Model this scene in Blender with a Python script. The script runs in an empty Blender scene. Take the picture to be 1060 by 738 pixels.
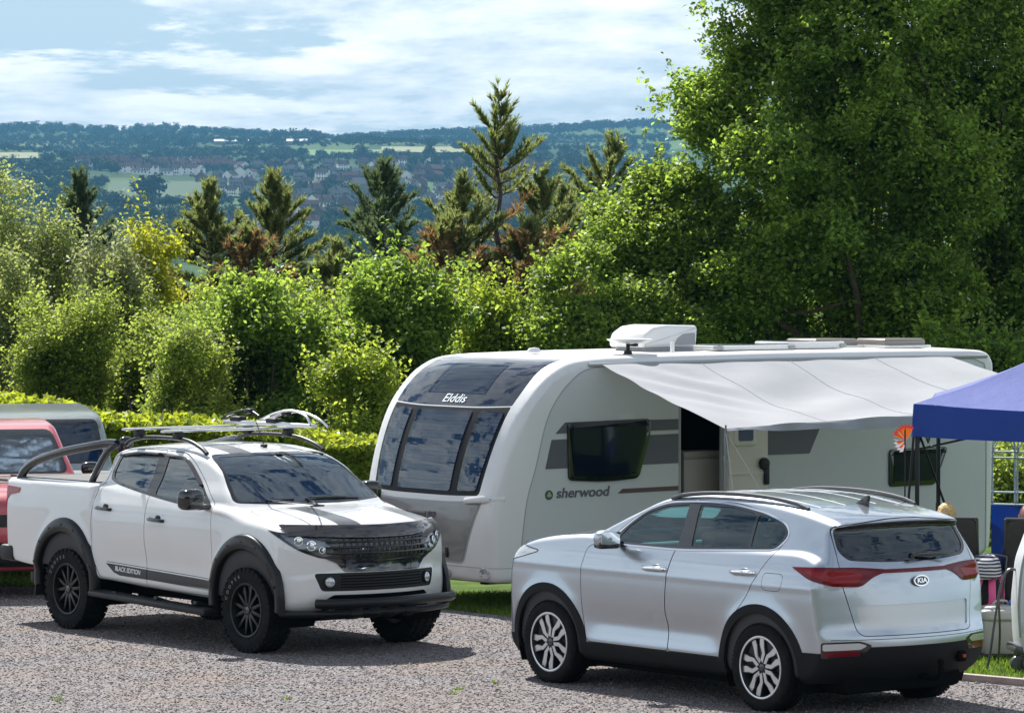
import bpy, bmesh, math, random, time
import numpy as np
from mathutils import Vector, Matrix, Euler, noise

SC = bpy.context.scene
COL = SC.collection
R_ = math.radians
random.seed(7)
RNG = np.random.default_rng(11)
T0 = time.time()


def lerp(a, b, t):
    return a + (b - a) * t


# ------------------------------------------------------------------ materials
MATS = {}


def nt_new(name):
    m = bpy.data.materials.new(name)
    m.use_nodes = True
    nt = m.node_tree
    b = nt.nodes.get('Principled BSDF')
    return m, nt, b


def mat(name, col, rough=0.5, metal=0.0, spec=0.5, coat=0.0, var=0.0, vscale=8.0, bump=0.0, bscale=60.0,
        dirt=None, dscale=3.0, damt=0.5, coords='Object', coat_rough=0.04, island=0.0):
    """One Principled material; var = brightness variation by noise, bump = fine relief, dirt = stain colour."""
    if name in MATS:
        return MATS[name]
    m, nt, b = nt_new(name)
    N, L = nt.nodes, nt.links
    b.inputs['Base Color'].default_value = (*col, 1)
    b.inputs['Roughness'].default_value = rough
    b.inputs['Metallic'].default_value = metal
    b.inputs['Specular IOR Level'].default_value = spec
    if coat:
        b.inputs['Coat Weight'].default_value = coat
        b.inputs['Coat Roughness'].default_value = coat_rough
    tc = N.new('ShaderNodeTexCoord')
    out = None
    if var > 0 or dirt or island > 0:
        rgb = N.new('ShaderNodeRGB')
        rgb.outputs[0].default_value = (*col, 1)
        out = rgb.outputs[0]
        if var > 0:
            nz = N.new('ShaderNodeTexNoise')
            nz.inputs['Scale'].default_value = vscale
            nz.inputs['Detail'].default_value = 6
            L.new(tc.outputs[coords], nz.inputs['Vector'])
            mr = N.new('ShaderNodeMapRange')
            mr.inputs[1].default_value = 0.25
            mr.inputs[2].default_value = 0.75
            mr.inputs[3].default_value = 1 - var
            mr.inputs[4].default_value = 1 + var
            L.new(nz.outputs[0], mr.inputs[0])
            mx = N.new('ShaderNodeVectorMath')
            mx.operation = 'SCALE'
            L.new(out, mx.inputs[0])
            L.new(mr.outputs[0], mx.inputs['Scale'])
            out = mx.outputs[0]
        if island > 0:
            ge = N.new('ShaderNodeNewGeometry')
            mr = N.new('ShaderNodeMapRange')
            mr.inputs[3].default_value = 1 - island
            mr.inputs[4].default_value = 1 + island
            L.new(ge.outputs['Random Per Island'], mr.inputs[0])
            mx = N.new('ShaderNodeVectorMath')
            mx.operation = 'SCALE'
            L.new(out, mx.inputs[0])
            L.new(mr.outputs[0], mx.inputs['Scale'])
            out = mx.outputs[0]
        if dirt:
            nz = N.new('ShaderNodeTexNoise')
            nz.inputs['Scale'].default_value = dscale
            nz.inputs['Detail'].default_value = 8
            nz.inputs['Roughness'].default_value = 0.65
            L.new(tc.outputs[coords], nz.inputs['Vector'])
            mr = N.new('ShaderNodeMapRange')
            mr.inputs[1].default_value = 0.5
            mr.inputs[2].default_value = 0.75
            mr.inputs[4].default_value = damt
            L.new(nz.outputs[0], mr.inputs[0])
            mx = N.new('ShaderNodeMix')
            mx.data_type = 'RGBA'
            L.new(mr.outputs[0], mx.inputs[0])
            L.new(out, mx.inputs[6])
            mx.inputs[7].default_value = (*dirt, 1)
            out = mx.outputs[2]
        L.new(out, b.inputs['Base Color'])
    if bump > 0:
        nz = N.new('ShaderNodeTexNoise')
        nz.inputs['Scale'].default_value = bscale
        nz.inputs['Detail'].default_value = 4
        L.new(tc.outputs[coords], nz.inputs['Vector'])
        bp = N.new('ShaderNodeBump')
        bp.inputs['Strength'].default_value = bump
        bp.inputs['Distance'].default_value = 0.01
        L.new(nz.outputs[0], bp.inputs['Height'])
        L.new(bp.outputs[0], b.inputs['Normal'])
    MATS[name] = m
    return m


def glass_mat(name, tint, refl_tint=(1, 1, 1), rough=0.01, base=0.06):
    """Tinted window glass: see-through by a tint colour plus a clear mirror reflection."""
    if name in MATS:
        return MATS[name]
    m, nt, b = nt_new(name)
    N, L = nt.nodes, nt.links
    N.remove(b)
    o = [n for n in N if n.type == 'OUTPUT_MATERIAL'][0]
    tr = N.new('ShaderNodeBsdfTransparent')
    tr.inputs[0].default_value = (*tint, 1)
    gl = N.new('ShaderNodeBsdfGlossy')
    gl.inputs['Color'].default_value = (*refl_tint, 1)
    gl.inputs['Roughness'].default_value = rough
    fr = N.new('ShaderNodeFresnel')
    fr.inputs[0].default_value = 1.55
    mr = N.new('ShaderNodeMapRange')
    mr.inputs[3].default_value = base
    L.new(fr.outputs[0], mr.inputs[0])
    mx = N.new('ShaderNodeMixShader')
    L.new(mr.outputs[0], mx.inputs[0])
    L.new(tr.outputs[0], mx.inputs[1])
    L.new(gl.outputs[0], mx.inputs[2])
    L.new(mx.outputs[0], o.inputs[0])
    MATS[name] = m
    return m


# ------------------------------------------------------------------ objects
def tag(o, label=None, cat=None, group=None, kind=None):
    if label:
        o['label'] = label
    if cat:
        o['category'] = cat
    if group:
        o['group'] = group
    if kind:
        o['kind'] = kind
    return o


def empty(name, loc=(0, 0, 0), rz=0.0, label=None, cat=None, group=None):
    o = bpy.data.objects.new(name, None)
    o.empty_display_size = 0.3
    COL.objects.link(o)
    o.location = loc
    o.rotation_euler = (0, 0, rz)
    return tag(o, label, cat, group)


def link(name, me, mats, parent=None):
    me.name = name
    o = bpy.data.objects.new(name, me)
    COL.objects.link(o)
    if not isinstance(mats, (list, tuple)):
        mats = [mats]
    for m in mats:
        me.materials.append(m)
    if parent is not None:
        o.parent = parent
    return o


def smooth_angle(me, ang=35):
    me.shade_smooth()
    try:
        me.set_sharp_from_angle(angle=R_(ang))
    except Exception:
        pass


def obj(name, bm, mats, parent=None, smooth=35):
    bmesh.ops.recalc_face_normals(bm, faces=bm.faces[:])
    me = bpy.data.meshes.new(name)
    bm.to_mesh(me)
    bm.free()
    if smooth:
        smooth_angle(me, smooth)
    return link(name, me, mats, parent)


def npmesh(name, V, Fq, mats, parent=None, smooth=False, mi=None):
    """numpy arrays -> mesh object; Fq is (n,3) or (n,4)."""
    V = np.asarray(V, np.float32)
    Fq = np.asarray(Fq, np.int32)
    me = bpy.data.meshes.new(name)
    n, k = Fq.shape
    me.vertices.add(len(V))
    me.vertices.foreach_set('co', V.ravel())
    me.loops.add(n * k)
    me.loops.foreach_set('vertex_index', Fq.ravel())
    me.polygons.add(n)
    me.polygons.foreach_set('loop_start', np.arange(0, n * k, k, dtype=np.int32))
    try:
        me.polygons.foreach_set('loop_total', np.full(n, k, np.int32))
    except Exception:
        pass
    if mi is not None:
        me.polygons.foreach_set('material_index', np.asarray(mi, np.int32))
    me.update(calc_edges=True)
    if smooth:
        me.shade_smooth()
    return link(name, me, mats, parent)


def dup(o, parent=None):
    c = o.copy()
    COL.objects.link(c)
    if parent is not None:
        c.parent = parent
    for ch in list(o.children):
        dup(ch, c)
    return c


def NB():
    return bmesh.new()


def bm_merge(bm, src, M=None):
    """append bmesh src into bm (src freed)"""
    if M is not None:
        src.transform(M)
    me = bpy.data.meshes.new('tmp')
    src.to_mesh(me)
    src.free()
    bm.from_mesh(me)
    bpy.data.meshes.remove(me)


def add_box(bm, size, loc=(0, 0, 0), rot=(0, 0, 0), bev=0.0, seg=2, taper=None):
    b = bmesh.new()
    bmesh.ops.create_cube(b, size=1.0)
    for v in b.verts:
        v.co = Vector((v.co.x * size[0], v.co.y * size[1], v.co.z * size[2]))
        if taper and v.co.z > 0:
            v.co.x *= taper[0]
            v.co.y *= taper[1]
    if bev > 0:
        bmesh.ops.bevel(b, geom=b.edges[:] + b.verts[:], offset=bev, segments=seg, profile=0.5, affect='EDGES')
    bm_merge(bm, b, Matrix.Translation(loc) @ Euler(rot).to_matrix().to_4x4())
    return bm


def add_cyl(bm, r, h, loc=(0, 0, 0), rot=(0, 0, 0), seg=24, r2=None, bev=0.0):
    b = bmesh.new()
    bmesh.ops.create_cone(b, cap_ends=True, segments=seg, radius1=r, radius2=r if r2 is None else r2, depth=h)
    if bev > 0:
        es = [e for e in b.edges if len(e.link_faces) == 2 and any(len(f.verts) > 4 for f in e.link_faces)]
        bmesh.ops.bevel(b, geom=es, offset=bev, segments=2, profile=0.5, affect='EDGES')
    bm_merge(bm, b, Matrix.Translation(loc) @ Euler(rot).to_matrix().to_4x4())
    return bm


def add_sphere(bm, r, loc=(0, 0, 0), scale=(1, 1, 1), rot=(0, 0, 0), u=16, v=10):
    b = bmesh.new()
    bmesh.ops.create_uvsphere(b, u_segments=u, v_segments=v, radius=r)
    bm_merge(bm, b, Matrix.Translation(loc) @ Euler(rot).to_matrix().to_4x4() @ Matrix.Diagonal((*scale, 1)))
    return bm


def add_tube(bm, pts, r, seg=8, cap=True, closed=False, flat=1.0):
    """round tube along points; r scalar or list; flat squeezes it vertically"""
    P = [Vector(p) for p in pts]
    n = len(P)
    rr = r if isinstance(r, (list, tuple)) else [r] * n
    rings = []
    up = Vector((0, 0, 1))
    prev = None
    for i in range(n):
        if closed:
            t = (P[(i + 1) % n] - P[i - 1])
        else:
            t = P[min(i + 1, n - 1)] - P[max(i - 1, 0)]
        t.normalize()
        a = prev if prev is not None else (up if abs(t.z) < 0.9 else Vector((1, 0, 0)))
        a = (a - t * a.dot(t))
        if a.length < 1e-6:
            a = t.orthogonal()
        a.normalize()
        prev = a
        b = t.cross(a)
        ring = []
        for k in range(seg):
            w = 2 * math.pi * k / seg
            ring.append(bm.verts.new(P[i] + (a * math.cos(w) * flat + b * math.sin(w)) * rr[i]))
        rings.append(ring)
    m = n if closed else n - 1
    for i in range(m):
        A, B = rings[i], rings[(i + 1) % n]
        for k in range(seg):
            bm.faces.new((A[k], A[(k + 1) % seg], B[(k + 1) % seg], B[k]))
    if cap and not closed:
        bm.faces.new(rings[0][::-1])
        bm.faces.new(rings[-1])
    return bm


def add_lathe(bm, prof, axis='Y', seg=48, loc=(0, 0, 0), closed=False):
    """prof: list of (radius, offset along axis)"""
    rings = []
    for (r, h) in prof:
        ring = []
        for k in range(seg):
            w = 2 * math.pi * k / seg
            c, s = math.cos(w) * r, math.sin(w) * r
            p = {'Y': (c, h, s), 'Z': (c, s, h), 'X': (h, c, s)}[axis]
            ring.append(bm.verts.new(Vector(p) + Vector(loc)))
        rings.append(ring)
    n = len(rings)
    for i in range(n if closed else n - 1):
        A, B = rings[i], rings[(i + 1) % n]
        for k in range(seg):
            bm.faces.new((A[k], A[(k + 1) % seg], B[(k + 1) % seg], B[k]))
    return bm


def add_prism(bm, poly, h0, h1, axis='Y', M=None, bev=0.0):
    """extrude a 2D polygon; axis Y: poly is (x,z); Z: (x,y); X: (y,z)"""
    b = bmesh.new()

    def P(a, c, h):
        return {'Y': (a, h, c), 'Z': (a, c, h), 'X': (h, a, c)}[axis]
    A = [b.verts.new(P(a, c, h0)) for a, c in poly]
    B = [b.verts.new(P(a, c, h1)) for a, c in poly]
    n = len(poly)
    b.faces.new(A)
    b.faces.new(B[::-1])
    for i in range(n):
        b.faces.new((A[i], B[i], B[(i + 1) % n], A[(i + 1) % n]))
    if bev > 0:
        bmesh.ops.recalc_face_normals(b, faces=b.faces[:])
        es = [e for e in b.edges if len(e.link_faces) == 2 and any(len(f.verts) == n and n != 4 or f in () for f in e.link_faces)]
        if not es:
            es = b.edges[:]
        bmesh.ops.bevel(b, geom=es, offset=bev, segments=2, profile=0.5, affect='EDGES')
    bmesh.ops.triangulate(b, faces=[f for f in b.faces if len(f.verts) > 4])
    bm_merge(bm, b, M)
    return bm


def rrect(w, h, r, n=5, cx=0.0, cy=0.0):
    """rounded rectangle outline, ccw"""
    out = []
    for sx, sy, a0 in ((1, 1, 0), (-1, 1, 90), (-1, -1, 180), (1, -1, 270)):
        for k in range(n + 1):
            a = R_(a0 + 90 * k / n)
            out.append((cx + sx * (w / 2 - r) + r * math.cos(a), cy + sy * (h / 2 - r) + r * math.sin(a)))
    return out


def round_poly(poly, r, n=4):
    """round the corners of a polygon"""
    out = []
    N_ = len(poly)
    for i in range(N_):
        p0, p, p1 = (Vector((*poly[i - 1], 0)), Vector((*poly[i], 0)), Vector((*poly[(i + 1) % N_], 0)))
        rr = r[i] if isinstance(r, (list, tuple)) else r
        a, b = p0 - p, p1 - p
        d = min(rr, a.length * 0.49, b.length * 0.49)
        if d < 1e-5:
            out.append((p.x, p.y))
            continue
        A, B = p + a.normalized() * d, p + b.normalized() * d
        for k in range(n + 1):
            t = k / n
            q = A * (1 - t) ** 2 + p * 2 * t * (1 - t) + B * t * t
            out.append((q.x, q.y))
    return out


def spline(pts, n=8, closed=False):
    """Catmull-Rom through points (any dimension)"""
    P = [np.array(p, float) for p in pts]
    out = []
    N_ = len(P)
    m = N_ if closed else N_ - 1
    for i in range(m):
        if closed:
            a, b, c, d = P[i - 1], P[i], P[(i + 1) % N_], P[(i + 2) % N_]
        else:
            a, b, c, d = P[max(i - 1, 0)], P[i], P[i + 1], P[min(i + 2, N_ - 1)]
        for k in range(n):
            t = k / n
            out.append(0.5 * ((2 * b) + (-a + c) * t + (2 * a - 5 * b + 4 * c - d) * t * t + (-a + 3 * b - 3 * c + d) * t ** 3))
    if not closed:
        out.append(P[-1])
    return [tuple(map(float, p)) for p in out]


def text_bm(txt, size, extrude=0.002, bold=0.0, shear=0.0, align='CENTER', spacing=1.0, sx=1.0):
    """lettering as real geometry, in the XY plane facing +Z"""
    cu = bpy.data.curves.new('lettering', 'FONT')
    cu.body = txt
    cu.size = size
    cu.extrude = extrude
    cu.offset = bold
    cu.shear = shear
    cu.align_x = align
    cu.align_y = 'CENTER'
    cu.space_character = spacing
    o = bpy.data.objects.new('lettering', cu)
    COL.objects.link(o)
    dg = bpy.context.evaluated_depsgraph_get()
    me = o.evaluated_get(dg).to_mesh()
    bm = bmesh.new()
    bm.from_mesh(me)
    o.evaluated_get(dg).to_mesh_clear()
    bpy.data.objects.remove(o)
    bpy.data.curves.remove(cu)
    if sx != 1.0:
        bm.transform(Matrix.Diagonal((sx, 1, 1, 1)))
    return bm


def frame_M(origin, xdir, ydir):
    """matrix taking local X,Y (text plane) to the given directions"""
    x = Vector(xdir).normalized()
    y = Vector(ydir)
    y = (y - x * y.dot(x)).normalized()
    z = x.cross(y)
    M = Matrix((x, y, z)).transposed().to_4x4()
    M.translation = Vector(origin)
    return M


def pchip(xs, ys):
    """monotone cubic interpolation -> function on arrays"""
    xs = np.array(xs, float)
    ys = np.array(ys, float)
    h = np.diff(xs)
    d = np.diff(ys) / h
    m = np.zeros(len(xs))
    for i in range(1, len(xs) - 1):
        if d[i - 1] * d[i] > 0:
            w1, w2 = 2 * h[i] + h[i - 1], h[i] + 2 * h[i - 1]
            m[i] = (w1 + w2) / (w1 / d[i - 1] + w2 / d[i])
    m[0], m[-1] = d[0], d[-1]

    def f(x):
        x = np.clip(x, xs[0], xs[-1])
        i = np.clip(np.searchsorted(xs, x) - 1, 0, len(h) - 1)
        t = (x - xs[i]) / h[i]
        t2, t3 = t * t, t * t * t
        return ((2 * t3 - 3 * t2 + 1) * ys[i] + (t3 - 2 * t2 + t) * h[i] * m[i]
                + (-2 * t3 + 3 * t2) * ys[i + 1] + (t3 - t2) * h[i] * m[i + 1])
    return f


def sstep(a, b, x):
    t = np.clip((x - a) / (b - a), 0, 1)
    return t * t * (3 - 2 * t)


def add_super(bm, size, loc, rot=(0, 0, 0), e=3.0, n=20):
    """rounded pebble-box: a superellipsoid"""
    b = bmesh.new()
    bmesh.ops.create_icosphere(b, subdivisions=4, radius=1.0)
    for v in b.verts:
        k = (abs(v.co.x) ** e + abs(v.co.y) ** e + abs(v.co.z) ** e) ** (-1 / e)
        v.co = Vector((v.co.x * k * size[0] / 2, v.co.y * k * size[1] / 2, v.co.z * k * size[2] / 2))
    bm_merge(bm, b, Matrix.Translation(loc) @ Euler(rot).to_matrix().to_4x4())
    return bm
# ------------------------------------------------------------------ smooth shells for car and caravan bodies
def poly_sdf(poly, X, Z):
    """signed distance to a polygon (negative inside)"""
    P = np.array(poly, float)
    d = np.full(X.shape, 1e9)
    s = np.ones(X.shape)
    n = len(P)
    for i in range(n):
        a, b = P[i], P[i - 1]
        ex, ez = b[0] - a[0], b[1] - a[1]
        wx, wz = X - a[0], Z - a[1]
        t = np.clip((wx * ex + wz * ez) / (ex * ex + ez * ez + 1e-12), 0, 1)
        dx, dz = wx - ex * t, wz - ez * t
        d = np.minimum(d, dx * dx + dz * dz)
        c1 = Z >= a[1]
        c2 = Z < b[1]
        c3 = ex * wz > ez * wx
        fl = (c1 & c2 & c3) | (~c1 & ~c2 & ~c3)
        s = np.where(fl, -s, s)
    return s * np.sqrt(d)


class Prof:
    """a side profile turned into a fast distance table"""
    def __init__(self, poly, h=0.008, pad=0.5):
        P = np.array(poly)
        self.lo = P.min(0) - pad
        hi = P.max(0) + pad
        self.h = h
        nx, nz = [int(v) + 2 for v in (hi - self.lo) / h]
        X, Z = np.meshgrid(self.lo[0] + np.arange(nx) * h, self.lo[1] + np.arange(nz) * h, indexing='ij')
        self.g = poly_sdf(poly, X, Z)

    def __call__(self, X, Z):
        u = np.clip((X - self.lo[0]) / self.h, 0, self.g.shape[0] - 1.001)
        v = np.clip((Z - self.lo[1]) / self.h, 0, self.g.shape[1] - 1.001)
        i, j = u.astype(int), v.astype(int)
        a, b = u - i, v - j
        g = self.g
        return (g[i, j] * (1 - a) * (1 - b) + g[i + 1, j] * a * (1 - b) + g[i, j + 1] * (1 - a) * b + g[i + 1, j + 1] * a * b)


def rint(a, b, r):
    return np.minimum(np.maximum(a, b), -r) + np.hypot(np.maximum(a + r, 0), np.maximum(b + r, 0))


def runi(a, b, r):
    return np.maximum(np.minimum(a, b), r) - np.hypot(np.maximum(r - a, 0), np.maximum(r - b, 0))


def surface_nets(f, lo, hi, h):
    """quads on the zero level of f(X, |Y|, Z); mirrored in y so both sides are alike"""
    nx, ny, nz = [int(math.ceil((hi[k] - lo[k]) / h)) + 1 for k in range(3)]
    xs, ys, zs = lo[0] + np.arange(nx) * h, -h / 2 + np.arange(ny) * h, lo[2] + np.arange(nz) * h
    X, Y, Z = np.meshgrid(xs, ys, zs, indexing='ij')
    G = f(X, np.abs(Y), Z)
    ins = G < 0
    c = [ins[a:nx - 1 + a, b:ny - 1 + b, d:nz - 1 + d] for a in (0, 1) for b in (0, 1) for d in (0, 1)]
    cnt = sum(k.astype(int) for k in c)
    act = (cnt > 0) & (cnt < 8)
    idx = -np.ones(act.shape, int)
    A = np.argwhere(act)
    idx[act] = np.arange(len(A))
    acc = np.zeros((len(A), 3))
    num = np.zeros(len(A))
    off = [(a, b, d) for a in (0, 1) for b in (0, 1) for d in (0, 1)]
    for e0 in range(8):
        for e1 in range(e0 + 1, 8):
            o0, o1 = np.array(off[e0]), np.array(off[e1])
            if np.abs(o0 - o1).sum() != 1:
                continue
            i0, i1 = A + o0, A + o1
            g0, g1 = G[i0[:, 0], i0[:, 1], i0[:, 2]], G[i1[:, 0], i1[:, 1], i1[:, 2]]
            m = (g0 < 0) != (g1 < 0)
            t = np.where(m, g0 / (g0 - g1 + 1e-15), 0)
            acc += np.where(m[:, None], o0 + (o1 - o0) * t[:, None], 0)
            num += m
    V = (A + acc / num[:, None]) * h + np.array([lo[0], -h / 2, lo[2]])
    Q = []
    for ax in range(3):
        sl0 = [slice(0, n) for n in (nx, ny, nz)]
        sl1 = list(sl0)
        sl0[ax] = slice(0, (nx, ny, nz)[ax] - 1)
        sl1[ax] = slice(1, (nx, ny, nz)[ax])
        ch = ins[tuple(sl0)] != ins[tuple(sl1)]
        E = np.argwhere(ch)
        o1, o2 = [k for k in range(3) if k != ax]
        ok = (E[:, o1] > 0) & (E[:, o2] > 0) & (E[:, o1] < (nx, ny, nz)[o1] - 1) & (E[:, o2] < (nx, ny, nz)[o2] - 1)
        E = E[ok]
        q = []
        for da, db in ((1, 1), (0, 1), (0, 0), (1, 0)):
            k = E.copy()
            k[:, o1] -= da
            k[:, o2] -= db
            q.append(idx[k[:, 0], k[:, 1], k[:, 2]])
        q = np.stack(q, 1)
        inside = ins[E[:, 0], E[:, 1], E[:, 2]]
        fl = inside if ax != 1 else ~inside
        q = np.where(fl[:, None], q, q[:, ::-1])
        Q.append(q)
    Q = np.concatenate(Q)
    # keep y>=0 half and mirror it
    cy = V[Q][:, :, 1]
    Q = Q[(cy > -h * 0.45).all(1)]
    V[np.abs(V[:, 1]) < h * 0.6, 1] = 0

    def grad(P):
        e = 0.002
        y = np.abs(P[:, 1])
        gx = f(P[:, 0] + e, y, P[:, 2]) - f(P[:, 0] - e, y, P[:, 2])
        gy = f(P[:, 0], y + e, P[:, 2]) - f(P[:, 0], np.abs(y - e), P[:, 2])
        gz = f(P[:, 0], y, P[:, 2] + e) - f(P[:, 0], y, P[:, 2] - e)
        g = np.stack([gx, gy, gz], 1) / (2 * e)
        return g
    for _ in range(3):
        g = grad(V)
        fv = f(V[:, 0], np.abs(V[:, 1]), V[:, 2])
        st = g * (fv / np.maximum((g * g).sum(1), 0.05))[:, None]
        ln = np.linalg.norm(st, axis=1, keepdims=True)
        st *= np.minimum(1, h * 0.5 / np.maximum(ln, 1e-9))
        z0 = V[:, 1] == 0
        V = V - st
        V[z0, 1] = 0
    used = np.unique(Q)
    mp = -np.ones(len(V), int)
    mp[used] = np.arange(len(used))
    V, Q = V[used], mp[Q]
    N0 = grad(V)
    N0[V[:, 1] == 0, 1] = 0
    N0 /= np.linalg.norm(N0, axis=1, keepdims=True) + 1e-9
    # mirror
    cen = V[:, 1] == 0
    mp = np.arange(len(V))
    mp[~cen] = len(V) + np.arange((~cen).sum())
    V2 = V[~cen] * [1, -1, 1]
    N2 = N0[~cen] * [1, -1, 1]
    return np.concatenate([V, V2]), np.concatenate([N0, N2]), np.concatenate([Q, mp[Q][:, ::-1]])


def in_poly(poly, u, v):
    ins = np.zeros(len(u), bool)
    n = len(poly)
    for i in range(n):
        (x0, y0), (x1, y1) = poly[i - 1], poly[i]
        c = ((y0 > v) != (y1 > v)) & (u < (x1 - x0) * (v - y0) / ((y1 - y0) or 1e-12) + x0)
        ins ^= c
    return ins


def offset_poly(poly, d):
    """move a polygon outline outwards (d>0) or inwards (d<0)"""
    n = len(poly)
    area = sum(poly[i - 1][0] * poly[i][1] - poly[i][0] * poly[i - 1][1] for i in range(n))
    sg = 1 if area > 0 else -1
    out = []
    for i in range(n):
        p0, p, p1 = poly[i - 1], poly[i], poly[(i + 1) % n]
        e0 = np.array([p[0] - p0[0], p[1] - p0[1]])
        e1 = np.array([p1[0] - p[0], p1[1] - p[1]])
        e0 = e0 / (np.linalg.norm(e0) + 1e-9)
        e1 = e1 / (np.linalg.norm(e1) + 1e-9)
        n0, n1 = np.array([e0[1], -e0[0]]) * sg, np.array([e1[1], -e1[0]]) * sg
        b = n0 + n1
        k = 1 / max(0.35, 1 + n0.dot(n1))
        out.append((p[0] + b[0] * k * d, p[1] + b[1] * k * d))
    return out


class Shell:
    """a body surface cut exactly along outlines drawn on it; every region becomes a part"""
    def __init__(self, f, lo, hi, h):
        V, N, Q = surface_nets(f, lo, hi, h)
        self.f = f
        self.h = h
        self.V = [tuple(v) for v in V]
        self.N = [tuple(v) for v in N]
        self.F = [tuple(q) for q in Q]
        self.C = ['body'] * len(self.F)

    def proj(self, A, view):
        if view == 'side':
            return A[:, 0], A[:, 2]
        if view in ('front', 'rear'):
            return A[:, 1], A[:, 2]
        if view == 'top':
            return A[:, 0], A[:, 1]
        c, s = view[0], view[1]    # oblique: (axis x, axis y, facing x, facing y)
        return A[:, 0] * c + A[:, 1] * s, A[:, 2]

    def mask(self, view, sgn, cen, nor):
        if view == 'side':
            return (cen[:, 1] * sgn > 0) & (nor[:, 1] * sgn > 0.12)
        if view == 'front':
            return (nor[:, 0] > 0.1)
        if view == 'rear':
            return (nor[:, 0] < -0.1)
        if view == 'top':
            return nor[:, 2] > 0.1
        d = np.array([view[2], view[3], 0])
        return (nor @ d) > 0.1

    def facedata(self, sel=None):
        V = np.array(self.V)
        N = np.array(self.N)
        F = self.F
        ln = np.array([len(f) for f in F])
        cen = np.zeros((len(F), 3))
        nor = np.zeros((len(F), 3))
        for k in np.unique(ln):
            ii = np.where(ln == k)[0]
            A = np.array([F[i] for i in ii])
            cen[ii] = V[A].mean(1)
            nor[ii] = N[A].mean(1)
        return cen, nor

    def cut(self, poly, view, sgn=1, extra=None):
        cen, nor = self.facedata()
        u, v = self.proj(cen, view)
        P = np.array(poly)
        pad = self.h * 1.6
        lo, hi = P.min(0) - pad, P.max(0) + pad
        ok = self.mask(view, sgn, cen, nor) & (u > lo[0]) & (u < hi[0]) & (v > lo[1]) & (v < hi[1])
        if extra is not None:
            ok &= extra(cen)
        cand = list(np.where(ok)[0])
        UV = {}
        Vl, Nl = self.V, self.N

        def uv(i):
            r = UV.get(i)
            if r is None:
                a = np.array([Vl[i]])
                p, q = self.proj(a, view)
                r = UV[i] = (float(p[0]), float(q[0]))
            return r
        n = len(poly)
        box = {}

        def bb(fi):
            r = box.get(fi)
            if r is None:
                q = [uv(i) for i in self.F[fi]]
                r = box[fi] = (min(a for a, _ in q), min(b for _, b in q), max(a for a, _ in q), max(b for _, b in q))
            return r
        cand = set(cand)
        for s in range(n):
            (x0, y0), (x1, y1) = poly[s], poly[(s + 1) % n]
            dx, dy = x1 - x0, y1 - y0
            L = math.hypot(dx, dy)
            if L < 1e-7:
                continue
            nx_, ny_ = -dy / L, dx / L
            bx0, bx1, by0, by1 = min(x0, x1), max(x0, x1), min(y0, y1), max(y0, y1)
            em = {}
            new = []
            for fi in list(cand):
                b = bb(fi)
                if b[0] > bx1 or b[2] < bx0 or b[1] > by1 or b[3] < by0:
                    continue
                f = self.F[fi]
                D = []
                for i in f:
                    p = uv(i)
                    d = (p[0] - x0) * nx_ + (p[1] - y0) * ny_
                    D.append(0.0 if abs(d) < 1e-5 else d)
                if not (min(D) < 0 < max(D)):
                    continue
                A, B = [], []
                m = len(f)
                for k in range(m):
                    i, j, di, dj = f[k], f[(k + 1) % m], D[k], D[(k + 1) % m]
                    if di <= 0:
                        A.append(i)
                    if di >= 0:
                        B.append(i)
                    if di * dj < 0:
                        key = (i, j) if i < j else (j, i)
                        w = em.get(key)
                        if w is None:
                            t = di / (di - dj)
                            a, c = Vl[i], Vl[j]
                            na, nc = Nl[i], Nl[j]
                            w = len(Vl)
                            Vl.append((a[0] + (c[0] - a[0]) * t, a[1] + (c[1] - a[1]) * t, a[2] + (c[2] - a[2]) * t))
                            q = (na[0] + (nc[0] - na[0]) * t, na[1] + (nc[1] - na[1]) * t, na[2] + (nc[2] - na[2]) * t)
                            l = math.sqrt(q[0] ** 2 + q[1] ** 2 + q[2] ** 2) or 1
                            Nl.append((q[0] / l, q[1] / l, q[2] / l))
                            em[key] = w
                        A.append(w)
                        B.append(w)
                if len(A) >= 3 and len(B) >= 3:
                    self.F[fi] = tuple(A)
                    box.pop(fi, None)
                    self.F.append(tuple(B))
                    self.C.append(self.C[fi])
                    new.append(len(self.F) - 1)
            cand.update(new)

    def region(self, name, poly, view, sgn=1, over=('body',), gap=0.0, extra=None, frame=None, fw=0.0):
        """cut along poly, call what lies inside `name`; gap: an open slot round it; frame: a border strip"""
        polys = [(poly, name)]
        if gap > 0:
            polys = [(offset_poly(poly, gap), '_gap'), (poly, name)]
        if frame:
            polys = ([(offset_poly(poly, fw), frame), (poly, name)])
        for p, nm in polys:
            self.cut(p, view, sgn, extra)
        cen, nor = self.facedata()
        u, v = self.proj(cen, view)
        mk = self.mask(view, sgn, cen, nor)
        if extra is not None:
            mk &= extra(cen)
        for p, nm in polys:
            ii = np.where(mk & in_poly(p, u, v))[0]
            for i in ii:
                if self.C[i] in over or self.C[i] in [q[1] for q in polys]:
                    self.C[i] = nm
        return self

    def both(self, name, poly, **k):
        """the same outline on both flanks, named alike with a side suffix kept internally"""
        self.region(name + '|L', poly, 'side', 1, **k)
        self.region(name + '|R', poly, 'side', -1, **k)

    def remove(self, pred):
        cen, nor = self.facedata()
        m = pred(cen, nor)
        for i in np.where(m)[0]:
            self.C[i] = '_gap'

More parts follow.
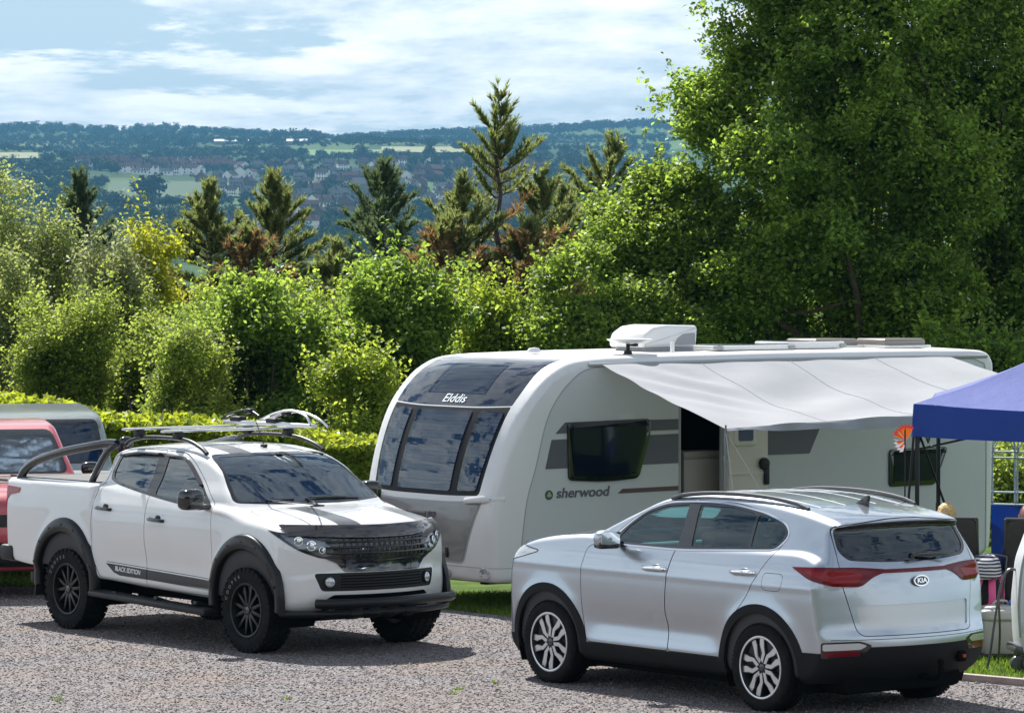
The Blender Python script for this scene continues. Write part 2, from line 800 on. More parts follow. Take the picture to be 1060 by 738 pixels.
    def part(self, key, name, mats, parent, off=0.0, sub=None, thick=0.0):
        ii = [i for i, c in enumerate(self.C) if (c in key if isinstance(key, (list, tuple)) else c == key)]
        if not ii:
            print('EMPTY REGION', key)
            return None
        ids, inv = {}, []
        Fs = []
        for i in ii:
            g = []
            for v in self.F[i]:
                k = ids.get(v)
                if k is None:
                    k = ids[v] = len(inv)
                    inv.append(v)
                g.append(k)
            Fs.append(g)
        V = np.array([self.V[v] for v in inv])
        N = np.array([self.N[v] for v in inv])
        V = V + N * off
        if thick > 0:
            # give the piece an edge that turns inwards
            ec = {}
            for g in Fs:
                for k in range(len(g)):
                    a, b = g[k], g[(k + 1) % len(g)]
                    ec[(a, b)] = 1
            bd = [(a, b) for (a, b) in ec if (b, a) not in ec]
            nv = len(V)
            bset = {}
            V2, N2 = [], []
            for a, b in bd:
                for w in (a, b):
                    if w not in bset:
                        bset[w] = (nv + len(V2), nv + len(V2) + 1)
                        V2.append(V[w])
                        V2.append(V[w] - N[w] * thick)
                        N2.append(N[w])
                        N2.append(N[w])
            rim = [[bset[b][0], bset[a][0], bset[a][1], bset[b][1]] for a, b in bd]
            if V2:
                V = np.concatenate([V, np.array(V2)])
                N = np.concatenate([N, np.array(N2)])
            nmain = len(Fs)
            Fs = Fs + rim
        me = bpy.data.meshes.new(name)
        me.from_pydata([tuple(v) for v in V], [], Fs)
        me.shade_smooth()
        me.validate()
        try:
            if thick <= 0:
                me.normals_split_custom_set_from_vertices([tuple(n) for n in N])
            else:
                ln = []
                for p in me.polygons:
                    if p.index < nmain:
                        for li in p.loop_indices:
                            ln.append(tuple(N[me.loops[li].vertex_index]))
                    else:
                        n_ = tuple(p.normal)
                        for li in p.loop_indices:
                            ln.append(n_)
                me.normals_split_custom_set(ln)
        except Exception as e:
            print('normals', name, e)
        return link(name, me, mats, parent)
# ------------------------------------------------------------------ camera, sun, sky
F_PX, PITCH, CAM_H = 4180.0, R_(1.389), 3.525
W_PX, H_PX = 1060.0, 738.0
cam_d = bpy.data.cameras.new('camera')
cam = bpy.data.objects.new('camera', cam_d)
COL.objects.link(cam)
cam.location = (0, 0, CAM_H)
cam.rotation_euler = (R_(90) - PITCH, 0, 0)
cam_d.sensor_width = 36.0
cam_d.lens = 36.0 * F_PX / W_PX
cam_d.clip_start = 0.5
cam_d.clip_end = 40000
SC.camera = cam
SC.view_settings.view_transform = 'Standard'
SC.view_settings.look = 'None'
SC.view_settings.gamma = 1.0
SC.view_settings.exposure = 0.74
SC.cycles.use_denoising = True
try:
    SC.cycles.denoiser = 'OPENIMAGEDENOISE'
    SC.cycles.denoising_input_passes = 'RGB_ALBEDO_NORMAL'
except Exception:
    pass
SC.cycles.max_bounces = 8
SC.cycles.diffuse_bounces = 3
SC.cycles.glossy_bounces = 3
SC.cycles.transmission_bounces = 4
SC.cycles.transparent_max_bounces = 12
SC.cycles.volume_bounces = 0
SC.cycles.sample_clamp_indirect = 6.0
SC.cycles.caustics_reflective = False
SC.cycles.caustics_refractive = False

SUN = Vector((-0.36, 0.84, 1.10)).normalized()       # towards the sun: behind the scene, a little to the left
sun_d = bpy.data.lights.new('sun', 'SUN')
sun_d.energy = 5.0
sun_d.angle = R_(0.53)
sun_d.color = (1.0, 0.965, 0.91)
sun = bpy.data.objects.new('sun', sun_d)
COL.objects.link(sun)
sun.rotation_euler = SUN.to_track_quat('Z', 'Y').to_euler()
sun.location = (0, 0, 60)


def px_ray(px, py):
    """direction through a pixel of the photograph, used to work out where things stand"""
    cp, sp = math.cos(PITCH), math.sin(PITCH)
    a, b = (px - W_PX / 2) / F_PX, (H_PX / 2 - py) / F_PX
    return Vector((a, cp + b * sp, -sp + b * cp))


def at_y(px, py, y):
    d = px_ray(px, py)
    return Vector((0, 0, CAM_H)) + d * (y / d.y)


def at_z(px, py, z=0.0):
    d = px_ray(px, py)
    return Vector((0, 0, CAM_H)) + d * ((z - CAM_H) / d.z)
world = bpy.data.worlds.new('World')
SC.world = world
world.use_nodes = True
nt = world.node_tree
N, L = nt.nodes, nt.links
bg = N['Background']
sky = N.new('ShaderNodeTexSky')
sky.sky_type = 'NISHITA'
sky.sun_disc = False
sky.sun_elevation = math.asin(SUN.z)
sky.sun_rotation = math.atan2(SUN.x, SUN.y)
sky.altitude = 150
sky.air_density = 1.0
sky.dust_density = 0.6
sky.ozone_density = 1.6
bg.inputs[1].default_value = 0.05
# broken cloud: noise on a flat cloud sheet seen in perspective (direction divided by height)
tc = N.new('ShaderNodeTexCoord')
sep = N.new('ShaderNodeSeparateXYZ')
L.new(tc.outputs['Generated'], sep.inputs[0])


def mth(op, a, b=None, clamp=False):
    n = N.new('ShaderNodeMath')
    n.operation = op
    n.use_clamp = clamp
    for k, v in enumerate((a, b)):
        if v is None:
            continue
        if isinstance(v, (int, float)):
            n.inputs[k].default_value = v
        else:
            L.new(v, n.inputs[k])
    return n.outputs[0]


# height is squeezed near the horizon, as a flat sheet of cloud is
zl = mth('MULTIPLY', mth('LOGARITHM', mth('ADD', mth('MULTIPLY', mth('MAXIMUM', sep.outputs[2], 0.0), 5.6), 1.0), 2.718), 6.0)
mp = N.new('ShaderNodeCombineXYZ')
mp2 = N.new('ShaderNodeCombineXYZ')
for q, (dx, dz) in ((mp, (0, 0)), (mp2, (-.05, .10))):
    L.new(mth('ADD', mth('MULTIPLY', sep.outputs[0], 5.2), dx), q.inputs[0])
    L.new(mth('MULTIPLY', sep.outputs[1], 5.2), q.inputs[1])
    L.new(mth('ADD', zl, dz), q.inputs[2])


def cloud_noise(scale, detail, rough, seed, dist=0.0, src=None):
    n = N.new('ShaderNodeTexNoise')
    n.noise_dimensions = '4D'
    n.inputs['W'].default_value = seed
    n.inputs['Scale'].default_value = scale
    n.inputs['Detail'].default_value = detail
    n.inputs['Roughness'].default_value = rough
    n.inputs['Distortion'].default_value = dist
    L.new((src or mp).outputs[0], n.inputs['Vector'])
    return n.outputs[0]


big = cloud_noise(1.45, 12, 0.64, 5.3, 0.2)
big2 = cloud_noise(1.45, 12, 0.64, 5.3, 0.2, mp2)
cov = N.new('ShaderNodeMapRange')
cov.interpolation_type = 'SMOOTHSTEP'
cov.inputs[1].default_value = 0.42
cov.inputs[2].default_value = 0.475
L.new(big, cov.inputs[0])
# sunlit tops and greyer bases: compare the cloud with itself a little higher up
shade = N.new('ShaderNodeMapRange')
shade.inputs[1].default_value = -.07
shade.inputs[2].default_value = .09
L.new(mth('SUBTRACT', big, big2), shade.inputs[0])
ccol = N.new('ShaderNodeMix')
ccol.data_type = 'RGBA'
ccol.inputs[6].default_value = (11.5, 13.0, 14.2, 1)      # grey-blue cloud undersides
ccol.inputs[7].default_value = (21.0, 21.0, 20.6, 1)      # sunlit cloud
L.new(shade.outputs[0], ccol.inputs[0])
# clear sky between the clouds: the Nishita sky pulled towards pale blue
tint = N.new('ShaderNodeMix')
tint.data_type = 'RGBA'
tint.inputs[0].default_value = .85
L.new(sky.outputs[0], tint.inputs[6])
hr = N.new('ShaderNodeValToRGB')
hr.color_ramp.elements[0].color = (1.30, 1.50, 1.64, 1)
hr.color_ramp.elements[1].color = (.035, .10, .30, 1)
hr.color_ramp.elements[1].position = .75
for p_, c_ in ((.05, (.98, 1.22, 1.40)), (.25, (.15, .30, .56))):
    e_ = hr.color_ramp.elements.new(p_)
    e_.color = (*c_, 1)
L.new(sep.outputs[2], hr.inputs[0])
hs = N.new('ShaderNodeVectorMath')
hs.operation = 'SCALE'
hs.inputs['Scale'].default_value = 10.0
L.new(hr.outputs[0], hs.inputs[0])
L.new(hs.outputs[0], tint.inputs[7])
mixc = N.new('ShaderNodeMix')
mixc.data_type = 'RGBA'
hi_ = N.new('ShaderNodeMapRange')
hi_.interpolation_type = 'SMOOTHSTEP'
hi_.inputs[1].default_value = .16
hi_.inputs[2].default_value = .70
hi_.inputs[3].default_value = .95
hi_.inputs[4].default_value = .35
L.new(sep.outputs[2], hi_.inputs[0])
fac = mth('MULTIPLY', cov.outputs[0], hi_.outputs[0], True)
L.new(fac, mixc.inputs[0])
L.new(tint.outputs[2], mixc.inputs[6])
L.new(ccol.outputs[2], mixc.inputs[7])
L.new(mixc.outputs[2], bg.inputs[0])
# ------------------------------------------------------------------ one sheet of ground from the pitch to the far ridge
def far_py(Y):
    """height in the photograph of the far slope, as a function of distance"""
    return np.interp(Y, [1300, 1600, 2000, 2400, 2800, 3300, 3900, 4600, 5300, 6000], [292, 272, 246, 218, 192, 170, 157, 149, 143, 139])


RIDGE = [(-200, 133), (0, 134), (60, 132), (110, 136), (170, 134), (230, 138), (260, 140), (330, 143), (345, 146), (380, 144), (430, 141), (480, 138), (530, 138), (580, 134), (640, 130), (670, 129), (760, 133), (900, 138), (1200, 136)]


def ground_z(X, Y):
    X, Y = np.asarray(X, float), np.asarray(Y, float)
    near = -np.clip(Y - 56, 0, None) * .10
    near = np.maximum(near, -40) + .16 * np.clip(-6 - Y, 0, None)  # unseen rise behind the camera, added to darken low reflections in the cars
    px = 530 + F_PX * X / np.maximum(Y, 1)
    rp = np.interp(px, [r[0] for r in RIDGE], [r[1] for r in RIDGE])
    py = far_py(Y)
    py = py + (rp - 139) * sstep(4200, 6000, Y)
    # folds of the valley side
    py = py + 5.0 * np.sin(px * .011 + Y * .0016) * sstep(1500, 2200, Y) * (1 - sstep(4200, 5600, Y)) + 2.0 * np.sin(px * .031 + 1.3 + Y * .004) * sstep(1500, 2200, Y) * (1 - sstep(4800, 5900, Y))
    far = CAM_H + (268 - py) / F_PX * Y
    t = sstep(700, 1700, Y)
    z = near * (1 - t) + far * t
    # the land falls away behind the ridge
    return z - sstep(6000, 6900, Y) * 60


def build_ground():
    ys = np.concatenate([np.linspace(-160, 56, 40), np.geomspace(57, 1000, 50), np.linspace(1030, 6000, 150), np.linspace(6050, 6900, 12)])
    us = np.linspace(-1, 1, 161)
    V = []
    for y in ys:
        hw = 70 + max(y, 0) * .42
        V.append(np.stack([us * hw, np.full_like(us, y), ground_z(us * hw, np.full_like(us, y))], 1))
    V = np.concatenate(V)
    n = len(us)
    Fq = []
    for j in range(len(ys) - 1):
        a = j * n + np.arange(n - 1)
        Fq.append(np.stack([a, a + 1, a + n + 1, a + n], 1))
    Fq = np.concatenate(Fq)
    m, nt, b = nt_new('fields')
    N, L = nt.nodes, nt.links
    tc = N.new('ShaderNodeTexCoord')
    mp = N.new('ShaderNodeMapping')
    mp.inputs['Scale'].default_value = (1 / 260, 1 / 420, 0)
    L.new(tc.outputs['Object'], mp.inputs[0])
    vo = N.new('ShaderNodeTexVoronoi')
    vo.inputs['Scale'].default_value = 1.0
    L.new(mp.outputs[0], vo.inputs['Vector'])
    cr = N.new('ShaderNodeValToRGB')
    cr.color_ramp.interpolation = 'CONSTANT'
    el = cr.color_ramp.elements
    el[0].color = (.035, .065, .020, 1)
    el[1].color = (.05, .095, .025, 1)
    el[1].position = .3
    for p, c in ((.5, (.075, .125, .035)), (.66, (.045, .080, .022)), (.8, (.16, .175, .07)), (.9, (.10, .165, .04))):
        e = el.new(p)
        e.color = (*c, 1)
    sp = N.new('ShaderNodeSeparateColor')
    L.new(vo.outputs['Color'], sp.inputs[0])
    L.new(sp.outputs[0], cr.inputs[0])
    nz = N.new('ShaderNodeTexNoise')
    nz.inputs['Scale'].default_value = .02
    nz.inputs['Detail'].default_value = 8
    L.new(tc.outputs['Object'], nz.inputs['Vector'])
    mr = N.new('ShaderNodeMapRange')
    mr.inputs[3].default_value = .75
    mr.inputs[4].default_value = 1.25
    L.new(nz.outputs[0], mr.inputs[0])
    sc = N.new('ShaderNodeVectorMath')
    sc.operation = 'SCALE'
    L.new(cr.outputs[0], sc.inputs[0])
    L.new(mr.outputs[0], sc.inputs['Scale'])
    L.new(sc.outputs[0], b.inputs['Base Color'])
    b.inputs['Roughness'].default_value = .95
    b.inputs['Specular IOR Level'].default_value = .1
    o = npmesh('ground', V, Fq, m, None, True)
    tag(o, kind='structure')


build_ground()

# ------------------------------------------------------------------ gravel drive
EDGE = [(-40, 66), (-12, 47.6), (-8.5, 45.3), (-5.5, 43.45), (-3.0, 41.9), (-.6, 40.45), (.1, 39.5), (.9, 37.9), (2.2, 35.7), (3.4, 34.02), (4.3, 33.18), (6.0, 31.7), (9, 29.4), (34, 8)]


def gravel_mat():
    m, nt, b = nt_new('gravel')
    N, L = nt.nodes, nt.links
    tc = N.new('ShaderNodeTexCoord')
    wob = N.new('ShaderNodeTexNoise')
    wob.inputs['Scale'].default_value = 30
    L.new(tc.outputs['Object'], wob.inputs['Vector'])
    ad = N.new('ShaderNodeMix')
    ad.data_type = 'RGBA'
    ad.blend_type = 'LINEAR_LIGHT'
    ad.inputs[0].default_value = .012
    L.new(tc.outputs['Object'], ad.inputs[6])
    L.new(wob.outputs['Color'], ad.inputs[7])
    vo = N.new('ShaderNodeTexVoronoi')
    vo.inputs['Scale'].default_value = 56
    L.new(ad.outputs[2], vo.inputs['Vector'])
    sp = N.new('ShaderNodeSeparateColor')
    L.new(vo.outputs['Color'], sp.inputs[0])
    cr = N.new('ShaderNodeValToRGB')
    el = cr.color_ramp.elements
    el[0].color = (.070, .064, .066, 1)
    el[1].color = (.40, .37, .365, 1)
    for p, c in ((.25, (.125, .115, .117)), (.55, (.20, .183, .184)), (.8, (.27, .245, .242))):
        e = el.new(p)
        e.color = (*c, 1)
    L.new(sp.outputs[0], cr.inputs[0])
    # earthy patches worn into it
    nz = N.new('ShaderNodeTexNoise')
    nz.inputs['Scale'].default_value = .9
    nz.inputs['Detail'].default_value = 7
    nz.inputs['Roughness'].default_value = .62
    L.new(tc.outputs['Object'], nz.inputs['Vector'])
    mr = N.new('ShaderNodeMapRange')
    mr.inputs[1].default_value = .46
    mr.inputs[2].default_value = .72
    mr.inputs[4].default_value = .65
    L.new(nz.outputs[0], mr.inputs[0])
    mx = N.new('ShaderNodeMix')
    mx.data_type = 'RGBA'
    L.new(mr.outputs[0], mx.inputs[0])
    L.new(cr.outputs[0], mx.inputs[6])
    mx.inputs[7].default_value = (.26, .20, .16, 1)
    L.new(mx.outputs[2], b.inputs['Base Color'])
    b.inputs['Roughness'].default_value = .9
    b.inputs['Specular IOR Level'].default_value = .2
    mul = N.new('ShaderNodeMath')
    mul.operation = 'SUBTRACT'
    mul.inputs[0].default_value = 1
    L.new(vo.outputs['Distance'], mul.inputs[1])
    bp = N.new('ShaderNodeBump')
    bp.inputs['Strength'].default_value = 1.0
    bp.inputs['Distance'].default_value = .012
    L.new(mul.outputs[0], bp.inputs['Height'])
    L.new(bp.outputs[0], b.inputs['Normal'])
    return m


M_GRAVEL = gravel_mat()
bm = NB()
# a slightly ragged edge between the stones and the turf
ed = []
for (a, b_) in zip(EDGE, EDGE[1:]):
    n = max(1, int(math.hypot(b_[0] - a[0], b_[1] - a[1]) / .12)) if -13 < a[0] < 3.2 else 4
    for k in range(n):
        t = k / n
        x, y = lerp(a[0], b_[0], t), lerp(a[1], b_[1], t)
        j = .07 * noise.noise((x * 2.2, y * 2.2, 0)) + .04 * noise.noise((x * 7, y * 7, 3)) if -12 < x < 3.2 else 0
        ed.append((x + j * .5, y + j))
ed.append(EDGE[-1])
vs = [bm.verts.new((x, y, .004)) for x, y in ed]
lo_v = [bm.verts.new((x, 4, .004)) for x, y in ed]
for i in range(len(ed) - 1):
    bm.faces.new((vs[i], vs[i + 1], lo_v[i + 1], lo_v[i]))
tag(obj('gravel_road', bm, M_GRAVEL, None, 0), kind='structure')


def edge_y(x):
    return np.interp(x, [e[0] for e in EDGE], [e[1] for e in EDGE])


def pebbles():
    n = 60000
    Y = RNG.uniform(30.8, 44.5, n)
    X = RNG.uniform(-.135, .135, n) * Y
    ok = Y < edge_y(X) - .02
    X, Y = X[ok], Y[ok]
    n = len(X)
    base = np.array([(1, 0, 0), (-1, 0, 0), (0, 1, 0), (0, -1, 0), (0, 0, 1), (0, 0, -1)], float)
    fa = np.array([(0, 2, 4), (2, 1, 4), (1, 3, 4), (3, 0, 4), (2, 0, 5), (1, 2, 5), (3, 1, 5), (0, 3, 5)])
    s = RNG.uniform(.0045, .0105, n) * np.where(RNG.random(n) < .05, 1.6, 1)
    B = base[None] + RNG.normal(0, .22, (n, 6, 3))
    a = RNG.uniform(0, 6.28, n)
    c, d = np.cos(a)[:, None], np.sin(a)[:, None]
    sx, sy, sz = s[:, None] * 1.25, s[:, None] * .9, s[:, None] * .62
    x, y, z = B[:, :, 0] * sx, B[:, :, 1] * sy, B[:, :, 2] * sz
    V = np.stack([x * c - y * d + X[:, None], x * d + y * c + Y[:, None], z + .004 + s[:, None] * .32], 2).reshape(-1, 3)
    Fq = (fa[None] + (np.arange(n) * 6)[:, None, None]).reshape(-1, 3)
    m = mat('pebble', (.215, .198, .200), .85, spec=.25, island=.6)
    o = npmesh('loose_stones', V, Fq, m)
    tag(o, 'loose grey and mauve gravel stones scattered over the drive', 'gravel', kind='stuff')


pebbles()


# ------------------------------------------------------------------ turf of the pitches
def leafmat(name, col, trans_col, trans=.4, rough=.5, var=.35, spec=.35, scale=1.2, hue2=None):
    m, nt, b = nt_new(name)
    N, L = nt.nodes, nt.links
    o = [n for n in N if n.type == 'OUTPUT_MATERIAL'][0]
    ge = N.new('ShaderNodeNewGeometry')
    mr = N.new('ShaderNodeMapRange')
    mr.inputs[3].default_value = 1 - var
    mr.inputs[4].default_value = 1 + var
    L.new(ge.outputs['Random Per Island'], mr.inputs[0])
    tc = N.new('ShaderNodeTexCoord')
    nz = N.new('ShaderNodeTexNoise')
    nz.inputs['Scale'].default_value = scale
    nz.inputs['Detail'].default_value = 3
    L.new(tc.outputs['Object'], nz.inputs['Vector'])
    mi = N.new('ShaderNodeMix')
    mi.data_type = 'RGBA'
    cmp_ = N.new('ShaderNodeMapRange')
    cmp_.inputs[1].default_value = .35
    cmp_.inputs[2].default_value = .65
    L.new(nz.outputs[0], cmp_.inputs[0])
    L.new(cmp_.outputs[0], mi.inputs[0])
    mi.inputs[6].default_value = (*col, 1)
    h2 = hue2 or (col[0] * 1.5, col[1] * 1.25, col[2] * .9)
    mi.inputs[7].default_value = (*h2, 1)

    def scaled(src):
        sc = N.new('ShaderNodeVectorMath')
        sc.operation = 'SCALE'
        L.new(src, sc.inputs[0])
        L.new(mr.outputs[0], sc.inputs['Scale'])
        return sc.outputs[0]
    L.new(scaled(mi.outputs[2]), b.inputs['Base Color'])
    b.inputs['Roughness'].default_value = rough
    b.inputs['Specular IOR Level'].default_value = spec
    tr = N.new('ShaderNodeBsdfTranslucent')
    rgb = N.new('ShaderNodeRGB')
    rgb.outputs[0].default_value = (*trans_col, 1)
    L.new(scaled(rgb.outputs[0]), tr.inputs[0])
    mx = N.new('ShaderNodeMixShader')
    mx.inputs[0].default_value = trans
    L.new(b.outputs[0], mx.inputs[1])
    L.new(tr.outputs[0], mx.inputs[2])
    L.new(mx.outputs[0], o.inputs[0])
    MATS[name] = m
    return m


M_GRASS = leafmat('grass_blade', (.085, .15, .018), (.24, .38, .03), .40, .5, .4)
M_TURF = mat('turf', (.060, .105, .018), .95, spec=.1, var=.35, vscale=3, dirt=(.12, .13, .03), dscale=5, damt=.6)
bm = NB()
tv = [bm.verts.new((x, y, .002)) for x, y in EDGE]
tu = [bm.verts.new((x + 10, max(y, 10) + 2 if False else 55.5, .002)) for x, y in EDGE]
for i in range(len(EDGE) - 1):
    bm.faces.new((tv[i], tv[i + 1], tu[i + 1], tu[i]))
tag(obj('ground_lawn', bm, M_TURF, None, 0), kind='structure')


def grass():
    def area(n, x0, x1, y0, y1):
        X, Y = RNG.uniform(x0, x1, n), RNG.uniform(y0, y1, n)
        ok = (Y > edge_y(X) + .03) & (Y < 55)
        return np.stack([X[ok], Y[ok]], 1)
    P = np.concatenate([area(30000, 2.4, 6.5, 31, 37.5), area(14000, 4, 9, 36, 42), area(26000, -2.2, 1.4, 38.5, 42.5), area(30000, -8.5, -2.0, 41, 46.5)])
    W = []
    for (px, py) in ((475, 714), (470, 719), (60, 725), (512, 708), (300, 724)):
        q = at_z(px, py)
        W.append(RNG.normal(0, .022, (14, 2)) + np.array([q.x, q.y]))
    P = np.concatenate([P] + W)
    n = len(P)
    h = RNG.uniform(.025, .065, n)
    a = RNG.uniform(0, 6.28, n)
    w = RNG.uniform(.004, .008, n)
    lean = RNG.normal(0, .025, (n, 2))
    V = np.zeros((n, 3, 3))
    V[:, 0, 0], V[:, 0, 1] = P[:, 0] - np.cos(a) * w, P[:, 1] - np.sin(a) * w
    V[:, 1, 0], V[:, 1, 1] = P[:, 0] + np.cos(a) * w, P[:, 1] + np.sin(a) * w
    V[:, 2, 0], V[:, 2, 1], V[:, 2, 2] = P[:, 0] + lean[:, 0], P[:, 1] + lean[:, 1], h
    o = npmesh('grass', V.reshape(-1, 3), np.arange(n * 3).reshape(-1, 3), M_GRASS)
    tag(o, 'short bright green grass around the caravan pitch', 'grass', kind='stuff')


grass()
# pale edging strip between turf and gravel at the right
bm = NB()
P = [e for e in EDGE if 2.1 < e[0] < 10]
for a, b_ in zip(P, P[1:]):
    d = Vector((b_[0] - a[0], b_[1] - a[1], 0))
    L_ = d.length
    k = max(1, int(L_ / .9))
    for i in range(k):
        p, q = Vector((*a, 0)) + d * (i / k), Vector((*a, 0)) + d * ((i + 1) / k)
        mid = (p + q) / 2
        add_box(bm, (L_ / k - .012, .075, .09), (mid.x, mid.y, .018), (0, 0, math.atan2(d.y, d.x)), .008)
tag(obj('edging_kerb', bm, mat('edging', (.44, .36, .33), .85, var=.2, vscale=12, bump=.3)), kind='structure')
# ------------------------------------------------------------------ silver SUV body shape (x forward, y left, wheels at x = +-1.335)
def suv_shape():
    low = spline([(2.00, .235), (2.17, .27), (2.235, .40), (2.235, .60), (2.225, .78), (2.20, .98), (2.10, 1.115), (1.80, 1.20),
                  (1.38, 1.25), (1.0, 1.262), (.5, 1.225), (-.4, 1.22), (-1.2, 1.245), (-1.75, 1.255), (-2.03, 1.215),
                  (-2.125, 1.155), (-2.165, 1.06), (-2.185, .95), (-2.20, .82), (-2.215, .70), (-2.245, .60), (-2.24, .50),
                  (-2.19, .38), (-2.05, .285), (-1.8, .25), (0, .235)], 5, True)
    top = spline([(1.18, 1.02), (1.11, 1.20), (.83, 1.32), (.50, 1.47), (.17, 1.595), (-.2, 1.645), (-.55, 1.66), (-1.0, 1.648),
                  (-1.45, 1.60), (-1.80, 1.545), (-1.965, 1.508), (-2.0, 1.48), (-1.955, 1.44), (-2.0, 1.33), (-2.06, 1.22),
                  (-2.09, 1.1), (-1.9, 1.0), (0, 1.0)], 5, True)
    SL, SG = Prof(low), Prof(top)
    wz = pchip([.2, .27, .36, .45, .6, .75, .9, 1.0, 1.08, 1.15, 1.21, 1.28], [.80, .855, .885, .893, .905, .918, .925, .918, .900, .872, .838, .80])
    wx = pchip([-2.3, -2.15, -1.9, -1.5, -1.0, 0, 1.0, 1.5, 1.85, 2.1, 2.3], [.90, .935, .972, .995, 1, 1, 1, .995, .972, .93, .87])
    gz = pchip([1.0, 1.16, 1.25, 1.4, 1.52, 1.6, 1.7], [.865, .840, .800, .728, .665, .610, .52])
    gx = pchip([-2.2, -1.9, -1.5, -1.0, -.4, .4, .9, 1.2], [.90, .94, .972, .99, 1, .985, .96, .94])

    def bow(X, Y):
        b = .27 * sstep(.9, 2.1, X) + .10 * sstep(.2, .9, X)
        r = -.27 * sstep(-1.3, -2.1, X)
        return (b + r) * (np.minimum(Y, 1.0) / .9) ** 2.2

    def f(X, Y, Z):
        xb = X + bow(X, Y)
        xg = xb + .15 * sstep(-1.3, -2.1, X) * (np.minimum(Y, 1.0) / .9) ** 2.2
        w = wz(Z) * wx(X)
        for cx in (1.335, -1.335):
            d = np.hypot(X - cx, Z - .40)
            w = w + .022 * np.exp(-((d - .40) / .10) ** 2) * sstep(1.05, .7, Z)
        # pressed flanks: hollow low on the doors, a soft shoulder line under the handles
        w = w + .007 * np.exp(-((Z - .995) / .035) ** 2) - .026 * np.exp(-((Z - .57) / .10) ** 2) * sstep(1.0, .6, np.abs(X))
        w = w + .010 * np.exp(-((Z - .40) / .05) ** 2) * sstep(.95, .7, np.abs(X))
        crown = .018 * (Y / .8) ** 2 * sstep(.8, 1.2, X)
        fl = rint(SL(xb, Z + crown), Y - w, .05)
        g = gz(Z) * gx(X)
        rc = .022 * (Y / .6) ** 2
        fg = rint(SG(xg, Z + rc * sstep(1.3, 1.5, Z)), (Y - g) * .93, .055)
        r = runi(fl, fg, .03)
        # number plate recess in the tailgate and a step above the rear bumper
        return r
    return f, (-2.45, 0, .15), (2.45, 1.1, 1.78)


# ------------------------------------------------------------------ white pickup body shape (wheels at x = +-1.5)
def pickup_shape():
    low = spline([(2.02, .40), (2.24, .43), (2.33, .52), (2.345, .68), (2.33, .80), (2.335, .95), (2.31, 1.07), (2.25, 1.15), (2.06, 1.205),
                  (1.7, 1.25), (1.38, 1.28), (.9, 1.30), (.2, 1.33), (-.5, 1.37), (-.98, 1.405), (-1.6, 1.41), (-2.3, 1.405),
                  (-2.62, 1.40), (-2.685, 1.385), (-2.70, 1.30), (-2.70, 1.0), (-2.70, .80), (-2.68, .66), (-2.60, .60), (-1.8, .55), (0, .47), (1.4, .43)], 5, True)
    top = spline([(1.48, 1.12), (1.40, 1.245), (1.10, 1.45), (.80, 1.625), (.58, 1.715), (.35, 1.765), (0, 1.80), (-.4, 1.80), (-.75, 1.78), (-.95, 1.745),
                  (-1.02, 1.69), (-1.04, 1.55), (-1.045, 1.3), (-.9, 1.1), (.3, 1.1)], 5, True)
    SL, SG = Prof(low), Prof(top)
    wz = pchip([.4, .47, .55, .7, .85, 1.0, 1.12, 1.22, 1.30, 1.38, 1.45], [.82, .855, .870, .882, .892, .897, .893, .878, .850, .825, .81])
    bz = pchip([.4, .6, .8, 1.0, 1.2, 1.36, 1.42], [.85, .885, .895, .90, .895, .88, .85])
    wx = pchip([-2.75, -2.6, -2.3, -1.9, -1, 0, .9, 1.5, 1.9, 2.15, 2.35], [.945, .965, .985, 1, 1, 1, 1, .995, .975, .94, .88])
    gz = pchip([1.1, 1.25, 1.36, 1.5, 1.62, 1.7, 1.76, 1.85], [.875, .855, .825, .755, .71, .68, .63, .53])
    gx = pchip([-1.1, -.7, -.2, .3, .7, 1.1, 1.5], [.955, .985, 1, .99, .965, .945, .93])

    def bow(X, Y):
        b = .36 * sstep(1.4, 2.15, X) + .20 * sstep(.35, 1.0, X) * (1 - sstep(1.4, 2.15, X))
        r = -.05 * sstep(-2.3, -2.65, X)
        return (b + r) * (np.minimum(Y, 1.0) / .86) ** 2.2

    def f(X, Y, Z):
        Y = Y / 1.055
        xb = X + bow(X, Y)
        s = sstep(-.95, -1.1, X)
        w = (wz(Z) * (1 - s) + bz(Z) * s) * wx(X)
        for cx in (1.5, -1.5):
            d = np.hypot(X - cx, Z - .45)
            w = w + .035 * np.exp(-((d - .46) / .13) ** 2) * sstep(1.25, .8, Z)
        w = w - .018 * np.exp(-((Z - .72) / .13) ** 2) * sstep(1.0, .6, np.abs(X - .05))
        # J-line of the cab/bed join pressed in
        w = w - .012 * np.exp(-((X + 1.05 - .25 * np.maximum(Z - 1.2, 0)) / .018) ** 2)
        crown = .05 * (Y / .8) ** 2.2 * sstep(1.0, 1.5, X) - .012 * np.exp(-((Y - .42) / .12) ** 2) * sstep(1.2, 1.6, X)
        fl = rint(SL(xb, Z + crown), Y - w, .05)
        # the lower front pulls back below the bumper
        g = gz(Z) * gx(X)
        rc = .03 * (Y / .6) ** 2
        fg = rint(SG(xb, Z + rc * sstep(1.55, 1.7, Z)), (Y - g) * .94, .05)
        return runi(fl, fg, .025)
    return f, (-2.85, 0, .35), (2.5, 1.15, 1.92)
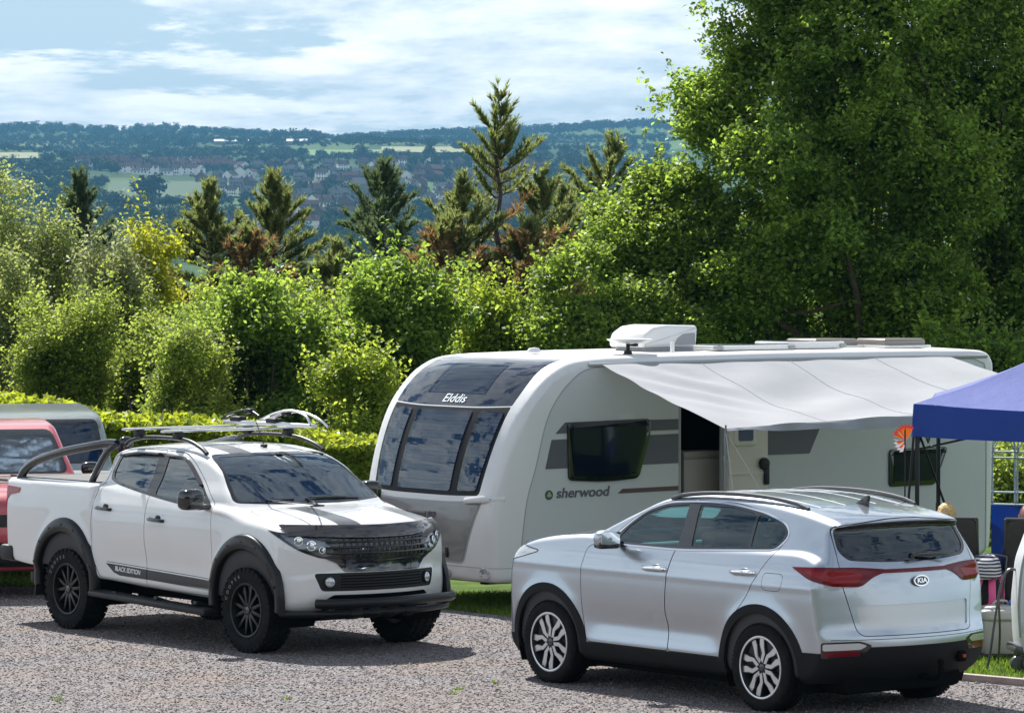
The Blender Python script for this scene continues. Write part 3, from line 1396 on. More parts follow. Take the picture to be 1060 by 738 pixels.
# ------------------------------------------------------------------ wheels (outer face towards +y)
M_TYRE = mat('tyre_rubber', (.010, .010, .0105), .85, spec=.15, var=.25, vscale=30, bump=.15, bscale=180, dirt=(.06, .055, .05), dscale=9, damt=.3)
M_BLACKALLOY = mat('black_alloy', (.005, .005, .0055), .42, spec=.35, coat=.08)
M_ALLOY = mat('cut_alloy', (.62, .63, .65), .28, metal=1.0)
M_ALLOYDARK = mat('dark_alloy', (.03, .03, .033), .4, metal=.3)
M_BRAKE = mat('brake_steel', (.16, .15, .145), .5, metal=.8)
M_UNDER = mat('underbody', (.008, .008, .008), .95, spec=.03)


def arc_poly(r0, r1, a0, a1, n=6):
    return [(r1 * math.cos(lerp(a0, a1, k / n)), r1 * math.sin(lerp(a0, a1, k / n))) for k in range(n + 1)] + \
           [(r0 * math.cos(lerp(a1, a0, k / n)), r0 * math.sin(lerp(a1, a0, k / n))) for k in range(n + 1)]


def make_tyre(R, rim, w, chunky, parent):
    bm = NB()
    h = w / 2
    if chunky:
        prof = [(rim - .012, -h * .78), (rim + .012, -h * .88), (lerp(rim, R, .35), -h * 1.0), (lerp(rim, R, .62), -h * 1.0), (lerp(rim, R, .84), -h * .93), (R - .016, -h * .80),
                (R - .011, 0), (R - .016, h * .80), (lerp(rim, R, .84), h * .93), (lerp(rim, R, .62), h * 1.0), (lerp(rim, R, .35), h * 1.0), (rim + .012, h * .88), (rim - .012, h * .78)]
    else:
        prof = [(rim - .010, -h * .86), (rim + .010, -h * .93), (lerp(rim, R, .4), -h * 1.02), (lerp(rim, R, .75), -h * .99), (R - .012, -h * .88), (R - .003, -h * .72),
                (R, -h * .5), (R - .008, -h * .47), (R - .008, -h * .41), (R, -h * .38), (R, -h * .06), (R - .008, -h * .04), (R - .008, h * .04), (R, h * .06), (R, h * .38), (R - .008, h * .41), (R - .008, h * .47), (R, h * .5),
                (R - .003, h * .72), (R - .012, h * .88), (lerp(rim, R, .75), h * .99), (lerp(rim, R, .4), h * 1.02), (rim + .010, h * .93), (rim - .010, h * .86)]
    add_lathe(bm, prof, 'Y', 72)
    if chunky:
        n = 34
        for k in range(n):
            a = 2 * math.pi * k / n
            for row, (yy, ln, wd, tw) in enumerate(((-.83, .052, .045, .0), (-.30, .050, .058, .35), (.30, .050, .058, .35), (.83, .052, .045, .0))):
                b = a + (math.pi / n if row in (1, 3) else 0)
                ex = .009 if abs(yy) > .5 else .009
                M = Matrix.Rotation(-b, 4, 'Y') @ Matrix.Translation((R - .012, yy * h, 0)) @ Matrix.Rotation(tw * (1 if yy > 0 else -1), 4, 'X')
                c = NB()
                add_box(c, (ex * 2, wd, ln), bev=.003, seg=1)
                bm_merge(bm, c, M)
            for sd in (-1, 1):
                M = Matrix.Rotation(-a - (math.pi / n if sd > 0 else 0), 4, 'Y') @ Matrix.Translation((R - .036, sd * h * .955, 0))
                c = NB()
                add_box(c, (.045, .010, .04), bev=.003, seg=1)
                bm_merge(bm, c, M)
    else:
        n = 60
        for k in range(n):
            a = 2 * math.pi * k / n
            for sd in (-1, 1):
                M = Matrix.Rotation(-a, 4, 'Y') @ Matrix.Translation((R - .008, sd * h * .72, 0)) @ Matrix.Rotation(-sd * .5, 4, 'Z')
                c = NB()
                add_box(c, (.008, .034, .021))
                bm_merge(bm, c, M)
    return obj('tyre', bm, M_TYRE, parent, 40)


def make_wheel(kind, parent, loc, flip, name='wheel'):
    R, rim, w = (.385, .238, .262) if kind == 'pickup' else (.345, .242, .225)
    bm = NB()
    # brake disc, hub and caliper behind the spokes
    add_cyl(bm, rim * .70, .024, (0, -.02, 0), (R_(90), 0, 0), 40)
    add_cyl(bm, rim * .34, .06, (0, .0, 0), (R_(90), 0, 0), 24)
    wh = obj(name, bm, M_BRAKE, parent)
    wh.location = loc
    wh.rotation_euler = (0, 0, math.pi if flip else 0)
    make_tyre(R, rim, w, kind == 'pickup', wh)
    h = w / 2
    bm = NB()
    add_lathe(bm, [(rim + .008, h * .80), (rim + .010, h * .90), (rim + .003, h * .94), (rim - .010, h * .92), (rim - .016, h * .75), (rim - .03, h * .3), (rim - .035, -h * .8), (rim - .02, -h * .85)], 'Y', 64)
    if kind == 'pickup':
        for k in range(6):
            for s in (-1, 1):
                a = 2 * math.pi * k / 6 + s * .17
                a1 = 2 * math.pi * k / 6 + s * .27
                p0 = Vector((.045 * math.cos(a), 0, .045 * math.sin(a)))
                p1 = Vector(((rim - .01) * math.cos(a1), 0, (rim - .01) * math.sin(a1)))
                d = (p1 - p0).normalized()
                n = Vector((-d.z, 0, d.x))
                poly = [p0 + n * .017, p0 - n * .017, p1 - n * .013, p1 + n * .013]
                c = NB()
                add_prism(c, [(q.x, q.z) for q in poly], h * .38, h * .74, 'Y', bev=.004)
                for v in c.verts:
                    r = math.hypot(v.co.x, v.co.z)
                    v.co.y += .022 * math.sin(min(1, r / rim) * math.pi * .9) - .012
                bm_merge(bm, c)
        add_cyl(bm, .070, .05, (0, h * .5, 0), (R_(90), 0, 0), 28, bev=.006)
        rimo = obj('rim', bm, M_BLACKALLOY, wh, 40)
        bm = NB()
        add_cyl(bm, .034, .018, (0, h * .5 + .032, 0), (R_(90), 0, 0), 24, bev=.005)
        for k in range(6):
            a = 2 * math.pi * (k + .5) / 6
            add_cyl(bm, .009, .03, (.052 * math.cos(a), h * .5 + .02, .052 * math.sin(a)), (R_(90), 0, 0), 6)
        obj('hub_cap', bm, mat('cap_black', (.02, .02, .021), .25, coat=.5), wh)
    else:
        # five pairs of blades: dark body, bright machined faces
        face = NB()
        for k in range(5):
            a = 2 * math.pi * k / 5 + math.pi / 2 + .2
            for s in (-1, 1):
                c_, s_ = math.cos(a), math.sin(a)

                def q(u, v):
                    return (u * c_ - v * s_, u * s_ + v * c_)
                pts = [q(.028, s * .003), q(.040, s * .040), q(.105, s * .047), q(.150, s * .098), q(rim - .020, s * .128), q(rim - .006, s * .070), q(.165, s * .034), q(.120, s * .006)]
                add_prism(bm, pts, h * .25, h * .76, 'Y', bev=.0)
                inn = [q(.040, s * .006), q(.048, s * .035), q(.108, s * .041), q(.154, s * .090), q(rim - .024, s * .118), q(rim - .012, s * .074), q(.160, s * .041), q(.114, s * .010)]
                add_prism(face, inn, h * .755, h * .775, 'Y')
        add_cyl(bm, .055, .05, (0, h * .45, 0), (R_(90), 0, 0), 28, bev=.006)
        obj('rim', bm, M_ALLOYDARK, wh, 40)
        add_lathe(face, [(rim - .012, h * .925), (rim - .004, h * .955), (rim + .006, h * .93)], 'Y', 64)
        obj('spoke_face', face, M_ALLOY, wh, 40)
        bm = NB()
        add_cyl(bm, .030, .014, (0, h * .45 + .030, 0), (R_(90), 0, 0), 24, bev=.004)
        obj('hub_cap', bm, mat('cap_black', (.02, .02, .021), .25, coat=.5), wh)
    return wh


def wheel_set(kind, root, wx, yc, r):
    w0 = make_wheel(kind, root, (wx, yc, r), False)
    for x, y in ((-wx, yc), (wx, -yc), (-wx, -yc)):
        w = dup(w0, root)
        w.location = (x, y, r)
        w.rotation_euler = (0, random.uniform(-.6, .6), 0 if y > 0 else math.pi)
    return w0


def arch_liner(root, wx, wz_, r, y0, y1, name='wheel_arch_liner'):
    for x in (wx, -wx):
        for s in (1, -1):
            bm = NB()
            n = 24
            A, B = [], []
            for k in range(n + 1):
                a = lerp(R_(-25), R_(205), k / n)
                p = (x + r * math.cos(a), wz_ + r * math.sin(a))
                A.append(bm.verts.new((p[0], s * y0, p[1])))
                B.append(bm.verts.new((p[0], s * y1, p[1])))
            for k in range(n):
                bm.faces.new((A[k], A[k + 1], B[k + 1], B[k]))
            bm.faces.new(A)
            o = obj(name, bm, M_UNDER, root, 60)


def circle(cx, cz, r, n=40, a0=0, a1=360):
    return [(cx + r * math.cos(R_(lerp(a0, a1, k / n))), cz + r * math.sin(R_(lerp(a0, a1, k / n)))) for k in range(n if a1 - a0 == 360 else n + 1)]


def arch_poly(cx, cz, r, zlow, n=36):
    """wheel opening: a circle running straight down below its centre line"""
    a = circle(cx, cz, r, n, -8, 188)
    return a + [(a[-1][0] - .012, zlow), (a[0][0] + .012, zlow)]


M_CABIN = mat('cabin_plastic', (.045, .046, .05), .7)
M_SEAT = mat('seat_cloth', (.018, .018, .02), .85, var=.2, vscale=60)


def seat_bm(w=.50):
    bm = NB()
    add_box(bm, (.52, w, .16), (0, 0, .08), (0, R_(-6), 0), .05, 3)
    add_box(bm, (.14, w * .96, .62), (-.30, 0, .42), (0, R_(-16), 0), .05, 3)
    return bm


def cabin(root, seats, floor, dash, wheel):
    bm = NB()
    add_box(bm, *floor)
    obj('cabin_floor', bm, M_CABIN, root)
    bm = NB()
    add_box(bm, dash[0], dash[1], (0, R_(8), 0), .06, 3)
    d = obj('dashboard', bm, mat('dash_grey', (.11, .11, .115), .6), root)
    for (x, y, z, w) in seats:
        s = obj('seat', seat_bm(w), M_SEAT, root)
        s.location = (x, y, z)
        for hy in ((0,) if w < .8 else (-w * .3, w * .3)):
            bm = NB()
            add_box(bm, (.09, .25, .19), (-.44, hy, .83), (0, R_(-10), 0), .04, 3)
            for e in (-.05, .05):
                add_cyl(bm, .006, .14, (-.415, hy + e, .70), (0, R_(-12), 0), 8)
            obj('headrest', bm, M_SEAT, s)
    bm = NB()
    ring = [(0, .185 * math.cos(t), .185 * math.sin(t)) for t in np.linspace(0, 2 * math.pi, 32, endpoint=False)]
    add_tube(bm, ring, .016, 8, closed=True)
    add_box(bm, (.03, .30, .05), bev=.01)
    add_box(bm, (.03, .06, .18), (0, 0, -.09), bev=.01)
    s = obj('steering_wheel', bm, M_CABIN, root)
    s.location = wheel
    s.rotation_euler = (0, R_(-25), 0)
# ------------------------------------------------------------------ the silver SUV
KP = (1.8345, 32.9626, 2.22515)
M_SILVER = mat('silver_paint', (.42, .465, .515), .28, metal=.82, coat=1.0, coat_rough=.02)
M_CLAD = mat('grey_cladding', (.010, .010, .011), .7, spec=.2, bump=.1, bscale=300)
M_GLOSSBLK = mat('gloss_black', (.008, .008, .009), .12, coat=.6)
M_CHROME = mat('chrome', (.82, .83, .84), .10, metal=1.0)
M_RED = mat('red_lens', (.13, .002, .008), .18, spec=.3, coat=.12)
M_REDIN = mat('red_lens_inner', (.24, .005, .010), .2, spec=.3, coat=.1)
M_CLEAR = mat('clear_lens', (.50, .52, .55), .10, metal=.5, coat=1.0)
G_TEAL = glass_mat('green_tint_glass', (.52, .86, .86), (.80, .95, 1.0), base=.03)
G_DARK = glass_mat('privacy_glass', (.06, .09, .10), (.85, .95, 1.0), base=.03)


def build_suv():
    root = empty('silver_suv', (KP[0], KP[1], 0), KP[2], 'silver grey SUV with red tail lights parked with its back to the viewer', 'car')
    f, lo, hi = suv_shape()
    sh = Shell(f, lo, hi, .022)
    # openings of the wheels and the dark cladding round them
    for x in (1.335, -1.335):
        sh.both('cladding', arch_poly(x, .345, .497, .12))
        sh.both('_arch', arch_poly(x, .345, .425, .12), over=('cladding|L', 'cladding|R', 'body'))
    sh.both('cladding', [(.95, .385), (-.95, .385), (-.95, .1), (.95, .1)])
    sh.both('cladding', [(-1.74, .492), (-2.6, .492), (-2.6, .1), (-1.74, .1)])
    sh.both('cladding', [(1.74, .36), (2.6, .36), (2.6, .1), (1.74, .1)])
    sh.region('cladding|L', [(-1.2, .492), (-.86, .50), (-.55, .545), (.55, .545), (.86, .50), (1.2, .492), (1.2, .1), (-1.2, .1)], 'rear', extra=lambda c: c[:, 0] < -1.7)
    sh.region('cladding|L', [(-1.2, .36), (-.55, .42), (.55, .42), (1.2, .36), (1.2, .1), (-1.2, .1)], 'front', extra=lambda c: c[:, 0] > 1.7)
    fd = round_poly([(.70, 1.20), (.855, 1.17), (.885, .92), (.875, .62), (.835, .392), (-.195, .392), (-.175, .70), (-.235, 1.2), (-.235, 1.585), (.10, 1.565), (.34, 1.485), (.55, 1.33)], [.03, .05, .1, .1, .05, .03, .1, .1, .02, .1, .1, .1])
    rd = round_poly([(-.205, .392), (-.185, .70), (-.245, 1.2), (-.245, 1.585), (-.75, 1.585), (-1.15, 1.527), (-1.41, 1.45), (-1.44, 1.33), (-1.36, 1.17), (-1.17, .86), (-1.0, .70), (-.87, .58), (-.84, .392)], [.03, .1, .1, .02, .1, .1, .05, .05, .1, .2, .1, .1, .03])
    sh.both('front_door', fd, gap=.006)
    sh.both('rear_door', rd, gap=.006)
    dlo = round_poly([(.66, 1.205), (.50, 1.352), (.315, 1.478), (.10, 1.547), (-.25, 1.574), (-.72, 1.572), (-1.13, 1.522), (-1.39, 1.455), (-1.475, 1.375), (-1.375, 1.262), (-.9, 1.237), (-.3, 1.205)], [.02, .1, .1, .1, .2, .2, .1, .08, .06, .06, .2, .2])
    ov = ('body', 'front_door|L', 'front_door|R', 'rear_door|L', 'rear_door|R', '_gap', 'chrome|L', 'chrome|R')
    sh.both('chrome', offset_poly(dlo, .014), over=ov)
    sh.both('dlo', dlo, over=ov)
    w1 = round_poly([(.585, 1.222), (.47, 1.345), (.30, 1.462), (.09, 1.527), (-.185, 1.552), (-.225, 1.225)], .02)
    w2 = round_poly([(-.315, 1.553), (-.72, 1.552), (-1.02, 1.515), (-1.055, 1.262), (-.39, 1.232)], .02)
    w3 = round_poly([(-1.05, 1.51), (-1.14, 1.503), (-1.37, 1.440), (-1.44, 1.372), (-1.36, 1.282), (-1.085, 1.264)], .03)
    for nm, w in (('front_window', w1), ('rear_window', w2), ('quarter_window', w3)):
        sh.both(nm, w, over=('dlo|L', 'dlo|R'))
    sh.region('windscreen_trim', round_poly([(.73, 1.22), (.58, 1.60), (-.58, 1.60), (-.73, 1.22)], .08), 'front')
    sh.region('windscreen', round_poly([(.69, 1.25), (.55, 1.575), (-.55, 1.575), (-.69, 1.25)], .08), 'front', over=('windscreen_trim',))
    # tailgate, its window, lamps
    tg = round_poly([(.585, .632), (.655, .93), (.70, 1.12), (.69, 1.25), (.655, 1.462), (0, 1.52), (-.655, 1.462), (-.69, 1.25), (-.70, 1.12), (-.655, .93), (-.585, .632)], [.06, .1, .1, .1, .04, .3, .04, .1, .1, .1, .06])
    sh.region('tailgate', tg, 'rear', gap=.006)
    rg = round_poly([(.645, 1.452), (.48, 1.478), (0, 1.492), (-.48, 1.478), (-.645, 1.452), (-.675, 1.28), (-.61, 1.205), (-.3, 1.182), (.3, 1.182), (.61, 1.205), (.675, 1.28)], [.03, .1, .3, .1, .03, .05, .08, .2, .2, .08, .05])
    sh.region('rear_glass_trim', rg, 'rear', over=('body', 'tailgate', '_gap'))
    rg2 = round_poly([(.60, 1.425), (0, 1.462), (-.60, 1.425), (-.64, 1.28), (-.58, 1.222), (-.3, 1.20), (.3, 1.20), (.58, 1.222), (.64, 1.28)], [.04, .3, .04, .05, .08, .2, .2, .08, .05])
    sh.region('tailgate_window', rg2, 'rear', over=('rear_glass_trim',))
    k = .70711
    lamp = round_poly([(-.565, 1.147), (-.80, 1.158), (-1.07, 1.152), (-1.27, 1.132), (-1.27, 1.105), (-1.19, 1.075), (-1.10, 1.003), (-.88, 1.012), (-.70, 1.06)], [.01, .1, .1, .01, .01, .05, .04, .05, .05])
    lampi = round_poly([(-.66, 1.125), (-.85, 1.128), (-1.05, 1.122), (-1.12, 1.09), (-1.06, 1.03), (-.90, 1.035), (-.76, 1.075)], .03)
    refl = round_poly([(-.80, .585), (-1.10, .592), (-1.19, .560), (-1.12, .470), (-.80, .462)], .02)
    relh = round_poly([(-.815, .573), (-1.09, .580), (-1.15, .558), (-1.10, .530), (-.815, .522)], .015)
    relr = round_poly([(-.815, .512), (-1.09, .519), (-1.10, .482), (-.815, .474)], .01)
    head = round_poly([(.42, 1.095), (.62, 1.125), (.90, 1.11), (1.15, 1.06), (1.17, 1.0), (.95, .965), (.72, .99), (.54, 1.05)], .03)
    fogf = round_poly([(1.02, .62), (1.22, .62), (1.20, .5), (1.02, .5)], .03)
    anyb = ('body', 'tailgate', '_gap', 'cladding|L', 'cladding|R', 'rear_glass_trim')
    for s, sd in ((1, 'L'), (-1, 'R')):
        vb = (k, s * k, -k, s * k)
        sh.region('tail_light|' + sd, lamp, vb, over=anyb)
        sh.region('tail_inner|' + sd, lampi, vb, over=('tail_light|' + sd,))
        sh.region('fogblack|' + sd, refl, vb, over=anyb)
        sh.region('fog_clear|' + sd, relh, vb, over=('fogblack|' + sd,))
        sh.region('fog_red|' + sd, relr, vb, over=('fogblack|' + sd,))
        vf = (k, -s * k, k, s * k)
        sh.region('headlight|' + sd, head, vf, over=('body',), frame='lamp_edge|' + sd, fw=.010)
        sh.region('front_fog|' + sd, fogf, vf, over=('body',))
    sh.region('light_strip', [(-.47, 1.102), (.40, 1.102), (.40, 1.130), (-.47, 1.130)], 'rear', over=('tailgate', 'body'))
    pl = round_poly([(.585, .862), (.555, .672), (-.555, .672), (-.585, .862)], .03)
    sh.region('plate_recess', pl, 'rear', over=('tailgate',))
    sh.region('bumper_seam', [(-.80, .600), (.80, .600), (.80, .606), (-.80, .606)], 'rear', over=('body',))
    sh.region('fuel_flap', round_poly([(-1.36, 1.085), (-1.595, 1.085), (-1.585, .955), (-1.375, .955)], .05), 'side', 1, over=('body',), gap=.004)
    gr = round_poly([(.50, .98), (.38, .80), (-.38, .80), (-.50, .98)], .05)
    sh.region('grille', gr, 'front', over=('body',), frame='grille_chrome', fw=.018)
    sh.region('lower_grille', round_poly([(.52, .58), (.45, .44), (-.45, .44), (-.52, .58)], .04), 'front', over=('body', 'cladding|L'))
    # bonnet seam
    bon = round_poly([(1.02, .70), (1.6, .76), (2.02, .60), (2.12, 0), (2.02, -.60), (1.6, -.76), (1.02, -.70)], [.03, .2, .1, .3, .1, .2, .03])
    sh.region('bonnet', bon, 'top', over=('body',), gap=.005)
    sh.remove(lambda c, n: (n[:, 2] < -.55) & (c[:, 2] < .45) & False)
    for i, (c) in enumerate(sh.facedata()[0]):
        if c[2] < .30 and sh.C[i] == 'body':
            sh.C[i] = 'cladding|L'
    b = sh.part('body', 'body', M_SILVER, root)
    sh.part(['cladding|L', 'cladding|R'], 'cladding', M_CLAD, root, off=.006, thick=.02)
    glassk = []
    for sd in 'LR':
        d1 = sh.part('front_door|' + sd, 'door', M_SILVER, root, thick=.02)
        d2 = sh.part('rear_door|' + sd, 'door', M_SILVER, root, thick=.02)
        sh.part('dlo|' + sd, 'window_frame', M_GLOSSBLK, root, off=.001)
        sh.part('chrome|' + sd, 'window_trim', M_CHROME, root, off=.002)
        sh.part('front_window|' + sd, 'side_window', G_TEAL, root, off=-.004)
        sh.part('rear_window|' + sd, 'side_window', G_TEAL, root, off=-.004)
        sh.part('quarter_window|' + sd, 'quarter_window', G_TEAL, root, off=-.004)
        glassk += [q + '|' + sd for q in ('front_window', 'rear_window', 'quarter_window')]
        s = 1 if sd == 'L' else -1
        for d, x0, z0, nm in ((d1, -.06, 1.04, 0), (d2, -1.13, 1.075, 1)):
            bm = NB()
            yb = float(raydown(f, x0, z0))
            pts = [(x0 + .125, s * (yb - .012), z0 - .012), (x0 + .105, s * (yb + .028), z0 + .0), (x0, s * (yb + .038), z0 + .006), (x0 - .105, s * (yb + .028), z0 + .006), (x0 - .125, s * (yb - .012), z0)]
            add_tube(bm, spline(pts, 4), .021, 10, flat=.9)
            h_ = obj('handle', bm, M_CHROME, d)
            bm = NB()
            add_sphere(bm, .048, (x0 - .01, s * (yb - .006), z0 - .004), (1.5, .22, .85), u=20, v=10)
            obj('handle_cup', bm, mat('cup_shade', (.20, .21, .22), .4, metal=.6), h_)
        tl = sh.part('tail_light|' + sd, 'tail_light', M_RED, root, off=.006, thick=.03)
        sh.part('tail_inner|' + sd, 'lens', M_REDIN, tl, off=.008)
        fl = sh.part('fogblack|' + sd, 'rear_fog_light', M_GLOSSBLK, root, off=.002)
        sh.part('fog_clear|' + sd, 'lens', M_CLEAR, fl, off=.006)
        sh.part('fog_red|' + sd, 'reflector', M_RED, fl, off=.005)
        sh.part('headlight|' + sd, 'headlight', M_CLEAR, root, off=.002)
        sh.part('front_fog|' + sd, 'fog_light', M_GLOSSBLK, root, off=.002)
        # door mirrors
        bm = NB()
        add_super(bm, (.155, .215, .135), (.415, s * 1.03, 1.262), (0, 0, s * R_(-14)), 2.5)
        mi = obj('mirror', bm, M_SILVER, root, 80)
        bm = NB()
        add_box(bm, (.125, .19, .06), (.417, s * 1.025, 1.208), (0, 0, s * R_(-14)), .022, 3)
        add_box(bm, (.07, .13, .035), (.45, s * .905, 1.212), (0, s * .1, 0), .012, 2)
        obj('mirror_base', bm, M_GLOSSBLK, mi)
        bm = NB()
        add_box(bm, (.006, .165, .10), (.342, s * 1.043, 1.268), (0, 0, s * R_(-14)), .002, 1)
        obj('mirror_glass', bm, mat('mirror_glass', (.7, .75, .8), .03, metal=1.0), mi)
    for sd in 'LR':
        sh.part('lamp_edge|' + sd, 'headlight_trim', M_GLOSSBLK, root)
    sh.part('windscreen', 'windscreen', G_TEAL, root, off=-.003)
    sh.part('windscreen_trim', 'windscreen_trim', M_GLOSSBLK, root)
    tgo = sh.part('tailgate', 'tailgate', M_SILVER, root, thick=.02)
    sh.part('rear_glass_trim', 'rear_window_trim', M_GLOSSBLK, tgo, off=.001)
    rw = sh.part('tailgate_window', 'rear_window', G_DARK, tgo, off=-.003)
    sh.part('plate_recess', 'number_plate_recess', M_SILVER, tgo, off=-.014)
    sh.part('plate_recess', 'number_plate_panel', mat('bare_plate', (.50, .515, .53), .36, metal=.7, coat=.5), tgo, off=-.008)
    sh.part('light_strip', 'light_strip', M_RED, tgo, off=.007, thick=.012)
    sh.part('bumper_seam', 'bumper_seam', M_GLOSSBLK, root, off=-.004)
    sh.part('fuel_flap', 'fuel_flap', M_SILVER, root)
    sh.part('bonnet', 'bonnet', M_SILVER, root, thick=.02)
    sh.part('grille', 'grille', M_GLOSSBLK, root, off=-.004)
    sh.part('grille_chrome', 'grille_surround', M_CHROME, root, off=.003)
    sh.part('lower_grille', 'lower_grille', M_CLAD, root, off=-.004)
    keys = [q for q in set(sh.C) if q not in glassk + ['windscreen', 'tailgate_window', '_arch']]
    sh.part(keys, 'interior_lining', M_CABIN, root, off=-.035)
    # rear wiper, badge, spoiler light, tow eye cover and ball
    bm = NB()
    add_tube(bm, spline([(-2.125, .03, 1.225), (-2.118, -.08, 1.235), (-2.085, -.30, 1.232)], 5), .010, 8)
    add_box(bm, (.025, .34, .016), (-2.10, -.22, 1.223), (0, 0, R_(-7)), .005)
    add_cyl(bm, .022, .03, (-2.115, .03, 1.222), (0, R_(80), 0), 16)
    obj('wiper', bm, M_GLOSSBLK, tgo)
    bm = NB()
    add_cyl(bm, 1, .012, (0, 0, 0), (0, 0, 0), 40, bev=.003)
    bm.transform(Matrix.Diagonal((.078, .044, 1, 1)))
    MB_ = frame_M((-2.192, 0, 1.035), (0, -1, 0), (.08, 0, 1))
    bm.transform(MB_)
    bd = obj('badge', bm, M_CHROME, tgo)
    bm = NB()
    add_cyl(bm, 1, .012, (0, 0, .003), (0, 0, 0), 40)
    bm.transform(Matrix.Diagonal((.066, .034, 1, 1)))
    bm.transform(MB_)
    obj('badge_ground', bm, M_GLOSSBLK, bd)
    bm = text_bm('KIA', .052, .0015, .0012, sx=1.25)
    bm.transform(MB_ @ Matrix.Translation((0, 0, .0115)))
    obj('badge_lettering', bm, M_CHROME, bd, None)
    bm = NB()
    add_box(bm, (.02, .26, .012), (-1.975, 0, 1.478), (0, R_(20), 0), .004)
    obj('brake_light', bm, M_RED, tgo)
    bm = NB()
    add_box(bm, (.05, .075, .085), (-2.20, -.42, .425), bev=.012)
    tb = obj('tow_socket', bm, M_UNDER, root)
    bm = NB()
    add_cyl(bm, .015, .03, (-2.228, -.42, .43), (0, R_(90), 0), 14)
    obj('socket_cap', bm, mat('dull_red', (.35, .03, .02), .5), tb)
    bm = NB()
    add_tube(bm, spline([(-1.9, -.12, .30), (-2.2, -.12, .27), (-2.28, -.12, .30), (-2.29, -.12, .38)], 5), .022, 10)
    add_sphere(bm, .027, (-2.29, -.12, .405))
    obj('tow_bar', bm, M_UNDER, root)
    # exhaust box and axle under the tail
    bm = NB()
    add_box(bm, (.9, 1.25, .16), (-1.55, 0, .245), bev=.05)
    add_box(bm, (2.4, 1.45, .10), (0, 0, .22), bev=.03)
    add_cyl(bm, .05, 1.4, (-1.335, 0, .30), (R_(90), 0, 0), 16)
    add_cyl(bm, .05, 1.4, (1.335, 0, .30), (R_(90), 0, 0), 16)
    obj('underbody', bm, M_UNDER, root)
    # roof rails and aerial fin
    for s in (1, -1):
        bm = NB()
        P = []
        for x in np.linspace(.10, -1.52, 14):
            y = s * lerp(.595, .565, (0.1 - x) / 1.62)
            P.append((x, y, raytop(f, x, abs(y)) + .032 * math.sin(math.pi * min(1, max(0, (.10 - x) / 1.62))) ** .35 + .004))
        add_tube(bm, P, .017, 10, flat=1.0)
        obj('roof_rail', bm, mat('rail_grey', (.10, .10, .105), .35, metal=.8), root)
    bm = NB()
    z = raytop(f, -1.50, 0)
    add_prism(bm, [(-1.42, z - .01), (-1.575, z + .072), (-1.60, z + .07), (-1.585, z - .02)], -.014, .014, 'Y', bev=.006)
    obj('aerial', bm, M_GLOSSBLK, root)
    # pressed ribs along the roof
    for y in (-.42, -.16, .16, .42):
        bm = NB()
        add_tube(bm, [(x, y, raytop(f, x, abs(y)) - .0215) for x in np.linspace(-.05, -1.50, 14)], .024, 10)
        obj('roof_rib', bm, M_SILVER, root)
    arch_liner(root, 1.335, .345, .430, .50, .885)
    wheel_set('suv', root, 1.335, .800, .345)
    cabin(root, [(.05, .36, .62, .50), (.05, -.36, .62, .50), (-.85, 0, .64, 1.25)], ((2.6, 1.35, .04), (-.35, 0, .42)), ((.35, 1.30, .22), (.78, 0, 1.06)), (.50, -.36, 1.06))
    return root


def raydown(f, x, z):
    """half width of a shape at (x, z)"""
    lo_, hi_ = 0.3, 1.2
    ys = np.linspace(lo_, hi_, 1801)
    v = f(np.full_like(ys, x), ys, np.full_like(ys, z))
    i = np.where(v < 0)[0]
    return ys[i[-1]] if len(i) else 0.9


def raytop(f, x, y):
    zs = np.linspace(.3, 2.0, 3401)
    v = f(np.full_like(zs, x), np.full_like(zs, y), zs)
    i = np.where(v < 0)[0]
    return float(zs[i[-1]]) if len(i) else 1.0


build_suv()
# ------------------------------------------------------------------ the white double-cab pickup
PP = (-2.6153 + .784 * .05, 37.7478 + .62 * .05, -0.90164)
M_WHITE = mat('white_paint', (.68, .685, .68), .30, coat=1.0, coat_rough=.03, dirt=(.50, .48, .44), dscale=1.6, damt=.16)
M_FLARE = mat('flare_black', (.006, .006, .0065), .36, spec=.3, coat=.12)
M_BLKPLAST = mat('black_plastic', (.010, .010, .0105), .5, spec=.35, bump=.08, bscale=260)
M_DECAL = mat('decal_black', (.016, .016, .018), .35)
M_SMOKE = mat('smoked_acrylic', (.045, .038, .036), .10, coat=.8)
M_ALU = mat('brushed_aluminium', (.60, .61, .62), .34, metal=1.0)
G_SHADE = glass_mat('pickup_side_glass', (.16, .21, .21), (.9, .97, 1.0), base=.11)
G_WS = glass_mat('pickup_windscreen', (.40, .62, .66), (.85, .95, 1.0), base=.13)


def rayfront(f, y, z):
    xs = np.linspace(1.2, 2.6, 2801)
    v = f(xs, np.full_like(xs, abs(y)), np.full_like(xs, z))
    i = np.where(v < 0)[0]
    return float(xs[i[-1]]) if len(i) else 2.2


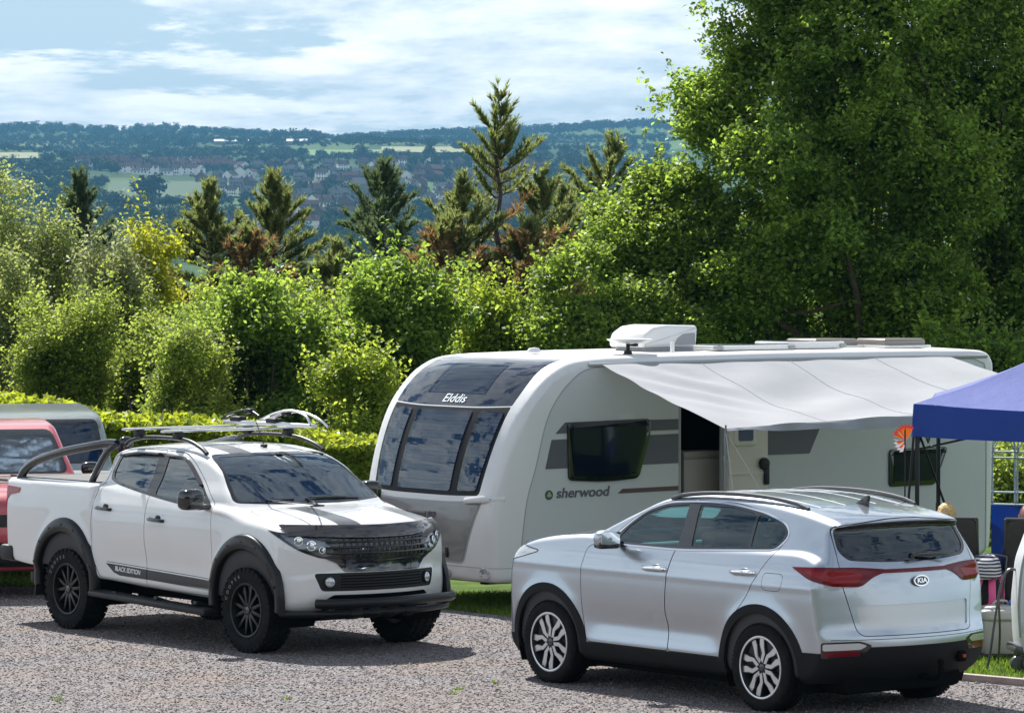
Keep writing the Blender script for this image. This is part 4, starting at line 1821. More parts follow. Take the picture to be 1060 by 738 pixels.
def flare(root, f, cx, s, front):
    """chunky wheel arch moulding following the flank"""
    bm = NB()
    rings = []
    n = 40
    for k in range(n + 1):
        a = lerp(R_(-6), R_(186), k / n)
        ca, sa = math.cos(a), math.sin(a)
        ring = []
        for (r, o) in ((.470, -.04), (.470, .012), (.482, .028), (.520, .036), (.556, .032), (.570, .018), (.578, -.03)):
            q = (r - .47) / .108
            rx = lerp(.468, .560, q)
            rz = lerp(.475, .618, q)
            x, z = cx + rx * ca, .455 + rz * sa
            yb = max(.90, float(raydown(f, x, max(z, .56))))
            yb = max(yb, .945 if abs(ca) < .8 else .93)
            ring.append(bm.verts.new((x, s * (yb + o), z)))
        rings.append(ring)
    for i in range(n):
        A, B = rings[i], rings[i + 1]
        for j in range(len(A) - 1):
            bm.faces.new((A[j], A[j + 1], B[j + 1], B[j]))
    for r in (rings[0], rings[-1]):
        bm.faces.new(r)
    fl = obj('wheel_arch_flare', bm, M_FLARE, root, 50)
    for k in range(7):
        bm = NB()
        a = lerp(R_(18), R_(162), k / 6)
        x, z = cx + .515 * math.cos(a), .455 + .545 * math.sin(a)
        y = max(.945, float(raydown(f, x, max(z, .56)))) + .034
        add_cyl(bm, .011, .012, (x, s * y, z), (R_(90), 0, 0), 10)
        obj('bolt', bm, M_FLARE, fl)


def build_pickup():
    root = empty('white_pickup', (PP[0], PP[1], 0), PP[2], 'white double cab pickup with black wheel arches and roof rack', 'pickup truck')
    f, lo, hi = pickup_shape()
    sh = Shell(f, lo, hi, .024)
    for x in (1.5, -1.5):
        ar = [(x + .478 * math.cos(R_(a)), .455 + .485 * math.sin(R_(a))) for a in range(-10, 191, 5)] + [(x - .46, .2), (x + .46, .2)]
        sh.both('_arch', ar)
    fd = round_poly([(.955, .475), (.975, .66), (.965, 1.0), (.93, 1.275), (.70, 1.44), (.36, 1.675), (.19, 1.728), (-.128, 1.742), (-.128, 1.30), (-.137, .99), (-.137, .475)], [.04, .1, .1, .06, .1, .1, .05, .02, .1, .1, .02])
    rd = round_poly([(-.147, .475), (-.147, .99), (-.138, 1.30), (-.138, 1.742), (-.60, 1.742), (-.93, 1.70), (-.985, 1.50), (-1.005, 1.33), (-1.055, 1.12), (-1.055, .95), (-1.0, .70), (-.90, .52), (-.86, .475)], [.02, .1, .1, .02, .1, .08, .08, .1, .1, .1, .1, .05, .04])
    sh.both('front_door', fd, gap=.006)
    sh.both('rear_door', rd, gap=.006)
    doors = ('body', 'front_door|L', 'front_door|R', 'rear_door|L', 'rear_door|R', '_gap')
    dlo = round_poly([(.885, 1.262), (.66, 1.432), (.34, 1.652), (.17, 1.704), (-.13, 1.722), (-.55, 1.722), (-.90, 1.685), (-.955, 1.52), (-.93, 1.452), (-.80, 1.415), (-.25, 1.345), (.2, 1.295), (.60, 1.262)], [.03, .1, .1, .08, .2, .2, .06, .06, .06, .1, .2, .2, .1])
    sh.both('dlo', dlo, over=doors)
    w1 = round_poly([(.72, 1.35), (.63, 1.425), (.32, 1.632), (.16, 1.682), (-.045, 1.692), (-.055, 1.345), (.3, 1.305), (.70, 1.285)], .025)
    w2 = round_poly([(-.215, 1.70), (-.55, 1.70), (-.865, 1.665), (-.905, 1.52), (-.885, 1.468), (-.78, 1.437), (-.205, 1.366)], [.02, .1, .06, .06, .05, .1, .02])
    sh.both('front_window', w1, over=('dlo|L', 'dlo|R'))
    sh.both('rear_window', w2, over=('dlo|L', 'dlo|R'))
    st = [(-.825, .672), (.93, .612), (.93, .532), (-.60, .566), (-.70, .590)]
    for d in ('front_door', 'rear_door'):
        for i, sd in enumerate('LR'):
            sh.region('stripe_' + d + '|' + sd, st, 'side', (1, -1)[i], over=(d + '|' + sd,))
            for o in (.012, -.092):
                pst = [(-.80 + (.18 if o < 0 else 0), .672 + o + (-.006 if o < 0 else 0)), (.93, .612 + o), (.93, .612 + o + .006), (-.80 + (.18 if o < 0 else 0), .672 + o + (0 if o < 0 else .006))]
                sh.region('stripe_' + d + '|' + sd, pst, 'side', (1, -1)[i], over=(d + '|' + sd,))
    sh.region('windscreen_trim', round_poly([(.815, 1.318), (.635, 1.722), (.3, 1.735), (-.3, 1.735), (-.635, 1.722), (-.815, 1.318), (-.4, 1.30), (.4, 1.30)], [.05, .08, .2, .2, .08, .05, .2, .2]), 'front')
    sh.region('windscreen', round_poly([(.775, 1.338), (.612, 1.702), (.3, 1.713), (-.3, 1.713), (-.612, 1.702), (-.775, 1.338), (-.4, 1.325), (.4, 1.325)], [.05, .08, .2, .2, .08, .05, .2, .2]), 'front', over=('windscreen_trim',))
    bon = round_poly([(1.30, .74), (1.7, .80), (2.05, .72), (2.24, .35), (2.27, 0), (2.24, -.35), (2.05, -.72), (1.7, -.80), (1.30, -.74), (1.37, -.4), (1.39, 0), (1.37, .4)], [.03, .2, .1, .2, .2, .2, .1, .2, .03, .2, .2, .2])
    sh.region('bonnet', bon, 'top', gap=.005)
    sh.region('bonnet_stripe', [(1.30, -.400), (2.4, -.400), (2.4, -.185), (1.30, -.185)], 'top', over=('bonnet',))
    sh.region('roof_stripe', [(.66, -.400), (.66, -.185), (-.95, -.185), (-.95, -.400)], 'top', over=('body',), extra=lambda c: c[:, 2] > 1.6)
    prot = round_poly([(-.885, 1.085), (-.5, 1.062), (0, 1.05), (.5, 1.062), (.885, 1.085), (.80, 1.172), (.35, 1.152), (0, 1.148), (-.35, 1.152), (-.80, 1.172)], [.02, .2, .2, .2, .02, .03, .2, .2, .2, .03])
    gr = round_poly([(-.62, 1.07), (0, 1.05), (.62, 1.07), (.60, .88), (.47, .835), (.40, .752), (-.40, .752), (-.47, .835), (-.60, .88)], .03)
    fog = round_poly([(-.655, .735), (-.60, .585), (.60, .585), (.655, .735), (.38, .738), (-.38, .738)], .03)
    lowi = round_poly([(-.50, .548), (.50, .548), (.56, .508), (-.56, .508)], .015)
    sh.region('grille', gr, 'front', over=('body', 'bonnet', '_gap', 'bonnet_stripe'))
    sh.region('shield', round_poly([(-.60, .885), (-.44, .862), (0, .842), (.44, .862), (.60, .885), (.475, .83), (.405, .748), (-.405, .748), (-.475, .83)], .02), 'front', over=('grille', 'body'))
    sh.region('fog_panel', fog, 'front', over=('body',), gap=.004)
    sh.region('lower_intake', lowi, 'front', over=('body',))
    k = .70711
    head = round_poly([(.63, 1.118), (.82, 1.090), (1.02, 1.066), (1.19, 1.052), (1.275, 1.03), (1.262, .90), (1.15, .862), (.925, .938), (.74, 1.06)], [.01, .1, .1, .05, .03, .04, .06, .1, .1])
    lens = round_poly([(.755, 1.085), (.86, 1.070), (1.02, 1.045), (1.14, 1.020), (1.225, .955), (1.225, .905), (1.15, .885), (.935, .960), (.80, 1.045)], .02)
    tail = round_poly([(-2.345, 1.312), (-2.9, 1.335), (-2.9, 1.02), (-2.665, 1.045), (-2.62, 1.18), (-2.56, 1.235), (-2.37, 1.262)], [.02, 0, 0, .03, .05, .05, .02])
    for s, sd in ((1, 'L'), (-1, 'R')):
        vf = (k, s * k, k, s * k)
        vf = (k, -s * k, k, s * k)
        # u runs along the nose on the seen side
        sh.region('headlight|' + sd, head, vf, over=('body', 'grille', 'bonnet', '_gap', 'shield'))
        sh.region('lens|' + sd, lens, vf, over=('headlight|' + sd,))
        sh.region('tail_light|' + sd, tail, 'side', s, over=('body',))
    sh.region('tailgate', round_poly([(.70, 1.37), (-.70, 1.37), (-.70, .82), (.70, .82)], .04), 'rear', over=('body',), gap=.006)
    ton = round_poly([(-1.16, .80), (-2.60, .79), (-2.60, -.79), (-1.16, -.80)], .04)
    sh.region('tonneau', ton, 'top', over=('body',), frame='rail', fw=.035, extra=lambda c: c[:, 2] < 1.5)
    for i, c in enumerate(sh.facedata()[0]):
        if c[2] < .50 and sh.C[i] == 'body' and abs(c[0]) < 1.9 and abs(c[1]) < .80:
            sh.C[i] = 'under'
    sh.part('body', 'body', M_WHITE, root)
    sh.part('under', 'chassis', M_UNDER, root)
    glassk = []
    for sd in 'LR':
        s = 1 if sd == 'L' else -1
        d1 = sh.part('front_door|' + sd, 'door', M_WHITE, root, thick=.02)
        d2 = sh.part('rear_door|' + sd, 'door', M_WHITE, root, thick=.02)
        for d, nm in ((d1, 'front_door'), (d2, 'rear_door')):
            sh.part('stripe_' + nm + '|' + sd, 'side_stripe', M_DECAL, d, off=.0005)
        sh.part('dlo|' + sd, 'window_frame', M_GLOSSBLK, root, off=.001)
        sh.part('front_window|' + sd, 'side_window', G_SHADE, root, off=-.005)
        sh.part('rear_window|' + sd, 'side_window', G_SHADE, root, off=-.005)
        glassk += [q + '|' + sd for q in ('front_window', 'rear_window')]
        for d, x0, z0 in ((d1, .065, 1.118), (d2, -.835, 1.180)):
            bm = NB()
            yb = float(raydown(f, x0, z0))
            add_tube(bm, spline([(x0 + .115, s * (yb - .012), z0 - .004), (x0 + .10, s * (yb + .028), z0 - .001), (x0, s * (yb + .040), z0 + .003), (x0 - .10, s * (yb + .028), z0 + .006), (x0 - .115, s * (yb - .012), z0 + .006)], 4), .016, 10)
            h = obj('handle', bm, M_GLOSSBLK, d)
            bm = NB()
            add_sphere(bm, .042, (x0 + .02, s * (yb - .004), z0 + .012), (1.2, .25, .9), u=20, v=10)
            obj('handle_cup', bm, M_BLKPLAST, h)
        # wind deflectors over the side glass
        bm = NB()
        for pts in ([(.60, 1.475), (.32, 1.662), (.16, 1.712), (-.07, 1.722)], [(-.19, 1.73), (-.55, 1.728), (-.86, 1.692)]):
            P = spline(pts, 6)
            P3 = [(x, s * (float(raydown(f, x, min(z, 1.70))) + .018), z - .018) for x, z in P]
            add_tube(bm, P3, .024, 8, flat=.55)
        obj('wind_deflector', bm, M_SMOKE, root)
        hl = sh.part('headlight|' + sd, 'headlight', M_GLOSSBLK, root, off=.003)
        ln = sh.part('lens|' + sd, 'lens', mat('pickup_lens', (.12, .14, .17), .08, metal=.5, coat=1.0), hl, off=.004)
        bm = NB()
        for (u, z, r) in ((.93, 1.025, .042), (1.035, .985, .046), (1.135, .945, .030)):
            # the lamp bowls sit just behind the cover
            best = None
            for yy in np.linspace(.3, .95, 66):
                xx = rayfront(f, yy, z)
                e = abs((xx - yy) * k - u)
                if best is None or e < best[0]:
                    best = (e, xx, yy)
            p = Vector((best[1], s * best[2], z))
            n = Vector((.75, s * .66, .05)).normalized()
            c = NB()
            add_lathe(c, [(r, .0), (r * .98, .006), (r * .80, .008), (r * .62, -.004), (r * .3, -.002), (.001, .004)], 'Z', 28)
            bm_merge(bm, c, Matrix.Translation(p + n * .006) @ n.to_track_quat('Z', 'Y').to_matrix().to_4x4())
        obj('lamp_bowl', bm, M_CHROME, hl)
        sh.part('tail_light|' + sd, 'tail_light', mat('pickup_red_lens', (.30, .008, .012), .25, coat=.3), root, off=.008, thick=.02)
        # door mirror
        bm = NB()
        mx_, my_ = (.865, 1.10) if s < 0 else (.765, .985)
        add_super(bm, (.17, .25 if s < 0 else .20, .195), (mx_, s * my_, 1.352), (0, 0, s * R_(-12)), 3.4)
        add_box(bm, (.09, .17, .05), (mx_ - .01, s * (my_ - .135), 1.278), (0, 0, s * R_(-8)), .02, 3)
        mi = obj('mirror', bm, M_GLOSSBLK, root, 70)
        bm = NB()
        add_box(bm, (.006, .17, .14), (mx_ - .083, s * (my_ + .01), 1.350), (0, 0, s * R_(-12)), .002, 1)
        obj('mirror_glass', bm, mat('mirror_glass', (.7, .75, .8), .03, metal=1.0), mi)
        # side step
        bm = NB()
        add_box(bm, (1.95, .20, .055), (.06, s * .975, .362), (0, R_(1.6), 0), .018, 3)
        for x in (-.6, .1, .75):
            add_box(bm, (.06, .30, .035), (x, s * .84, .36), (s * R_(18), 0, 0), .008)
        sp = obj('side_step', bm, M_BLKPLAST, root)
        bm = NB()
        for i in range(12):
            add_box(bm, (.010, .13, .008), (-.78 + i * .15, s * .98, .391 - .0042 * i), (0, R_(1.6), 0))
        obj('tread_strip', bm, M_FLARE, sp)
        for cx in (1.5, -1.5):
            flare(root, f, cx, s, cx > 0)
        # sports bar over the load bed
        bm = NB()
        P = spline([(-2.50, s * .83, 1.39), (-2.40, s * .83, 1.485), (-2.20, s * .82, 1.575), (-1.82, s * .80, 1.665), (-1.40, s * .76, 1.735), (-1.12, s * .715, 1.775), (-.98, s * .70, 1.775)], 6)
        add_tube(bm, P, .042, 12, flat=1.0)
        P = spline([(-.98, s * .70, 1.775), (-1.08, s * .735, 1.70), (-1.16, s * .77, 1.58), (-1.24, s * .82, 1.40)], 6)
        add_tube(bm, P, .034, 12)
        obj('sports_bar', bm, M_GLOSSBLK, root)
        # roof rails of the rack
        bm = NB()
        P = spline([(.47, s * .655, 1.735), (.36, s * .645, 1.785), (.12, s * .625, 1.842), (-.2, s * .615, 1.858), (-.6, s * .615, 1.85), (-.84, s * .62, 1.815), (-.93, s * .625, 1.765)], 6)
        add_tube(bm, P, [.020 + .006 * (abs(i - len(P) / 2) / len(P)) for i in range(len(P))], 10, flat=.9)
        obj('roof_rail', bm, M_FLARE, root)
    # black bed edge
    sh.part('rail', 'bed_rail', M_FLARE, root, off=.006, thick=.015)
    sh.part('tonneau', 'tonneau_cover', mat('tonneau_vinyl', (.03, .03, .031), .6, bump=.1, bscale=200), root, off=.004)
    tg = sh.part('tailgate', 'tailgate', M_WHITE, root, thick=.02)
    bm = NB()
    add_box(bm, (.03, .26, .06), (-2.715, 0, 1.25), bev=.01)
    obj('handle', bm, M_GLOSSBLK, tg)
    sh.part('windscreen', 'windscreen', G_WS, root, off=-.003)
    sh.part('windscreen_trim', 'windscreen_trim', M_GLOSSBLK, root)
    bo = sh.part('bonnet', 'bonnet', M_WHITE, root, thick=.02)
    M_STR = mat('stripe_graphite', (.028, .031, .037), .35, coat=.3)
    sh.part('bonnet_stripe', 'bonnet_stripe', M_STR, bo, off=.0004)
    sh.part('roof_stripe', 'roof_stripe', M_STR, root, off=.0004)
    g = sh.part('grille', 'grille', mat('grille_black', (.008, .008, .009), .22, coat=.5), root, off=-.006)
    sh.part('shield', 'grille_guard_trim', mat('piano_blue_black', (.010, .012, .018), .08, coat=1.0), root, off=.012, thick=.03)
    fp_ = sh.part('fog_panel', 'bumper_panel', M_BLKPLAST, root, off=-.008)
    sh.part('lower_intake', 'lower_intake', M_UNDER, root, off=-.01)
    keys = [q for q in set(sh.C) if q not in glassk + ['windscreen', '_arch', 'under', 'tonneau', 'rail']]
    sh.part(keys, 'interior_lining', M_CABIN, root, off=-.04)
    # grille bars and honeycomb slats follow the nose
    bm = NB()
    for z in (.915, .965, 1.015):
        hw = .56
        add_tube(bm, [(rayfront(f, y, z) + .002, y, z) for y in np.linspace(-hw, hw, 19)], .013, 8, flat=.8)
    obj('grille_bar', bm, M_GLOSSBLK, g)
    bm = NB()
    for i, y in enumerate(np.linspace(-.50, .50, 36)):
        add_tube(bm, [(rayfront(f, y, z) - .004, y + (z - .96) * .25 * (1 if i % 2 else -1), z) for z in (.885, .94, .99, 1.04)], .0045, 6)
    obj('grille_mesh', bm, mat('mesh_grey', (.06, .06, .065), .35, metal=.5), g)
    bm = NB()
    for z in (.615, .64, .665, .69, .715):
        add_tube(bm, [(rayfront(f, y, z) - .006, y, z) for y in np.linspace(-.44, .44, 15)], .005, 6)
    obj('mesh', bm, M_UNDER, fp_)
    for y in (-.535, .535):
        bm = NB()
        x = rayfront(f, y, .662)
        n = Vector((.93, .35 * (1 if y > 0 else -1), .05)).normalized()
        add_lathe(bm, [(.060, .0), (.058, .012), (.050, .016), (.044, .006)], 'Z', 30)
        bm.transform(Matrix.Translation((x, y, .662)) @ n.to_track_quat('Z', 'Y').to_matrix().to_4x4())
        fo = obj('fog_light', bm, M_BLKPLAST, root)
        bm = NB()
        add_lathe(bm, [(.045, .008), (.036, .014), (.018, .017), (.001, .018)], 'Z', 30)
        bm.transform(Matrix.Translation((x, y, .662)) @ n.to_track_quat('Z', 'Y').to_matrix().to_4x4())
        obj('lens', bm, M_CLEAR, fo)
    # bonnet deflector: smoked strip standing proud of the bonnet edge
    ys = np.linspace(-.84, .84, 41)
    bm = NB()
    ring = []
    for y in ys:
        q = abs(y) / .84
        zt, zb = lerp(1.148, 1.158, q), lerp(1.050, 1.075, q ** 1.5)
        xt, xb = rayfront(f, y, min(zt - .02, 1.13)) + .010, rayfront(f, y, zb) + .030
        ring.append([bm.verts.new(p) for p in ((xt - .045, y, zt + .004), (xt - .01, y, zt + .012), (lerp(xt, xb, .5) + .020, y, lerp(zt, zb, .45)), (xb + .004, y, zb), (xb - .02, y, zb - .002), (lerp(xt, xb, .5) - .02, y, lerp(zt, zb, .5)))])
    for A, B in zip(ring, ring[1:]):
        for j in range(6):
            bm.faces.new((A[j], A[(j + 1) % 6], B[(j + 1) % 6], B[j]))
    bm.faces.new(ring[0])
    bm.faces.new(ring[-1][::-1])
    obj('bonnet_deflector', bm, M_SMOKE, root, 50)
    # lower guard bars
    bm = NB()
    add_tube(bm, spline([(2.20, -.66, .475), (2.28, -.60, .475), (2.345, -.46, .475), (2.40, -.2, .475), (2.41, 0, .475), (2.40, .2, .475), (2.33, .50, .475), (2.24, .76, .470), (2.13, .90, .465), (2.05, .955, .463)], 6), .042, 14)
    gb = obj('guard_bar', bm, M_FLARE, root)
    bm = NB()
    add_tube(bm, spline([(1.98, -.90, .385), (2.12, -.80, .385), (2.26, -.45, .38), (2.29, 0, .38), (2.26, .45, .38), (2.12, .82, .385), (2.0, .92, .40)], 6), .032, 12)
    for y in (-.55, -.42, .42, .55):
        add_box(bm, (.02, .07, .13), (rayfront(f, y, .6) - .05, y, .43), bev=.005)
    obj('lower_tube', bm, M_FLARE, gb)
    bm = NB()
    for y in (-.30, -.10, .10, .30):
        add_box(bm, (.12, .13, .13), (2.25, y, .40), (0, R_(-25), 0), .015)
    add_box(bm, (.40, .90, .03), (2.05, 0, .36), (0, R_(-18), 0), .01)
    obj('skid_plate', bm, M_BLKPLAST, root)
    for y in (.89,):
        bm = NB()
        add_tube(bm, [(2.06, .950, .463), (1.98, 1.01, .461)], .044, 16)
        obj('bar_end_cap', bm, M_CHROME, gb)
    # rear bumper, mud flaps
    bm = NB()
    add_box(bm, (.16, 1.66, .16), (-2.70, 0, .655), bev=.03)
    add_box(bm, (.24, .14, .15), (-2.62, -.86, .67), bev=.03)
    add_box(bm, (.24, .14, .15), (-2.62, .86, .67), bev=.03)
    obj('rear_bumper', bm, M_BLKPLAST, root)
    for s in (1, -1):
        bm = NB()
        add_box(bm, (.02, .26, .26), (-2.02, s * .83, .42), (0, R_(8), 0), .005)
        add_box(bm, (.07, .06, .10), (-2.13, s * .90, .46), bev=.012)
        obj('mud_flap', bm, M_BLKPLAST, root)
    bm = NB()
    add_box(bm, (4.3, .10, .14), (-.2, .45, .42), bev=.02)
    add_box(bm, (4.3, .10, .14), (-.2, -.45, .42), bev=.02)
    add_cyl(bm, .055, 1.5, (-1.5, 0, .385), (R_(90), 0, 0), 18)
    add_cyl(bm, .05, 1.5, (1.5, 0, .385), (R_(90), 0, 0), 18)
    add_sphere(bm, .15, (-1.5, 0, .385))
    add_box(bm, (1.0, .8, .16), (.9, 0, .40), bev=.04)
    obj('axle_frame', bm, M_UNDER, root)
    # wipers
    for y0, y1 in ((-.10, -.66), (.50, -.06)):
        bm = NB()
        P0 = Vector((rayfront(f, y0, 1.332) + .014, y0, 1.330))
        P1 = Vector((rayfront(f, y1, 1.352) + .016, y1, 1.352))
        add_tube(bm, [P0, P0.lerp(P1, .5) + Vector((.02, 0, .012)), P1], .009, 8)
        add_tube(bm, [(rayfront(f, y, 1.342) + .008, y, 1.342) for y in np.linspace(lerp(y0, y1, .25), y1 - .06, 8)], .008, 6)
        obj('wiper', bm, M_GLOSSBLK, root)
    # cab aerial
    bm = NB()
    zt = raytop(f, .30, .10)
    add_box(bm, (.07, .045, .03), (.30, .10, zt + .012), bev=.01)
    add_tube(bm, [(.30, .10, zt + .02), (.16, .10, zt + .25)], .004, 6)
    obj('aerial', bm, M_BLKPLAST, root)
    # crossbars on feet
    for x in (-.05, -.71):
        bm = NB()
        P = [(x, -.80, 1.925), (x, .80, 1.925)]
        c = NB()
        add_prism(c, rrect(.062, .023, .010, 4), -.80, .80, 'Y')
        bm_merge(bm, c, Matrix.Translation((x, 0, 1.925)))
        cb = obj('crossbar', bm, M_ALU, root)
        for s in (1, -1):
            bm = NB()
            add_box(bm, (.11, .09, .075), (x, s * .62, 1.883), bev=.016, taper=(.8, .9))
            obj('foot', bm, M_BLKPLAST, cb)
    # BLACK EDITION lettering on the rear door stripe, seen flank
    bm = text_bm('BLACK EDITION', .060, .001, .0012, spacing=.98)
    yb = float(raydown(f, -.45, .62))
    # the flank leans slightly: lay the words on it
    yb2 = float(raydown(f, -.45, .66))
    M = frame_M((-.46, -(yb + .0035), .6195), (1, 0, -.040), (0, -(yb2 - yb), .04))
    bm.transform(M)
    obj('lettering', bm, mat('decal_white', (.75, .75, .74), .5), root, None)
    # raised white letters round the tyres
    for ch in root.children:
        if ch.name.startswith('wheel') and 'arch' not in ch.name:
            pass
    arch_liner(root, 1.5, .455, .485, .50, .90)
    wheel_set('pickup', root, 1.5, .815, .385)
    for w in [c for c in root.children if c.name.split('.')[0] == 'wheel']:
        bm = NB()
        for i, chh in enumerate('COOPER'):
            a = R_(160 - i * 11)
            c = text_bm(chh, .044, .0012, .0004)
            # tangent to the sidewall, letters reading clockwise seen from outside (+y looking towards -y)
            M = Matrix.Rotation(math.pi, 4, 'Z') @ Matrix.Rotation(R_(90), 4, 'X')
            p = Matrix.Translation((-.305 * math.cos(a), .1325, .305 * math.sin(a)))
            bm_merge(bm, c, p @ Matrix.Rotation(a - R_(90), 4, 'Y') @ M)
        obj('tyre_lettering', bm, mat('tyre_white', (.20, .20, .19), .8), w, None)
    cabin(root, [(.02, .38, .72, .52), (.02, -.38, .72, .52), (-.78, 0, .74, 1.3)], ((2.3, 1.4, .04), (-.1, 0, .56)), ((.40, 1.45, .20), (.92, 0, 1.19)), (.55, -.38, 1.20))
    bm = NB()
    add_box(bm, (.02, .22, .07), (.50, .03, 1.60), (0, R_(20), 0), .012)
    obj('rear_view_mirror', bm, M_CABIN, root)
    return root


build_pickup()
# a cycle carrier clamped on the far side of the rack: a thing that rests on the crossbars
def on_pickup(o):
    o.location = (PP[0], PP[1], 0)
    o.rotation_euler = (0, 0, PP[2])
    return o


rk = on_pickup(empty('bike_carrier', label='silver cycle carrier with curved arms on the far side of the pickup roof rack', cat='bike carrier'))
bm = NB()
add_prism(bm, rrect(.075, .035, .012, 3), -.85, .60, 'X', Matrix.Translation((0, .46, 1.965)))
obj('tray', bm, M_ALU, rk)
bm = NB()
add_tube(bm, spline([(.60, .42, 1.975), (.50, .43, 2.06), (.25, .44, 2.10), (-.05, .45, 2.06), (-.30, .46, 1.985)], 8), .011, 8)
add_tube(bm, spline([(.68, .56, 1.955), (.55, .54, 2.03), (.28, .53, 2.085), (-.02, .52, 2.055), (-.28, .50, 1.985)], 8), .011, 8)
obj('arm', bm, M_ALU, rk)
bm = NB()
add_box(bm, (.16, .10, .05), (-.05, .46, 1.995), bev=.015)
add_box(bm, (.16, .10, .05), (-.65, .46, 1.995), bev=.015)
add_box(bm, (.10, .07, .06), (.12, .48, 2.075), bev=.02)
obj('clamp', bm, M_BLKPLAST, rk)
bm = NB()
add_tube(bm, spline([(-.90, .44, 1.985), (-.80, .45, 2.03), (-.60, .46, 2.07), (-.45, .46, 2.08), (-.3, .46, 2.03)], 6), .012, 8)
add_box(bm, (.09, .08, .05), (-.45, .46, 2.075), bev=.015)
obj('wheel_hoop', bm, M_FLARE, rk)
# ------------------------------------------------------------------ caravan body shape (x forward, y left = near side)
CP_YAW = R_(217)


def caravan_pose():
    left = Vector((-math.sin(CP_YAW), math.cos(CP_YAW)))
    p = Vector((-.03, 40.0)) - left * 1.2
    return (p.x, p.y, CP_YAW)


CP = caravan_pose()


def caravan_shape():
    pr = spline([(.06, .292), (.16, .32), (.205, .5), (.225, .85), (.19, 1.18), (.07, 1.62), (-.10, 1.99), (-.33, 2.27), (-.53, 2.43), (-.78, 2.515), (-1.2, 2.545)], 5)
    pr += [(-2, 2.56), (-3.5, 2.57), (-5.5, 2.565)] + spline([(-6.3, 2.555), (-6.52, 2.53), (-6.61, 2.44), (-6.63, 2.25), (-6.62, 1.2), (-6.60, .55), (-6.56, .36), (-6.45, .292)], 4)
    pr += [(-4, .29), (-1, .29)]
    S_ = Prof(pr, .012)

    def f(X, Y, Z):
        xb = X + .10 * (np.minimum(Y, 1.3) / 1.2) ** 3 * sstep(-1.6, -.6, X)
        rr = .02 * (Y / 1.2) ** 2 * sstep(2.2, 2.45, Z)
        w = 1.2 - .10 * sstep(-.55, .25, X) ** 2
        return rint(S_(xb, Z + rr), Y - w, .07)
    return f, (-6.8, 0, .2), (.45, 1.35, 2.72)
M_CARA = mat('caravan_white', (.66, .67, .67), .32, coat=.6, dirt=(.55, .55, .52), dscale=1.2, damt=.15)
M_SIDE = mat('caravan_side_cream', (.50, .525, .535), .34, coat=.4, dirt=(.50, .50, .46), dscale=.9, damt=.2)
M_STRIPE = mat('graphic_grey', (.085, .085, .105), .4)
M_STRIPE2 = mat('graphic_brown', (.085, .035, .030), .4)
M_SILVERPANEL = mat('locker_silver', (.20, .205, .20), .30, metal=.4, coat=.6)
M_ROOF = mat('caravan_roof', (.66, .66, .64), .5, dirt=(.42, .41, .37), dscale=2.2, damt=.5)
G_CARA = glass_mat('caravan_acrylic', (.30, .38, .46), (.85, .93, 1.0), base=.035)
G_PANEL = glass_mat('dark_acrylic', (.05, .06, .08), (.8, .9, 1.0), rough=.03, base=.12)
M_BLIND = mat('pleated_blind', (.34, .46, .62), .8)
M_TRIMGREY = mat('trim_grey', (.33, .34, .34), .45)


def blind_material():
    m, nt, b = nt_new('striped_blind')
    N, L = nt.nodes, nt.links
    tc = N.new('ShaderNodeTexCoord')
    w = N.new('ShaderNodeTexWave')
    w.wave_type = 'BANDS'
    w.bands_direction = 'Z'
    w.inputs['Scale'].default_value = 9.0
    w.inputs['Distortion'].default_value = .6
    w.inputs['Detail'].default_value = 2
    L.new(tc.outputs['Object'], w.inputs['Vector'])
    r = N.new('ShaderNodeValToRGB')
    r.color_ramp.elements[0].color = (.07, .13, .28, 1)
    r.color_ramp.elements[1].color = (.25, .36, .54, 1)
    L.new(w.outputs[0], r.inputs[0])
    L.new(r.outputs[0], b.inputs['Base Color'])
    b.inputs['Roughness'].default_value = .8
    return m


M_BLIND = blind_material()


def acrylic_window(root, poly, y, name='side_window'):
    """framed, slightly domed acrylic window standing proud of the wall"""
    bm = NB()
    add_prism(bm, poly, y - .02, y + .022, 'Y', bev=.012)
    w = obj(name, bm, M_GLOSSBLK, root, 40)
    inner = offset_poly(poly, -.055)
    bm = NB()
    add_prism(bm, inner, y + .018, y + .030, 'Y', bev=.006)
    obj('pane', bm, mat('smoked_pane', (.006, .009, .022), .05, spec=.3), w, 40)
    return w


